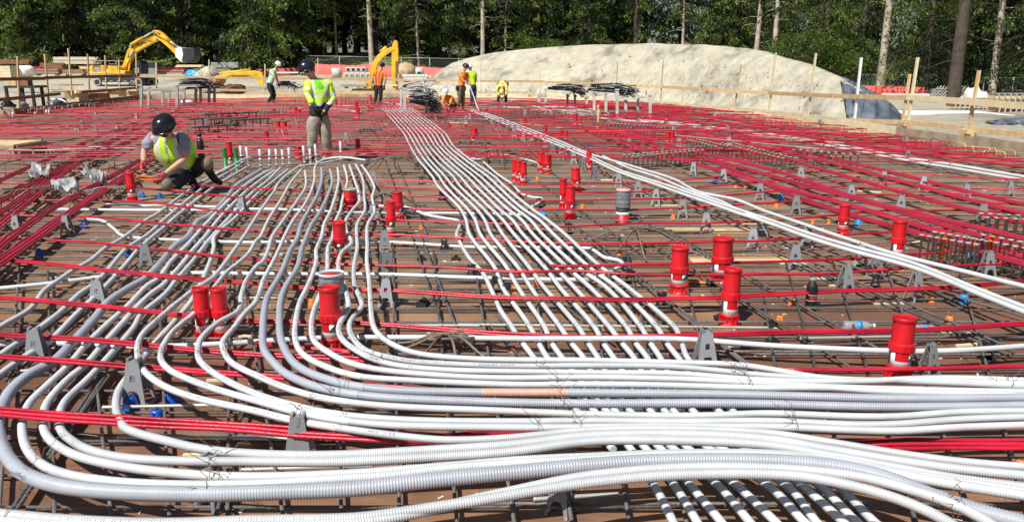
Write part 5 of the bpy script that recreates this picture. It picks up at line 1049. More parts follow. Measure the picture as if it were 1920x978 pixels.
# ================================================================== BAR SUPPORTS
def chair_mesh():
    H = .215; t = thing('bar_chair', '', 'bar chair'); 
    for s_ in (-1, 1):
        # A-shaped plate with a hole and an arched foot, leaning to the crown
        out = [(-.062, 0), (-.028, H), (.028, H), (.062, 0), (.044, 0), (.030, .055), (.018, .078), (0, .086), (-.018, .078), (-.030, .055), (-.044, 0)]
        b = MB(); y0 = s_ * .045; y1 = s_ * .012
        def pt(x, z, o_=0): return Vector((x, y0 + (y1 - y0) * z / H + o_, z))
        L_ = [(-.062, 0), (-.044, 0), (-.030, .055), (-.018, .078), (-.014, .118), (-.012, .15), (-.028, H)]; Rt = [(-x, z) for x, z in L_]
        b.prism([pt(x, z) for x, z in L_], (0, .006 * s_, 0)); b.prism([pt(x, z) for x, z in Rt][::-1], (0, .006 * s_, 0))
        b.prism([pt(x, z) for x, z in [(-.018, .078), (.018, .078), (.014, .118), (-.014, .118)]], (0, .0058 * s_, 0)); b.prism([pt(x, z) for x, z in [(-.012, .15), (.012, .15), (.028, H), (-.028, H)]], (0, .0058 * s_, 0))
        b.build('side_plate', 'chair_plastic', t)
    b = MB(); b.box((-.022, 0, H + .004), (.012, .04, .014)); b.box((.022, 0, H + .004), (.012, .04, .014)); b.box((0, 0, H - .006), (.05, .034, .010)); b.build('saddle', 'chair_plastic', t)
    b = MB(); b.box((-.053, 0, .006), (.016, .112, .008)); b.box((.053, 0, .006), (.016, .112, .008)); b.build('foot_bar', 'chair_plastic', t)
    return t
CH = chair_mesh(); first = True
GC = 'grey plastic bar chairs holding up the steel'
for px, py, s_, l_ in [(262, 757, 1.12, 'large grey chair in the lower left, beside the blue cap'), (565, 868, 1.05, 'grey chair poking up between the conduits above the lowest red tendon'), (722, 474, 1, 'grey chair right of the middle fan, uppermost of three'), (724, 520, 1, 'grey chair right of the middle fan, middle of three'), (727, 575, 1, 'grey chair right of the middle fan, lowest of three'), (275, 503, 1, None), (187, 578, 1, 'grey chair on the long pale bar left of the twin sleeves'), (73, 682, 1, 'grey chair near the left edge under a red tendon'), (35, 443, 1, None), (128, 443, 1, None), (402, 950, 1, None), (1060, 905, .9, None), (1050, 960, .8, None), (700, 350, 1, None),
        (1489, 506, 1, 'grey chair left of the black bottle'), (1512, 463, 1, None), (1613, 504, 1, None), (1583, 550, 1, 'grey chair right of the black bottle'), (1713, 565, 1, 'dark backed grey chair under the front straight conduit'), (1848, 520, 1, None), (1323, 437, 1, None), (1410, 470, 1, 'grey chair between the wide labelled sleeve and the straight conduits'), (1427, 442, 1, None), (1278, 409, 1, None), (1230, 386, 1, None), (1195, 370, 1, None), (1160, 355, 1, None), (1115, 339, 1, None), (1092, 322, 1, None), (1075, 309, 1, None), (1053, 300, 1, None), (1035, 290, 1, None), (1023, 282, 1, None), (997, 275, 1, None), (982, 267, 1, None), (965, 261, 1, None), (950, 254, 1, None), (935, 247, 1, None), (922, 241, 1, None),
        (1593, 378, 1, None), (1688, 400, 1, None), (1491, 402, 1, None), (1300, 330, 1, None), (1355, 345, 1, 'grey chair beside the blue painted mark'), (1425, 375, 1, None), (1730, 360, 1, None), (1655, 350, 1, None), (1840, 420, 1, None), (1808, 375, 1, None), (1700, 305, 1, None), (1890, 370, 1, None), (1320, 690, 1.05, 'grey chair just above the corrugated band at the right'), (1640, 520, .9, None), (1740, 700, .8, None), (455, 405, 1, None), (1500, 340, 1, None), (1240, 300, 1, None), (1180, 278, 1, None), (700, 420, 1, None)]:
    p = P(px, py); rz = rnd.uniform(-.55, .55)
    lab = l_ or 'grey plastic bar chair standing among the steel and tendons'
    if first: CH.location = p; CH.rotation_euler = (0, 0, rz); CH.scale = (s_,) * 3; tag(CH, lab, group=GC); first = False
    else: dup(CH, p, rz, (s_,) * 3, lab, GC)
q = random.Random(77)
for i in range(60):     # rows of the same chairs further off
    x = q.uniform(-14, 8.6); Y = q.uniform(15, 30); p = P(960 + x / Y * F, 10); dup(CH, (x, Y, 0), q.uniform(-.4, .4), None, 'far grey bar chair half hidden in the red mat', 'far bar chairs in the red mat')
def low_support():
    t = thing('ring_support', '', 'bar support'); b = MB(); b.lathe([(.052, 0), (.052, .006), (.044, .006), (.044, 0)], 18); b.build('ring', 'black_plastic', t)
    for k in range(4): a = k * 1.571 + .4; b = MB(); b.bar((.046 * math.cos(a), .046 * math.sin(a), 0), (.018 * math.cos(a), .018 * math.sin(a), .085), .012, .008); b.build('leg', 'black_plastic', t)
    b = MB(); b.box((0, 0, .088), (.05, .05, .01)); b.box((0, .022, .10), (.05, .008, .02)); b.box((0, -.022, .10), (.05, .008, .02)); b.build('saddle', 'black_plastic', t); return t
LS = low_support(); first = True
for px, py in [(1180, 530), (1240, 575), (1322, 648), (1065, 438), (950, 560), (833, 470), (828, 375), (782, 318), (930, 545), (1850, 672), (1640, 540), (1010, 388), (885, 520), (768, 295), (742, 250), (735, 235), (752, 262), (790, 345)]:
    p = P(px, py)
    if first: LS.location = p; tag(LS, 'black plastic ring support under the bars beside the wavy bundle', group='black ring supports'); first = False
    else: dup(LS, p, rnd.uniform(0, 3), None, 'black plastic ring support under the bars beside the wavy bundle', 'black ring supports')
def small_cap(mk, name):
    t = thing(name, '', 'anchor cap'); b = MB(); b.lathe([(.042, 0), (.040, .006), (.026, .05), (.022, .065), (.021, .065)], 14); b.build('shell', mk, t)
    for k in range(3): a = k * 2.09; b = MB(); b.bar((.034 * math.cos(a), .034 * math.sin(a), .0), (.024 * math.cos(a), .024 * math.sin(a), .058), .006, .02); b.build('fin', mk, t)
    b = MB(); b.lathe([(.010, .065), (.010, .074)], 8); b.build('tip', 'label_dark', t); return t
for mk, name, wl, spots in [('blue_plastic', 'blue_anchor_cap', 'blue', [(321, 757), (74, 480), (243, 482), (160, 428), (303, 428), (295, 790), (1340, 345), (268, 370), (300, 372), (55, 380), (245, 765)]), ('lightblue_plastic', 'light_blue_anchor_cap', 'light blue', [(1464, 374), (1609, 422), (1806, 568), (1817, 488), (1015, 402), (1020, 408), (247, 720)]),
        ('orange_plastic', 'orange_anchor_cap', 'orange', [(1262, 410), (1092, 390), (1523, 419), (1553, 419), (1456, 388), (1397, 356), (1845, 552), (1745, 566), (1780, 605), (1462, 604), (1485, 572), (963, 664), (990, 470), (1005, 535), (612, 428), (790, 430), (760, 460), (1160, 478), (1060, 350), (1008, 336), (1912, 880), (1024, 412), (252, 655), (585, 572), (1705, 330), (1380, 352), (966, 548)])]:
    cp = small_cap(mk, name); first = True
    for px, py in spots:
        lab = wl + ' plastic anchor cap nailed to the deck'
        if (px, py) == (321, 757): lab = 'blue plastic anchor cap right of the large grey chair in the lower left'
        if (px, py) == (1806, 568): lab = 'bright light blue anchor cap right of the dark backed grey chair'
        if wl == 'orange': cp.scale = (.75,) * 3
        if first: cp.location = P(px, py); tag(cp, lab, group=wl + ' anchor caps'); first = False
        else: dup(cp, P(px, py), rnd.uniform(0, 3), None, lab, wl + ' anchor caps')
cd_ = None
for px, py in [(1445, 612), (1448, 645), (1350, 600), (855, 488), (795, 570), (790, 575), (1175, 490), (1400, 655), (790, 488), (840, 470), (1480, 660)]:
    p = P(px, py); b = MB(); b.box((0, 0, .016), (.075, .05, .03)); b.box((0, 0, .037), (.035, .03, .012)); b.lathe([(.008, .04), (.008, .055)], 8); ob = b.build('spacer_block', 'black_plastic', o=(0, 0, 0), label='small black spacer block on the deck', cat='spacer', group='black spacer blocks'); ob.location = p; ob.rotation_euler.z = rnd.uniform(-.3, .3)
# wood shims and scraps on the deck
for k, (px, py, L, a, w_, mk) in enumerate([(1665, 570, .22, 0, .03, 'pale_timber'), (1715, 456, .2, .6, .03, 'pale_timber'), (1575, 536, .18, .1, .03, 'pale_timber'), (1560, 524, .25, 0, .04, 'pale_timber'), (1340, 433, .22, .2, .04, 'pale_timber'), (1380, 436, .3, 0, .04, 'pale_timber'), (1270, 405, .2, 0, .04, 'pale_timber'), (1140, 338, .3, 0, .06, 'pale_timber'), (1800, 627, .22, .05, .03, 'pale_timber'), (1820, 648, .2, .2, .025, 'pale_timber'), (1500, 502, .25, 0, .03, 'pale_timber'), (1250, 386, .3, 0, .04, 'pale_timber'), (370, 855, .12, .1, .02, 'pale_timber'), (440, 828, .18, .05, .02, 'pale_timber'), (470, 632, .2, 0, .03, 'pale_timber'), (468, 640, .2, .1, .03, 'timber'), (490, 560, .3, 0, .03, 'pale_timber'), (455, 620, .15, 0, .03, 'pale_timber'), (640, 470, .2, .3, .03, 'pale_timber'), (1400, 425, .3, .1, .05, 'timber'), (1060, 310, .4, 0, .05, 'pale_timber'), (860, 302, .3, .2, .05, 'timber'), (1350, 545, .0, 0, .03, 'timber'), (1630, 360, .3, -.5, .06, 'pale_timber'), (405, 715, .1, 0, .02, 'pale_timber'), (505, 478, .25, .05, .03, 'pale_timber'), (345, 640, .2, 0, .03, 'pale_timber')]):
    if L <= 0: continue
    b = MB(); b.box((0, 0, .008), (L, w_, .012)); ob = b.build('wood_shim', mk, o=(0, 0, 0), label='pale thin wood shim lying on the deck', cat='shim', group='pale wood shims scattered on the deck'); ob.location = P(px, py); ob.rotation_euler.z = a
for k, (px, py, W, D, l_) in enumerate([(1400, 488, 1.0, .35, 'yellow plywood strip under the bars right of the wide labelled sleeve'), (1330, 432, .9, .3, 'yellow plywood strip beside the arched rusty bars'), (1390, 420, .7, .3, 'yellow plywood strip behind the grey chairs')]):
    b = MB(); b.box((0, 0, .004), (W, D, .008)); ob = b.build('plywood_strip', 'timber', o=(0, 0, 0), label=l_, cat='plywood'); ob.location = P(px, py)
for k, (px, py, W, D, r_, l_, mk) in enumerate([(697, 291, .55, .5, .1, 'brown cardboard scrap beside the red sleeve behind the fan', 'dark_card'), (860, 243, .5, .4, .2, 'open brown box beyond the wavy bundle', 'cardboard')]):
    o = P(px, py); t = thing('cardboard_scrap', l_, 'cardboard', o, r_)
    b = MB(); b.box((0, 0, .17), (W, D, .02), Matrix.Rotation(.1, 3, 'X')); b.build('top', mk, t)
    b = MB(); b.box((0, -D / 2, .09), (W, .015, .17)); b.build('side', mk, t); b = MB(); b.box((-W / 2, 0, .09), (.015, D, .17)); b.build('side', mk, t)
# plastic film at the left
for k, (pp, l_) in enumerate([([(52, 322), (70, 316), (95, 322), (88, 330)], 'crumpled clear film bag over the hoops at the left'), ([(155, 315), (172, 312), (205, 337), (190, 334)], 'twisted strip of clear film left of the kneeling worker'), ([(150, 325), (180, 318), (200, 330), (170, 334)], 'crumpled clear film under the twisted strip'), ([(95, 344), (140, 340), (150, 352), (110, 356)], 'clear film lying over the flat red bands')]):
    cs = [P(x, y, .22) for x, y in pp]; n = 12; v = []
    for i in range(n + 1):
        for j in range(n + 1):
            a = cs[0].lerp(cs[1], i / n); c = cs[3].lerp(cs[2], i / n); p = a.lerp(c, j / n); v.append(p + Vector((0, 0, .14 * noise.noise(p * 6) + .07 * noise.noise(p * 17))))
    b = MB(); b.add(v, [(i * (n + 1) + j, i * (n + 1) + j + 1, (i + 1) * (n + 1) + j + 1, (i + 1) * (n + 1) + j) for i in range(n) for j in range(n)], 0, True); ob = b.build('plastic_film', 'film', o=cs[0], label=l_, cat='plastic film'); m = ob.modifiers.new('thick', 'SOLIDIFY'); m.thickness = .004

# ================================================================== RED SLEEVES
def sleeve_proto():
    t = thing('pipe_sleeve', '', 'pipe sleeve')      # unit: radius .062 (tube), total height .33
    b = MB(); b.lathe([(.080, 0), (.080, .006), (.067, .012), (.065, .050), (.070, .052), (.070, .062), (.064, .064)], 24)
    for k in range(12): a = k * .5236; b.box((.068 * math.cos(a), .068 * math.sin(a), .030), (.012, .008, .038), Matrix.Rotation(a, 3, 'Z'))
    b.build('base', 'sleeve', t)
    b = MB(); b.lathe([(.0600, .062), (.0600, .145)], 24); b.build('label', 'label_white', t)
    b = MB()
    def patch(a0, a1, f0, f1, mi, n=8, r=.0612):
        v = []
        for i in range(n + 1):
            a = a0 + (a1 - a0) * i / n; u = i / n; v += [(r * math.sin(a), -r * math.cos(a), f0(u)), (r * math.sin(a), -r * math.cos(a), f1(u))]
        b.add(v, [(2 * i, 2 * i + 2, 2 * i + 3, 2 * i + 1) for i in range(n)], mi)
    patch(-1.2, .1, lambda u: .098, lambda u: .142, 0); patch(.0, 1.3, lambda u: .098, lambda u: .104 + .036 * min(1, u * 1.6), 1, r=.0616); patch(-2.9, -1.7, lambda u: .075, lambda u: .138, 1); patch(1.7, 2.8, lambda u: .098, lambda u: .138, 0)
    for i in range(7): patch(-1 + i * .3, -.86 + i * .3, lambda u: .076, lambda u: .084, 2, 2)
    b.build('label_print', ['sleeve', 'label_dark', 'chair_plastic'], t)
    b = MB(); b.lathe([(.064, .143), (.0695, .147), (.0705, .183), (.0685, .188), (.0600, .190)], 12, smooth=False)
    for k in range(12): a = k * .5236; b.box((.0695 * math.cos(a), .0695 * math.sin(a), .165), (.004, .006, .034), Matrix.Rotation(a, 3, 'Z'))
    b.build('collar', 'sleeve', t)
    pr = []; z = .188
    while z < .302: pr += [(.0605, z), (.0620, z + .0022), (.0605, z + .0045)]; z += .0052
    b = MB(); b.lathe(pr, 24); b.build('tube', 'sleeve', t)
    b = MB(); b.lathe([(.0635, .300), (.0650, .301), (.0650, .317), (.0632, .321), (.0610, .3215), (.0600, .319), (.0, .320)], 24); b.box((-.066, 0, .310), (.010, .014, .006)); b.box((0, 0, .321), (.05, .006, .003)); b.build('cap', 'sleeve', t)
    return t
SP = sleeve_proto()
def sleeve(px, yb, yt, wpx, label, group=None, tilt=0, lab=True):
    p = P(px, yb - wpx * .12); d = Vector((p.x, p.y, CAMH)).length; top = PY(px, yt, p.y + .02)
    h = max(.18, min(.46, top.z)); r = min(.078, max(.045, wpx * d / F / 2 * .92)); s = r / .062
    global sfirst
    if sfirst: SP.location = p; SP.scale = (s, s, h / .325); SP.rotation_euler = (tilt, tilt * .6, rnd.uniform(-.3, .3)); tag(SP, label, group=group); sfirst = False; return SP
    o = dup(SP, p, rnd.uniform(-.3, .3), (s, s, h / .325), label)
    if 'group' in o.keys() and not group: del o['group']
    if group: o['group'] = group
    o.rotation_euler = (rnd.uniform(-.035, .035), rnd.uniform(-.035, .035), rnd.uniform(-.6, .6)); return o
sfirst = True
for a in [(1683, 710, 590, 38, 'nearest red sleeve at the right, standing above the corrugated band'), (1366, 612, 500, 33, 'red labelled sleeve left of the black bottle, front one of three'), (1353, 532, 443, 39, 'wide red sleeve with a pictogram label behind the front one'), (1273, 552, 460, 33, 'red labelled sleeve, leftmost of the three left of the black bottle'), (1068, 412, 347, 19, 'front one of the pair of labelled red sleeves left of the taped sleeve'), (1056, 392, 333, 14, 'slim red sleeve hidden behind the pair left of the taped sleeve'), (1080, 361, 314, 18, 'red sleeve with a white band behind the slim one'),
          (1026, 328, 289, 18, 'wide red sleeve with a white band beside the conduit arch'), (1015, 323, 285, 14, 'red sleeve behind the wide one beside the conduit arch'), (981, 349, 303, 12, 'right one of three slim red sleeves at the bundle'), (973, 343, 300, 10, 'middle one of three slim red sleeves at the bundle'), (966, 339, 298, 10, 'left one of three slim red sleeves at the bundle'), (1105, 322, 285, 10, 'slim red sleeve standing in front of the straight conduits'), (1580, 440, 381, 19, 'red sleeve behind the straight conduits, left of the two'), (1681, 492, 411, 23, 'red sleeve behind the straight conduits, right of the two'),
          (1022, 256, 235, 8, 'small far red sleeve right of the chair row'), (1051, 264, 245, 7, 'left one of a far pair behind the straight conduits'), (1061, 266, 245, 7, 'right one of a far pair behind the straight conduits'), (1078, 240, 213, 9, 'taller far red sleeve left of the wooden stake'), (1089, 240, 218, 7, 'shorter far red sleeve left of the wooden stake'), (976, 238, 218, 7, 'left one of the far pair below the bending worker'), (984, 240, 220, 8, 'right one of the far pair below the bending worker'), (1252, 272, 247, 9, 'left one of the far twin sleeves in the right mat'), (1260, 272, 247, 9, 'right one of the far twin sleeves in the right mat'), (1395, 294, 280, 14, 'short lone red sleeve in the right mat'), (1464, 293, 280, 9, 'short red sleeve near the right stud rail'),
          (249, 380, 322, 15, 'red sleeve in front of the kneeling worker with a white band'), (434, 318, 245, 11, 'tall slim red sleeve between the two green ones'), (501, 275, 246, 9, 'slim red sleeve left of the standing worker'), (523, 254, 227, 8, 'left one of the far pair behind the fan'), (534, 255, 227, 10, 'right one of the far pair behind the fan'), (514, 219, 204, 8, 'short far red sleeve below the mint shirted worker'), (672, 296, 260, 10, 'red sleeve behind the cardboard scrap'), (555, 220, 201, 6, 'left one of two far sleeves left of the standing worker'), (561, 224, 205, 7, 'right one of two far sleeves left of the standing worker'), (671, 228, 202, 8, 'front red and white sleeve right of the standing worker'), (669, 216, 190, 7, 'back red and white sleeve right of the standing worker'),
          (692, 215, 199, 5, 'left one of the small pair below the worker seen from behind'), (697, 220, 201, 7, 'right one of the small pair below the worker seen from behind'), (631, 205, 187, 5, 'small far sleeve just right of the standing worker'), (812, 222, 203, 8, 'left one of three sleeves beside the black rebar pile'), (838, 218, 203, 7, 'right one of three sleeves beside the black rebar pile'), (842, 250, 231, 7, 'red sleeve in front of the open brown box'), (889, 272, 240, 12, 'red sleeve standing among the far arched bars'), (899, 220, 205, 6, 'left far sleeve under the orange worker'), (911, 220, 205, 7, 'right far sleeve under the orange worker'), (933, 205, 194, 6, 'far sleeve at the feet of the bending worker'), (695, 198, 178, 5, 'farthest red sleeve left of the worker seen from behind'),
          (733, 448, 375, 18, 'front one of the pair of red sleeves right of the fan'), (748, 415, 358, 20, 'back one of the pair of red sleeves right of the fan'), (640, 488, 413, 26, 'red sleeve standing inside the fan, middle one'), (384, 640, 536, 29, 'left one of the twin red sleeves at the left'), (420, 640, 536, 29, 'right one of the twin red sleeves at the left'), (625, 658, 535, 39, 'big red sleeve inside the sweep in front of the grey taped one'), (1850, 706, 700, 0, '')]:
    if a[3]: sleeve(*a)
# kinds with tape, silver lid or other colour
def retint(o, names, mk):
    for c in o.children:
        if c.name.split('.')[0] in names: c.data = c.data.copy(); c.data.materials[0] = M[mk]
s = sleeve(657, 400, 352, 26, 'red sleeve with a silver lid at the top of the fan'); retint(s, ['cap'], 'steel_light'); retint(s, ['label'], 'sleeve')
s = sleeve(561, 303, 275, 13, 'wide open red sleeve among the grey stubs')
def taped(px, yb, yt, w_, label, cut=False):
    p = P(px, yb); d = Vector((p.x, p.y, CAMH)).length; h = PY(px, yt, p.y).z; r = w_ * d / F / 2; t = thing('taped_sleeve', label, 'pipe sleeve', p)
    b = MB(); b.lathe([(r * 1.1, 0), (r * 1.1, .01), (r * .95, .02), (r * .95, h * .5)], 24); b.build('base', 'sleeve', t)
    b = MB(); b.lathe([(r * .97, h * .24), (r * .97, h * .33)], 24); b.build('label', 'label_white', t); b = MB(); b.lathe([(r * .965, h * .33), (r * .965, h * .45)], 24); b.build('label_print', 'label_dark', t)
    pr = [(r * (1.06 + .05 * math.sin(i * 2.1) + .02 * math.sin(i * 5)), h * (.45 + .5 * i / 12)) for i in range(13)]; b = MB(); b.lathe(pr, 24); b.build('tape_wrap', 'tape', t)
    if cut: b = MB(); b.lathe([(r * 1.1, h * .94), (r * 1.1, h), (r * 1.03, h), (r * 1.02, h - .03)], 24); b.build('rim', 'stub_pvc', t); b = MB(); b.lathe([(r * 1.0, h - .014), (0.001, h - .006)], 24); b.build('plug', 'sleeve', t)
    else: b = MB(); b.lathe([(r * 1.08, h * .94), (r * 1.0, h), (.001, h * 1.005)], 24); b.build('top', 'pink_sheet', t)
taped(1167, 417, 354, 26, 'sleeve wrapped in grey tape standing right of the three red ones'); taped(626, 600, 510, 42, 'wide grey taped sleeve with a pink plug behind the big red sleeve', True)
def green(px, yb, yt, label):
    p = P(px, yb); h = max(.2, PY(px, yt, p.y).z); t = thing('green_sleeve', label, 'pipe sleeve', p); b = MB(); b.lathe([(.045, 0), (.045, .01), (.036, .015), (.036, h * .6)], 16); b.build('base', 'green_plastic', t)
    b = MB(); b.lathe([(.039, h * .6), (.039, h * .97), (.036, h)], 10, smooth=False); b.build('tube', 'green_plastic', t); b = MB(); b.lathe([(.042, h * .96), (.042, h * .99), (.001, h)], 16); b.build('cap', 'green_plastic', t)
green(424, 320, 278, 'green sleeve left of the tall slim red one'); green(445, 320, 278, 'green sleeve right of the tall slim red one')
# ================================================================== BOTTLES AND SMALL THINGS
def bottle():
    p = P(1519, 580); t = thing('drink_bottle', 'black drink bottle with red lettering and a loop cap standing on the deck', 'bottle', p, .15); k = 1.0
    b = MB(); b.lathe([(.036, 0), (.038, .004), (.038, .165), (.034, .185), (.024, .20), (.0235, .205)], 24); b.build('body', 'bottle_black', t)
    b = MB(); b.lathe([(.0225, .205), (.0225, .212)], 20); b.build('ring', 'steel_light', t)
    cp = MB(); cp.lathe([(.026, .212), (.026, .232), (.022, .236), (.001, .237)], 20); cap = cp.build('cap', 'machine_grey', t)
    b = MB(); b.tube([(.022 * math.cos(a), 0, .235 + .022 * math.sin(a)) for a in [i * math.pi / 10 for i in range(11)]], .004, 6); b.build('loop', 'bottle_black', cap)
    b = MB()
    for z in (.112, .072): b.lathe([(.0384, z), (.0384, z + .003)], 24)
    b.build('stripe', 'label_white', t)
    v, f = text_mesh('RIM', .036, .0004); b = MB(); b.add([((.0386) * math.sin(x / .0385), -(.0386 + z) * math.cos(x / .0385), .093 + y) for x, y, z in v], f); b.build('lettering', 'bottle_red', t)
bottle()
def flask():
    p = P(378, 292); p = P(378, 300, .0); t = thing('drink_flask', 'black steel flask standing behind the kneeling worker', 'bottle', p); b = MB(); b.lathe([(.05, 0), (.05, .26), (.03, .31)], 20); b.build('body', 'bottle_black', t); b = MB(); b.lathe([(.033, .312), (.033, .325)], 16); b.build('ring', 'steel_light', t); b = MB(); b.lathe([(.03, .326), (.03, .38), (.001, .385)], 16); b.build('cap', 'bottle_black', t)
    t.scale = (1.25, 1.25, 1.3)
flask()
def pet(px, py, rz, label):
    t = thing('water_bottle', label, 'water bottle', P(px, py, .034), rz); ax = Matrix.Rotation(math.pi / 2, 3, 'Y'); pr = [(.02, 0), (.03, .006)]
    for i in range(8): pr += [(.032, .012 + i * .012), (.0305, .018 + i * .012)]
    pr += [(.032, .115), (.030, .14), (.014, .175), (.0125, .19)]; b = MB(); b.lathe(pr, 18, ax=ax); b.build('body', 'clear', t); b = MB(); b.lathe([(.0325, .08), (.0325, .112)], 18, ax=ax); b.build('label', 'lightblue_plastic', t); b = MB(); b.lathe([(.0145, .19), (.0145, .203), (.001, .204)], 12, ax=ax); b.build('cap', 'label_white', t)
pet(1582, 610, .0, 'clear plastic water bottle lying left of the nearest red sleeve'); pet(1708, 618, .1, 'clear plastic water bottle lying right of the nearest red sleeve, under the tendon')
v, f = text_mesh('3N', .18, .0008); b = MB(); b.add([(x, y * 1.4, z + .002) for x, y, z in v], f); ob = b.build('painted_mark', 'blue_plastic', o=(0, 0, 0), label='blue painted 3N on the deck under the right straight conduits', cat='painted mark'); ob.location = P(1357, 340, .001)
# orange tool on the deck, wooden stake
t = thing('hand_torch', 'orange handled tool lying between the three labelled sleeves', 'tool', P(1292, 528, .02), -.25); b = MB(); b.tube([(0, 0, 0), (.1, 0, 0), (.13, 0, 0)], [.013, .012, .015], 8); b.build('handle', 'orange_plastic', t); b = MB(); b.tube([(.13, 0, 0), (.2, 0, 0)], [.019, .019], 8); b.build('grip', 'black_plastic', t); b = MB(); b.tube([(.2, 0, 0), (.235, 0, .0)], [.014, .012], 8); b.build('head', 'orange_plastic', t)
a = P(1120, 241); c = PY(1122, 197, a.y); b = MB(); b.bar(a, c - Vector((0, 0, .1)), .05, .09, up=(0, 1, 0)); b.lathe([(.05, 0), (.02, .1)], 4, c - Vector((0, 0, .1))); b.build('wooden_stake', 'timber', o=a, label='yellow wooden stake standing in the far red mat', cat='stake')
# tie wires on the near conduits
GT = 'tie wires twisted round the conduits'
def tie_mesh(seed):
    q = random.Random(seed); pts = [Vector((.0225 * math.cos(a) , 0.004 * math.sin(a * 2), .0225 * math.sin(a))) for a in [i * .55 for i in range(12)]]
    for k in range(2):
        p = pts[-1].copy() if k == 0 else pts[3].copy()
        e = [p]
        for i in range(4): e.append(e[-1] + Vector((q.uniform(-.02, .02), q.uniform(-.025, .025), q.uniform(.0, .022))))
        if k == 0: pts2 = e
        else: pts3 = e
    b = MB(); b.tube(pts, .0011, 4); b.tube(pts2, .0011, 4); b.tube(pts3, .0011, 4); return b.mesh('tie_wire', ['rust_rebar'])
TM = [tie_mesh(i) for i in range(4)]
q = random.Random(21)
for i, (px, py, z) in enumerate([(1045, 716, .2), (1049, 731, .2), (1020, 690, .2), (1058, 766, .2), (1074, 776, .2), (1085, 793, .2), (1480, 775, .2), (1490, 797, .2), (1862, 712, .2), (1895, 716, .2), (650, 720, .2), (636, 733, .2), (620, 742, .2), (560, 770, .2), (588, 765, .2), (562, 790, .2), (404, 850, .2), (425, 858, .2), (410, 892, .24), (388, 918, .27), (395, 880, .24), (85, 850, .13), (70, 870, .14), (62, 893, .17), (45, 905, .17), (1378, 690, .2), (1390, 700, .2), (1400, 706, .2), (1408, 722, .2), (700, 668, .2), (600, 678, .2), (716, 675, .2), (1480, 790, .2), (1770, 945, .28), (1790, 960, .28), (1800, 950, .3), (1010, 800, .2), (20, 964, .31), (268, 668, .19), (300, 663, .19), (375, 668, .19), (425, 662, .19),
        (563, 485, .19), (480, 560, .19), (603, 470, .19), (694, 570, .19), (652, 560, .19), (677, 560, .19), (566, 465, .19), (541, 465, .19), (330, 565, .19), (290, 605, .19), (446, 555, .19), (1262, 612, .1), (1185, 545, .1), (1230, 612, .1), (1200, 612, .1), (1172, 612, .1), (1140, 611, .1), (1113, 611, .1), (1083, 611, .1), (1048, 611, .1), (1020, 611, .1), (993, 611, .1), (1130, 500, .1), (1100, 505, .1), (1080, 500, .1), (1060, 500, .1), (1040, 500, .1), (1018, 500, .1), (990, 500, .1)]):
    ob = bpy.data.objects.new('tie_wire', TM[i % 4]); sc.collection.objects.link(ob); ob.location = P(px, py, z) ; ob.rotation_euler = (0, 0, q.uniform(-.3, .3) + (1.57 if px < 1300 and 780 > py > 660 or py > 780 or (px > 1300 and py > 650) else 0)); s_ = 1.15; ob.scale = (s_, s_, s_)
    tag(ob, 'thin wire tie twisted round a conduit', 'tie wire', GT)

# ================================================================== RACKS AND BLACK BAR BUNDLES
def rack(legs, ytop, Y, label, mk='steel_light', top=True):
    o = P(legs[0][0], legs[0][1]); t = thing('steel_rack', label, 'rack', o); tops = []
    for px, yb, yt, dy in legs:
        a = P(px, yb); c = PY(px, yt, a.y); b = MB(); b.bar(a - o, c - o, .09, .09, up=(0, 1, 0)); b.box(c - o + Vector((0, 0, -.02)), (.13, .13, .04)); b.build('leg', mk, t); tops.append(c)
    tops.sort(key=lambda p: p.x)
    return t, o, tops
t, o, tp = rack([(265, 209, 160, 0), (279, 206, 163, 0), (305, 201, 170, 0), (317, 200, 170, 0), (332, 208, 160, 0), (345, 206, 165, 0)], 165, 31, 'grey steel conduit rack at the far left of the mat')
for (x0, y0, x1, y1) in [(265, 169, 334, 165), (279, 170, 345, 167), (305, 172, 345, 170)]: b = MB(); a = PY(x0, y0, 31.5); c = PY(x1, y1, 31.8); b.bar(a - o, c - o, .08, .08); b.build('cross_bar', 'steel_light', t)
t, o, tp = rack([(367, 201, 163, 0), (376, 197, 165, 0), (392, 198, 160, 0), (402, 197, 163, 0)], 165, 31, 'dark steel rack under the left black bundle', 'machine_black')
for (x0, y0, x1, y1) in [(340, 167, 405, 162), (350, 165, 410, 164)]: b = MB(); b.bar(PY(x0, y0, 35) - o, PY(x1, y1, 35) - o, .08, .08); b.build('cross_bar', 'machine_black', t)
t, o, tp = rack([(1010, 201, 177, 0), (1023, 201, 166, 0), (1100, 203, 174, 0), (1114, 217, 172, 0), (1136, 219, 174, 0), (1157, 223, 167, 0), (1173, 216, 188, 0), (1196, 217, 185, 0), (1219, 223, 177, 0)], 175, 30, 'long white grey conduit rack in front of the sand mound', 'worn_steel')
for (x0, y0, x1, y1) in [(1100, 178, 1157, 180), (1157, 180, 1219, 183), (1010, 181, 1024, 179), (1135, 183, 1196, 186)]: b = MB(); b.bar(PY(x0, y0, 28.6) - o, PY(x1, y1, 27.6) - o, .08, .08); b.build('cross_bar', 'worn_steel', t)
rack([(1064, 204, 177, 0), (1078, 205, 178, 0)], 177, 31, 'pair of dark legs carrying the left rebar bundle', 'machine_black')
rack([(752, 212, 163, 0), (759, 219, 166, 0)], 165, 28, 'pair of pale steel posts at the head of the wavy bundle', 'worn_steel')
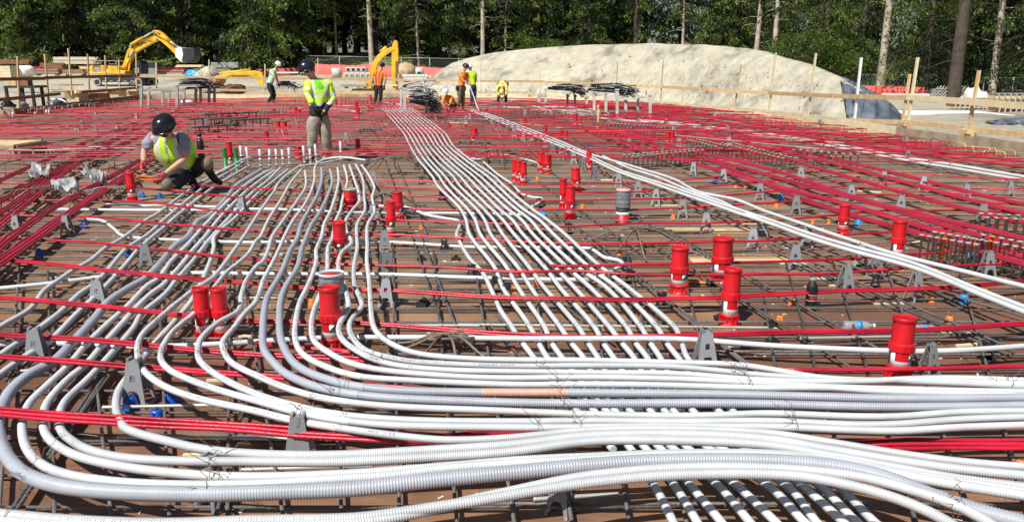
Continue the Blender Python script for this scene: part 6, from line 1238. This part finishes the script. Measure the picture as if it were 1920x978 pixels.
def bar_bundle(x0, y0, x1, y1, Y, label, n=46, fat=.16, mk='black_gloss', seed=1, spread=.5, name='bar_bundle'):
    a = PY(x0, y0, Y); c = PY(x1, y1, Y - .6); o = a.copy(); t = thing(name, label, 'rebar bundle', o); q = random.Random(seed); L = (c - a)
    for i in range(n):
        u = q.gauss(0, fat * .4); w_ = abs(q.gauss(0, fat * .5)); s0 = q.uniform(-.02, .25); s1 = q.uniform(.7, 1.05)
        p0 = L * s0 + Vector((0, u * 1.5, w_ * .8)); p1 = L * .62 + Vector((0, u, w_ * 1.1)); p2 = L * s1 + Vector((q.gauss(0, .05), u * 2.5, w_ + q.gauss(0, .12) * spread - .1 * s1))
        pts = [p0, p1, p2]
        if q.random() < .45: pts.append(p2 + Vector((q.uniform(-.15, .15), q.uniform(-.2, .2), q.uniform(-.22, .15))))
        b = MB(); b.tube(crom(pts, .25), .016, 5); b.build('bar', mk if i % 5 else 'machine_grey', t)
bar_bundle(1028, 168, 1100, 173, 30, 'left black rebar bundle lying on the dark rack before the mound', 50, .26, seed=1); bar_bundle(1104, 170, 1196, 178, 29, 'right black rebar bundle lying on the long rack before the mound', 60, .28, seed=2)
bar_bundle(338, 160, 408, 160, 33, 'black rebar bundle on the dark rack at the left', 50, .28, seed=3); bar_bundle(520, 160, 556, 163, 36, 'black cable bundle beside the mint shirted worker', 30, .22, seed=4)
bar_bundle(764, 176, 812, 178, 27.5, 'tangled silver and black rebar pile on the post rack', 60, .45, 'worn_steel', seed=5, spread=1.2); bar_bundle(768, 192, 826, 205, 27, 'lower black rebar pile left of the crouching worker', 55, .4, seed=6, spread=1)
t, o, tp = rack([(800, 224, 190, 0), (808, 220, 188, 0), (824, 226, 196, 0)], 190, 27, 'dark rack with red legs left of the crouching worker', 'machine_black')
# tube lying by the dark rack, white coil
b = MB(); a = P(340, 193, .15); b.tube([a, a + Vector((.45, .1, 0))], .12, 14); b.build('white_roll', 'white_wrap', o=a, label='white roll lying among the dark rack legs', cat='roll')
b = MB(); pts = [PY(88 + i * 4.2, 193 - 7.5 * math.sin(i / 9 * math.pi), 30.5) for i in range(10)]; b.tube(pts, .035, 8); b.build('hose', 'white_wrap', o=pts[0], label='white hose arching over the brown edge form', cat='hose')
for k, (px, y0, y1) in enumerate([(24, 225, 210), (66, 221, 210), (87, 220, 206), (92, 219, 205)]):
    a = P(px, y0); b = MB(); b.tube([a, PY(px, y1, a.y)], .03, 8); b.build('white_pipe_stub', 'white_pvc', o=a, label='white pipe stub standing in the mat at the left edge form', cat='pipe stub', group='white pipe stubs at the left edge form')
# dark plywood box at left edge of the mat
t = thing('form_box', 'low open timber box cut by the left edge of the photo', 'form box', P(10, 297)); b = MB(); b.box((-.6, 0, .12), (1.6, .05, .24)); b.build('side', 'old_timber', t); b = MB(); b.box((.22, .5, .12), (.05, .95, .24)); b.build('side', 'old_timber', t); b = MB(); b.box((-.6, .45, .25), (1.62, .95, .02)); b.build('lid', 'timber', t)

# ================================================================== PEOPLE
def skin_mesh(nodes, edges, root, lv=2):
    me = bpy.data.meshes.new('grow'); ks = list(nodes); me.from_pydata([tuple(nodes[k][0]) for k in ks], [(ks.index(a), ks.index(c)) for a, c in edges], [])
    ob = bpy.data.objects.new('grow', me); sc.collection.objects.link(ob); sm = ob.modifiers.new('s', 'SKIN'); sm.use_smooth_shade = True
    for i, k in enumerate(ks):
        r = nodes[k][1]; sv = me.skin_vertices[0].data[i]; sv.radius = r if isinstance(r, tuple) else (r, r); sv.use_root = (k == root)
    ob.modifiers.new('d', 'SUBSURF').levels = lv
    dg = bpy.context.evaluated_depsgraph_get(); out = bpy.data.meshes.new_from_object(ob.evaluated_get(dg)); bpy.data.objects.remove(ob)
    for p in out.polygons: p.use_smooth = True
    return out
def link(name, me, mk, par):
    ix = [p.material_index for p in me.polygons]; me.materials.clear()
    for k in ([mk] if isinstance(mk, str) else mk): me.materials.append(M[k])
    me.polygons.foreach_set('material_index', ix)
    o = bpy.data.objects.new(name, me); sc.collection.objects.link(o); o.parent = par; return o
def person(label, base, J, face, c, hat='white_gloss', top='lime', pants='black_cloth', sleeve_cut=.45, glove='black_cloth', vest=None, belt=False, scale=1., boots='leather', hip=None, pads=False, braces=False):
    """J: joints as (px, py, depth offset); face: world direction the face looks along."""
    Y0 = base.y; W = {k: PY(v[0], v[1], Y0 + v[2]) - base for k, v in J.items()}
    bk = scale * c.get('bulk', 1.)
    t = thing('person', label, 'person', base); face = Vector(face).normalized(); s = scale
    for k in ('fl', 'fr'): W[k].z = max(W[k].z, .05)
    hd = W['head']; nk = W['neck']; ch = W['chest']; pe = W['pelvis']; upv = (hd - nk).normalized()
    sp = (nk - pe).normalized(); ac = (W['sr'] - W['sl'])
    def L(a, b_, k): return W[a].lerp(W[b_], k)
    toe = Vector((face.x, face.y, 0)).normalized() * .16 * s
    if 'toe' in c: toe = Vector(c['toe']) * s
    N = {'pe': (pe, (.11 * s, .10 * s)), 'wa': (pe.lerp(ch, .5), (.11 * s, .10 * s)), 'ch': (ch, (.12 * s, .11 * s)), 'nb': (nk - sp * .04, .07 * s), 'nk': (nk + upv * .02, .052 * s), 'h1': (hd - upv * .055 * s + face * .01, (.062 * s, .068 * s)), 'h2': (hd + upv * .02 * s, (.078 * s, .088 * s)), 'h3': (hd + upv * .09 * s, .055 * s)}
    E_ = [('pe', 'wa'), ('wa', 'ch'), ('ch', 'nb'), ('nb', 'nk'), ('nk', 'h1'), ('h1', 'h2'), ('h2', 'h3')]
    for a in 'lr':
        N['s' + a] = (W['s' + a], .062 * s); N['u' + a] = (L('s' + a, 'e' + a, .5), .050 * s); N['e' + a] = (W['e' + a], .040 * s); N['f' + a] = (L('e' + a, 'h' + a, .4), .038 * s); N['w' + a] = (L('e' + a, 'h' + a, .9), .027 * s)
        N['p' + a] = (W['hip' + a], .088 * s); N['t' + a] = (W['hip' + a].lerp(W['k' + a], .5), .080 * s); N['k' + a] = (W['k' + a], .058 * s); N['c' + a] = (W['k' + a].lerp(W['f' + a], .35), .056 * s); N['a' + a] = (W['f' + a] + Vector((0, 0, .06 * s)), .038 * s); N['o' + a] = (W['f' + a] + toe * .9, .032 * s)
        E_ += [('ch', 's' + a), ('s' + a, 'u' + a), ('u' + a, 'e' + a), ('e' + a, 'f' + a), ('f' + a, 'w' + a), ('pe', 'p' + a), ('p' + a, 't' + a), ('t' + a, 'k' + a), ('k' + a, 'c' + a), ('c' + a, 'a' + a), ('a' + a, 'o' + a)]
    body = skin_mesh(N, E_, 'pe')
    # face: nose, ears, eyes and mouth joined into the same mesh
    side = face.cross(upv).normalized(); fu = side.cross(face).normalized(); b = MB(); fc = hd + face * .088 * s
    def fp(x, y, z): return hd + side * x * s + fu * y * s + face * z * s
    b.add([fp(0, .03, .088), fp(-.016, -.018, .088), fp(.016, -.018, .088), fp(0, -.012, .118)], [(0, 1, 3), (0, 3, 2), (1, 2, 3)], 0, True)
    for sx in (-1, 1):
        b.blob(fp(sx * .078, .0, .0), (.014 * s, .02 * s, .03 * s), 1, 0, 5); b.blob(fp(sx * .031, .022, .084), (.012 * s, .012 * s, .008 * s), 1, 0, 5, 1); b.bar(fp(sx * .016, .042, .09), fp(sx * .048, .042, .082), .006 * s, .008 * s, 2)
    b.bar(fp(-.024, -.045, .084), fp(.024, -.045, .084), .008 * s, .008 * s, 3)
    fm = b.mesh('face', ['skin', 'label_white', 'hair', 'leather']); import bmesh
    bm_ = bmesh.new(); bm_.from_mesh(body); 
    for f in bm_.faces: f.material_index = 0
    bm_.from_mesh(fm); bm_.to_mesh(body); bm_.free(); bo = link('body', body, ['skin', 'label_white', 'hair', 'leather'], t)
    # hair / beard behind and below the helmet
    b = MB(); b.blob(hd - face * .022 * s + upv * .03 * s, (.086 * s, .086 * s, .098 * s), 2, .03, 10); link('hair', b.mesh('hair', 'hair'), 'hair', t)
    # helmet
    bx = face; bz = (upv * .85 - face * .15).normalized() if 'hz' not in c else Vector(c['hz']).normalized(); by = bz.cross(bx).normalized(); bx = by.cross(bz).normalized(); mt = Matrix((bx, by, bz)).transposed()
    b = MB(); pr = [(.118, .0), (.121, .015), (.118, .045), (.104, .085), (.075, .117), (.035, .131), (.001, .134)]; hc = hd + bz * .022 * s; i0 = len(b.v); b.lathe([(r * s * 1.04, z * s) for r, z in pr], 20, (0, 0, 0))
    b.v = [tuple(hc + mt @ Vector((v[0] * 1.13, v[1] * .93, v[2]))) for v in b.v]
    hm = link('helmet', b.mesh('helmet', hat), hat, t)
    b = MB(); b.lathe([(.118 * s, -.004), (.134 * s, -.008 * s), (.134 * s, -.003), (.118 * s, .008)], 20); b.v = [tuple(hc + mt @ Vector((v[0] * 1.13 + .012, v[1] * .93, v[2]))) for v in b.v]; link('brim', b.mesh('brim', hat), hat, hm)
    # trousers
    g = c.get('legs', 1.2); T = {k: (N[k][0], tuple(x * g for x in N[k][1]) if isinstance(N[k][1], tuple) else N[k][1] * g + .008 * s) for k in N if k in ('pe',) or k[0] in 'ptk' and k[1] in 'lr' and k != 'pe' or k[0] == 'c' and k != 'ch'}
    T['wa'] = (pe.lerp(ch, .22), (.14 * s, .115 * s)); te = [('pe', 'wa')]
    for a in 'lr':
        T['q' + a] = (W['f' + a] + Vector((0, 0, .10 * s)), .058 * s); te += [('pe', 'p' + a), ('p' + a, 't' + a), ('t' + a, 'k' + a), ('k' + a, 'c' + a), ('c' + a, 'q' + a)]
    tm = skin_mesh(T, te, 'pe'); 
    for v in tm.vertices:
        d = noise.noise(v.co * 8) * .016 * s + noise.noise(Vector((v.co.x * 9, v.co.y * 9, v.co.z * 22))) * .012 * s; v.co += v.normal * d
    tr_ = link('trousers', tm, pants, t)
    if pads:
        for a in 'lr': b = MB(); kd = face * .5 + (W['k' + a] - W['hip' + a]).normalized() * .6; b.blob(W['k' + a] + kd.normalized() * .035 * s, (.068 * s, .068 * s, .075 * s), 1, .02, 8); link('knee_pad', b.mesh('knee_pad', 'tape'), 'dark_khaki', tr_)
    for a in 'lr':
        B = {'a': (W['f' + a] + Vector((0, 0, .12 * s)), .05 * s), 'b': (W['f' + a] + Vector((0, 0, .045 * s)), .052 * s), 'c': (W['f' + a] + toe * .6 + Vector((0, 0, -.005)), .045 * s), 'd': (W['f' + a] + toe * 1.15 + Vector((0, 0, -.012)), .036 * s), 'e': (W['f' + a] - toe * .25 + Vector((0, 0, 0)), .04 * s)}
        link('boot', skin_mesh(B, [('a', 'b'), ('b', 'c'), ('c', 'd'), ('b', 'e')], 'b'), boots, t)
    # shirt
    vk = bk; bk = bk * (.84 if vest else 1)
    S = {'w0': (pe.lerp(ch, -.16), (.150 * bk, .135 * bk)), 'wa': (pe.lerp(ch, .12), (.150 * bk, .135 * bk)), 'w2': (pe.lerp(ch, .5), (.148 * bk, .132 * bk)), 'ch': (ch, (.165 * bk, .145 * bk)), 'nb': (nk - sp * .055, .085 * s), 'nk': (nk - sp * .02, .062 * s)}; se = [('w0', 'wa'), ('wa', 'w2'), ('w2', 'ch'), ('ch', 'nb'), ('nb', 'nk')]
    for a in 'lr':
        S['s' + a] = (W['s' + a], .078 * s); se.append(('ch', 's' + a)); k = min(1, sleeve_cut * 2)
        S['u' + a] = (L('s' + a, 'e' + a, .55 * k + .35), .066 * s); se.append(('s' + a, 'u' + a))
        if sleeve_cut > .5: S['e' + a] = (W['e' + a], .056 * s); S['f' + a] = (L('e' + a, 'h' + a, min(.85, (sleeve_cut - .5) * 2)), .045 * s); se += [('u' + a, 'e' + a), ('e' + a, 'f' + a)]
    shm = skin_mesh(S, se, 'ch', 3)
    for v in shm.vertices: v.co += v.normal * (noise.noise(v.co * 8 + Vector((3, 3, 3))) * .012 + noise.noise(Vector((v.co.x * 10, v.co.y * 10, v.co.z * 26))) * .010) * s
    mats = [top, 'reflective', 'lime_dark', 'black_cloth']
    ln = (ch - pe).length; acn = ac.normalized()
    def axis(p): return (p - pe).dot(sp) / ln
    if not vest and c.get('bands'):
        for p in shm.polygons:
            q = p.center; a = axis(q); onarm = min((q - N[k_][0]).length for k_ in ('ul', 'ur', 'el', 'er')) < .075 * s
            if onarm:
                for a_ in 'lr':
                    u = (q - W['s' + a_]).length / (W['e' + a_] - W['s' + a_]).length
                    if (q - N['u' + a_][0]).length < .2 and (.62 < u < .78 or .98 < u < 1.12): p.material_index = 1
            elif a < .38: p.material_index = 3
            elif .38 < a < .48 or .72 < a < .84: p.material_index = 1
            elif a > 1.0 and (q - nk).dot(face) > -.03 and abs((q - ch).dot(acn)) < .075 * s: p.material_index = 2
            elif a > .84 and abs(abs((q - ch).dot(acn)) - .105 * s) < .024 * s: p.material_index = 1
            for a_ in 'lr':
                fa = W['h' + a_] - W['e' + a_]; qq = q - W['e' + a_]
                if qq.dot(fa) > .06 and (qq - fa * (qq.dot(fa) / fa.length_squared)).length < .085 * s and qq.length < fa.length: p.material_index = 3
    sh = link('shirt', shm, mats, t)
    if braces:
        b = MB()
        for k in (-1, 1):
            sd_ = ac.normalized() * k * .075 * s
            for o_ in (-1, 1): 
                f_ = Vector((face.x, face.y, 0)).normalized() * o_ * .135 * s
                pts = [pe.lerp(ch, .15) + sd_ * .6 + f_, pe.lerp(ch, .7) + sd_ * .9 + f_ * 1.1, ch.lerp(nk, .6) + sd_ + f_ * .75, nk - sp * .035 + sd_]
                b.tube(crom(pts, .05), .018 * s, 6)
        link('braces', b.mesh('braces', 'brown_board'), 'brown_board', t)
    if vest:
        V = {'w1': (pe.lerp(ch, .05), (.168 * vk, .155 * vk)), 'w2': (pe.lerp(ch, .6), (.168 * vk, .158 * vk)), 'ch': (ch, (.182 * vk, .170 * vk)), 'nb': (nk - sp * .07, .115 * s)}; ve = [('w1', 'w2'), ('w2', 'ch'), ('ch', 'nb')]
        for a in 'lr': V['s' + a] = (ch.lerp(W['s' + a], .84), .092 * s); ve.append(('ch', 's' + a))
        vm = skin_mesh(V, ve, 'ch', 3)
        for v in vm.vertices: v.co += v.normal * noise.noise(v.co * 7) * .012 * s
        for p in vm.polygons:
            q = p.center; a = axis(q); x = (q - ch).dot(ac.normalized())
            if (q - ch).dot(face) > 0 and abs(x) < .014 * s: p.material_index = 2
            elif a < .12: p.material_index = 1
            elif abs(abs(x) - .115 * s) < .028 * s and a > .35: p.material_index = 1
        link('vest', vm, [vest, 'reflective', 'grey_cloth'], t)
    if belt:
        b = MB(); n = 18; pts = []
        for i in range(n + 1): a = i / n * 6.283; pts.append(pe.lerp(ch, .06) + ac.normalized() * math.cos(a) * .165 * s + Vector((-ac.y, ac.x, 0)).normalized() * math.sin(a) * .13 * s)
        b.tube(pts, .022 * s, 6); bl = link('tool_belt', b.mesh('tool_belt', 'leather'), 'black_cloth', t)
        for k in (-1, 1): b = MB(); b.blob(pe.lerp(ch, .0) + ac.normalized() * k * .2 * s - Vector((0, 0, .06 * s)), (.07 * s, .085 * s, .11 * s), k + 3, .08, 8); link('pouch', b.mesh('pouch', 'leather'), 'leather' if k > 0 else 'black_cloth', bl)
    # hands: palm and five fingers, curled
    for a in 'lr':
        w0 = L('e' + a, 'h' + a, .88); h = W['h' + a]; d = (h - w0).normalized(); sd2 = d.cross(face); sd2 = sd2.normalized() if sd2.length > .1 else side; pn = sd2.cross(d).normalized(); k = 1 if a == 'l' else -1
        if 'grip' in c: d2 = (d * .5 + Vector(c['grip']) * .5).normalized()
        else: d2 = d
        palm = h + d2 * .02 * s
        H = {'w': (w0, .032 * s), 'p': (palm, (.045 * s, .022 * s)), 'q': (palm + d2 * .035 * s, (.044 * s, .018 * s))}; he = [('w', 'p'), ('p', 'q')]
        for i, (ln_, of) in enumerate([(.068, -.033), (.078, -.011), (.072, .011), (.056, .033)]):
            r0 = palm + d2 * .05 * s + sd2 * of * s; H['a%d' % i] = (r0, .0105 * s); H['b%d' % i] = (r0 + (d2 * .8 - pn * .5).normalized() * ln_ * .5 * s, .010 * s); H['c%d' % i] = (r0 + (d2 * .8 - pn * .5).normalized() * ln_ * .5 * s + (d2 * .3 - pn * .95).normalized() * ln_ * .5 * s, .0085 * s)
            he += [('q', 'a%d' % i), ('a%d' % i, 'b%d' % i), ('b%d' % i, 'c%d' % i)]
        r0 = palm + sd2 * -k * .04 * s; H['t1'] = (r0, .014 * s); H['t2'] = (r0 + (d2 * .7 - sd2 * k * .5 - pn * .3).normalized() * .035 * s, .012 * s); H['t3'] = (r0 + (d2 * .9 - sd2 * k * .2 - pn * .5).normalized() * .065 * s, .010 * s); he += [('p', 't1'), ('t1', 't2'), ('t2', 't3')]
        link('glove' if glove != 'skin' else 'hand', skin_mesh(H, he, 'p', 1), glove, t)
    return t, W, side, fu, face, hd
# the standing worker in yellow
B2 = P(600, 305)
person('worker standing in a yellow green shirt with grey bands and black helmet, looking down', B2, dict(head=(577, 132, -.06), neck=(589, 147, 0), chest=(596, 168, 0), pelvis=(597, 216, 0), sl=(578, 157, -.10), sr=(616, 157, .08), el=(577, 178, -.22), hl=(588, 199, -.30), er=(624, 186, .05), hr=(604, 214, -.17),
    hipl=(588, 224, -.05), hipr=(606, 224, .05), kl=(585, 264, -.06), kr=(611, 264, .02), fl=(585, 303, -.02), fr=(617, 299, .10)), (-.72, -.45, -.48), {'bands': 1, 'toe': (-.12, -.10, 0), 'hz': (-.35, -.15, .9), 'bulk': 1.12, 'legs': 1.34}, 'navy_gloss', 'lime', 'khaki_cloth', .95, 'black_cloth', boots='leather', scale=1.12)
# the kneeling worker in a vest
B1 = P(345, 372); B1 = Vector((B1.x, B1.y + .35, 0))
t1, W1, sd1, fu1, fc1, hd1 = person('worker kneeling on the mat in a yellow vest with a black helmet and red gloves', B1, dict(head=(310, 240, -.34), neck=(319, 256, -.12), chest=(322, 272, -.05), pelvis=(346, 312, .22), sl=(285, 258, -.10), sr=(346, 260, -.12), el=(270, 284, -.14), hl=(269, 307, -.28), er=(347, 298, -.25), hr=(305, 329, -.42),
    hipl=(341, 322, .10), hipr=(362, 316, .26), kl=(316, 343, -.38), kr=(388, 305, .02), fl=(356, 344, .12), fr=(390, 328, .30)), (-.30, -.62, -.72), {'toe': (.12, .05, -.1), 'grip': (-.2, -.2, -.9), 'hz': (-.10, -.55, .83), 'bulk': 1.3, 'legs': 1.3}, 'black_gloss', 'grey_cloth', 'black_cloth', .45, 'red_glove', vest='lime', pads=True, boots='black_cloth', scale=1.16)
b = MB(); 
for k in (-1, 1): b.blob(hd1 + sd1 * .032 * k + fu1 * .02 + fc1 * .094, (.026, .014, .018), 1, 0, 6)
link('glasses', b.mesh('glasses', 'glass_dark'), 'glass_dark', t1)
b = MB(); b.blob(hd1 + fc1 * .06 - fu1 * .06, (.058, .04, .045), 3, .06, 8); link('beard', b.mesh('beard', 'hair'), 'hair', t1)
# pliers in the kneeling worker's hands
b = MB(); p = B1 + W1['hr'] + Vector((-.10, -.05, -.05)); b.bar(p, p + Vector((-.22, -.02, .02)), .03, .02); b.bar(p + Vector((0, .0, .04)), p + Vector((-.2, -.03, .06)), .03, .02); b.build('hand_tool', 'orange_plastic', o=p, label='orange handled cutter held low by the kneeling worker', cat='tool')
def JJ(**k): return k
B3 = P(506, 199)
person('worker in a mint green shirt and white helmet bending towards a black cable bundle', B3, JJ(head=(521, 121.5, -.05), neck=(516.5, 128, 0), chest=(512, 138, 0), pelvis=(506, 158, 0), sl=(509, 133, -.15), sr=(515, 134, .15), el=(515, 146, -.2), hl=(521, 157, -.2), er=(519, 147, .15), hr=(523, 158, .15), hipl=(504, 161, -.08), hipr=(508, 161, .08), kl=(510, 178, -.1), kr=(515, 177, .12), fl=(503, 197, 0), fr=(512, 193, .3)), (.85, -.2, -.5), {}, 'white_gloss', 'mint_cloth', 'black_cloth', .4, 'black_cloth')
B4 = P(707, 201)
person('worker seen from behind in an orange shirt with dark braces and a tool belt', B4, JJ(head=(716, 124, .05), neck=(713, 130.5, 0), chest=(711.5, 140, 0), pelvis=(710.5, 162, 0), sl=(702, 134, 0), sr=(720.5, 134.5, 0), el=(699, 149, -.05), hl=(702, 160, .08), er=(723.5, 149, -.05), hr=(721, 160, .08), hipl=(706.5, 165, 0), hipr=(714, 165, 0), kl=(705, 181, 0), kr=(714, 181, 0), fl=(702, 199, 0), fr=(711, 200, .05)), (.45, .85, -.25), {}, 'navy_gloss', 'orange_cloth', 'black_cloth', .3, 'skin', belt=True, braces=True)
B5 = P(863, 209)
person('worker in an orange shirt with black helmet holding up the end of a white conduit', B5, JJ(head=(873, 126.5, 0), neck=(869.5, 134, 0), chest=(868, 143, 0), pelvis=(864, 163, 0), sl=(862.5, 138, -.12), sr=(874, 139, .15), el=(868, 151, -.25), hl=(879.5, 159.5, -.25), er=(876, 152, .15), hr=(882, 160, .05), hipl=(861.5, 166, -.08), hipr=(867.5, 166, .08), kl=(862, 186, -.1), kr=(868, 186, .1), fl=(857, 208, 0), fr=(868, 207.5, .1)), (.8, -.5, -.35), {}, 'black_gloss', 'orange_cloth', 'dark_khaki', .35, 'skin', belt=True)
B6 = P(886, 199)
person('worker in a lime shirt and dark trousers standing behind the tall orange one', B6, JJ(head=(881, 127, 0), neck=(883, 133, 0), chest=(884.5, 141, 0), pelvis=(887, 160, 0), sl=(878.5, 137, -.1), sr=(891, 137, .1), el=(877, 149, -.15), hl=(880, 158, -.25), er=(893, 149, .1), hr=(890, 159, 0), hipl=(885, 163, -.05), hipr=(890, 163, .05), kl=(884.5, 180, -.05), kr=(890, 180, .05), fl=(884, 197, 0), fr=(890, 197.5, 0)), (-.75, -.5, -.3), {}, 'white_gloss', 'lime', 'navy_cloth', .35, 'skin', boots='black_cloth')
B7 = P(846, 211)
person('worker crouching in an orange shirt with a white helmet between the conduits', B7, JJ(head=(835.5, 173.5, -.25), neck=(838, 180, -.12), chest=(842, 184, 0), pelvis=(850, 196, .15), sl=(832.5, 184, -.1), sr=(846, 182, -.05), el=(829.5, 194, -.2), hl=(834, 204, -.3), er=(845, 193, -.3), hr=(842, 203, -.35), hipl=(847, 199, .05), hipr=(852, 198, .2), kl=(841, 197, -.4), kr=(851, 195, -.35), fl=(844, 209, -.1), fr=(853, 208.5, 0)), (-.3, -.6, -.7), {}, 'white_gloss', 'orange_cloth', 'black_cloth', .6, 'skin')
B8 = P(942, 199)
person('worker bending far over in a pale yellow vest and dark clothes', B8, JJ(head=(940.5, 172, -.55), neck=(941, 166, -.48), chest=(941.5, 159.5, -.32), pelvis=(942.5, 156, .08), sl=(933.5, 163, -.42), sr=(949, 162, -.42), el=(931, 172, -.45), hl=(937.5, 182, -.5), er=(950.5, 172, -.45), hr=(944, 183, -.5), hipl=(938.5, 160, .1), hipr=(946.5, 160, .1), kl=(935, 177, .02), kr=(948, 177, .02), fl=(934, 197, 0), fr=(949, 198, 0)), (0, -.35, -.94), {'hz': (0, -.9, -.3)}, 'yellow_gloss', 'yellow_gloss', 'black_cloth', .9, 'leather', belt=True, boots='black_cloth')

# small debris on the deck: wood chips, cut wire ends and sawdust crumbs nobody could count
q = random.Random(3); b = MB()
for i in range(1500):
    Y = q.uniform(2.6, 13); x = q.uniform(-.72, .72) * Y; p = Vector((x, Y, .004)); a = q.uniform(0, 3.14); L = q.uniform(.006, .03) * (1 if Y < 6 else 1.8)
    if q.random() < .6: b.box(p, (L, L * q.uniform(.2, .6), .004), Matrix.Rotation(a, 3, 'Z'), 0 if q.random() < .7 else 1)
    else: b.tube([p, p + Vector((math.cos(a), math.sin(a), 0)) * L * 1.6, p + Vector((math.cos(a + .7), math.sin(a + .7), .1)) * L * 2.4], .0012, 4, 2)
b.build('debris', ['pale_timber', 'label_white', 'rebar'], kind='stuff', label='wood chips and cut wire ends scattered on the deck', cat='debris')

# clods and stones on the flank and at the foot of the mound
q = random.Random(8); b = MB()
for i in range(240):
    row = MROWS[q.randrange(6, len(MROWS) - 2)]; j = q.choice((1, 1, 2, 2, 3, 4, 5, 6)); p = row[j].lerp(row[j - 1], q.random()) + Vector((q.uniform(-.3, .3), q.uniform(-.3, .3), 0)); r = q.uniform(.02, .075) * (1.2 if j < 3 else .8)
    if p.x < 9.5 and p.y < 34: continue
    b.blob(p, (r, r, r * .7), i, .35, 4, 0, 2.5, False)
b.build('clods', 'sand', kind='stuff', label='clods and stones lying on the flank of the sand mound', cat='clods')
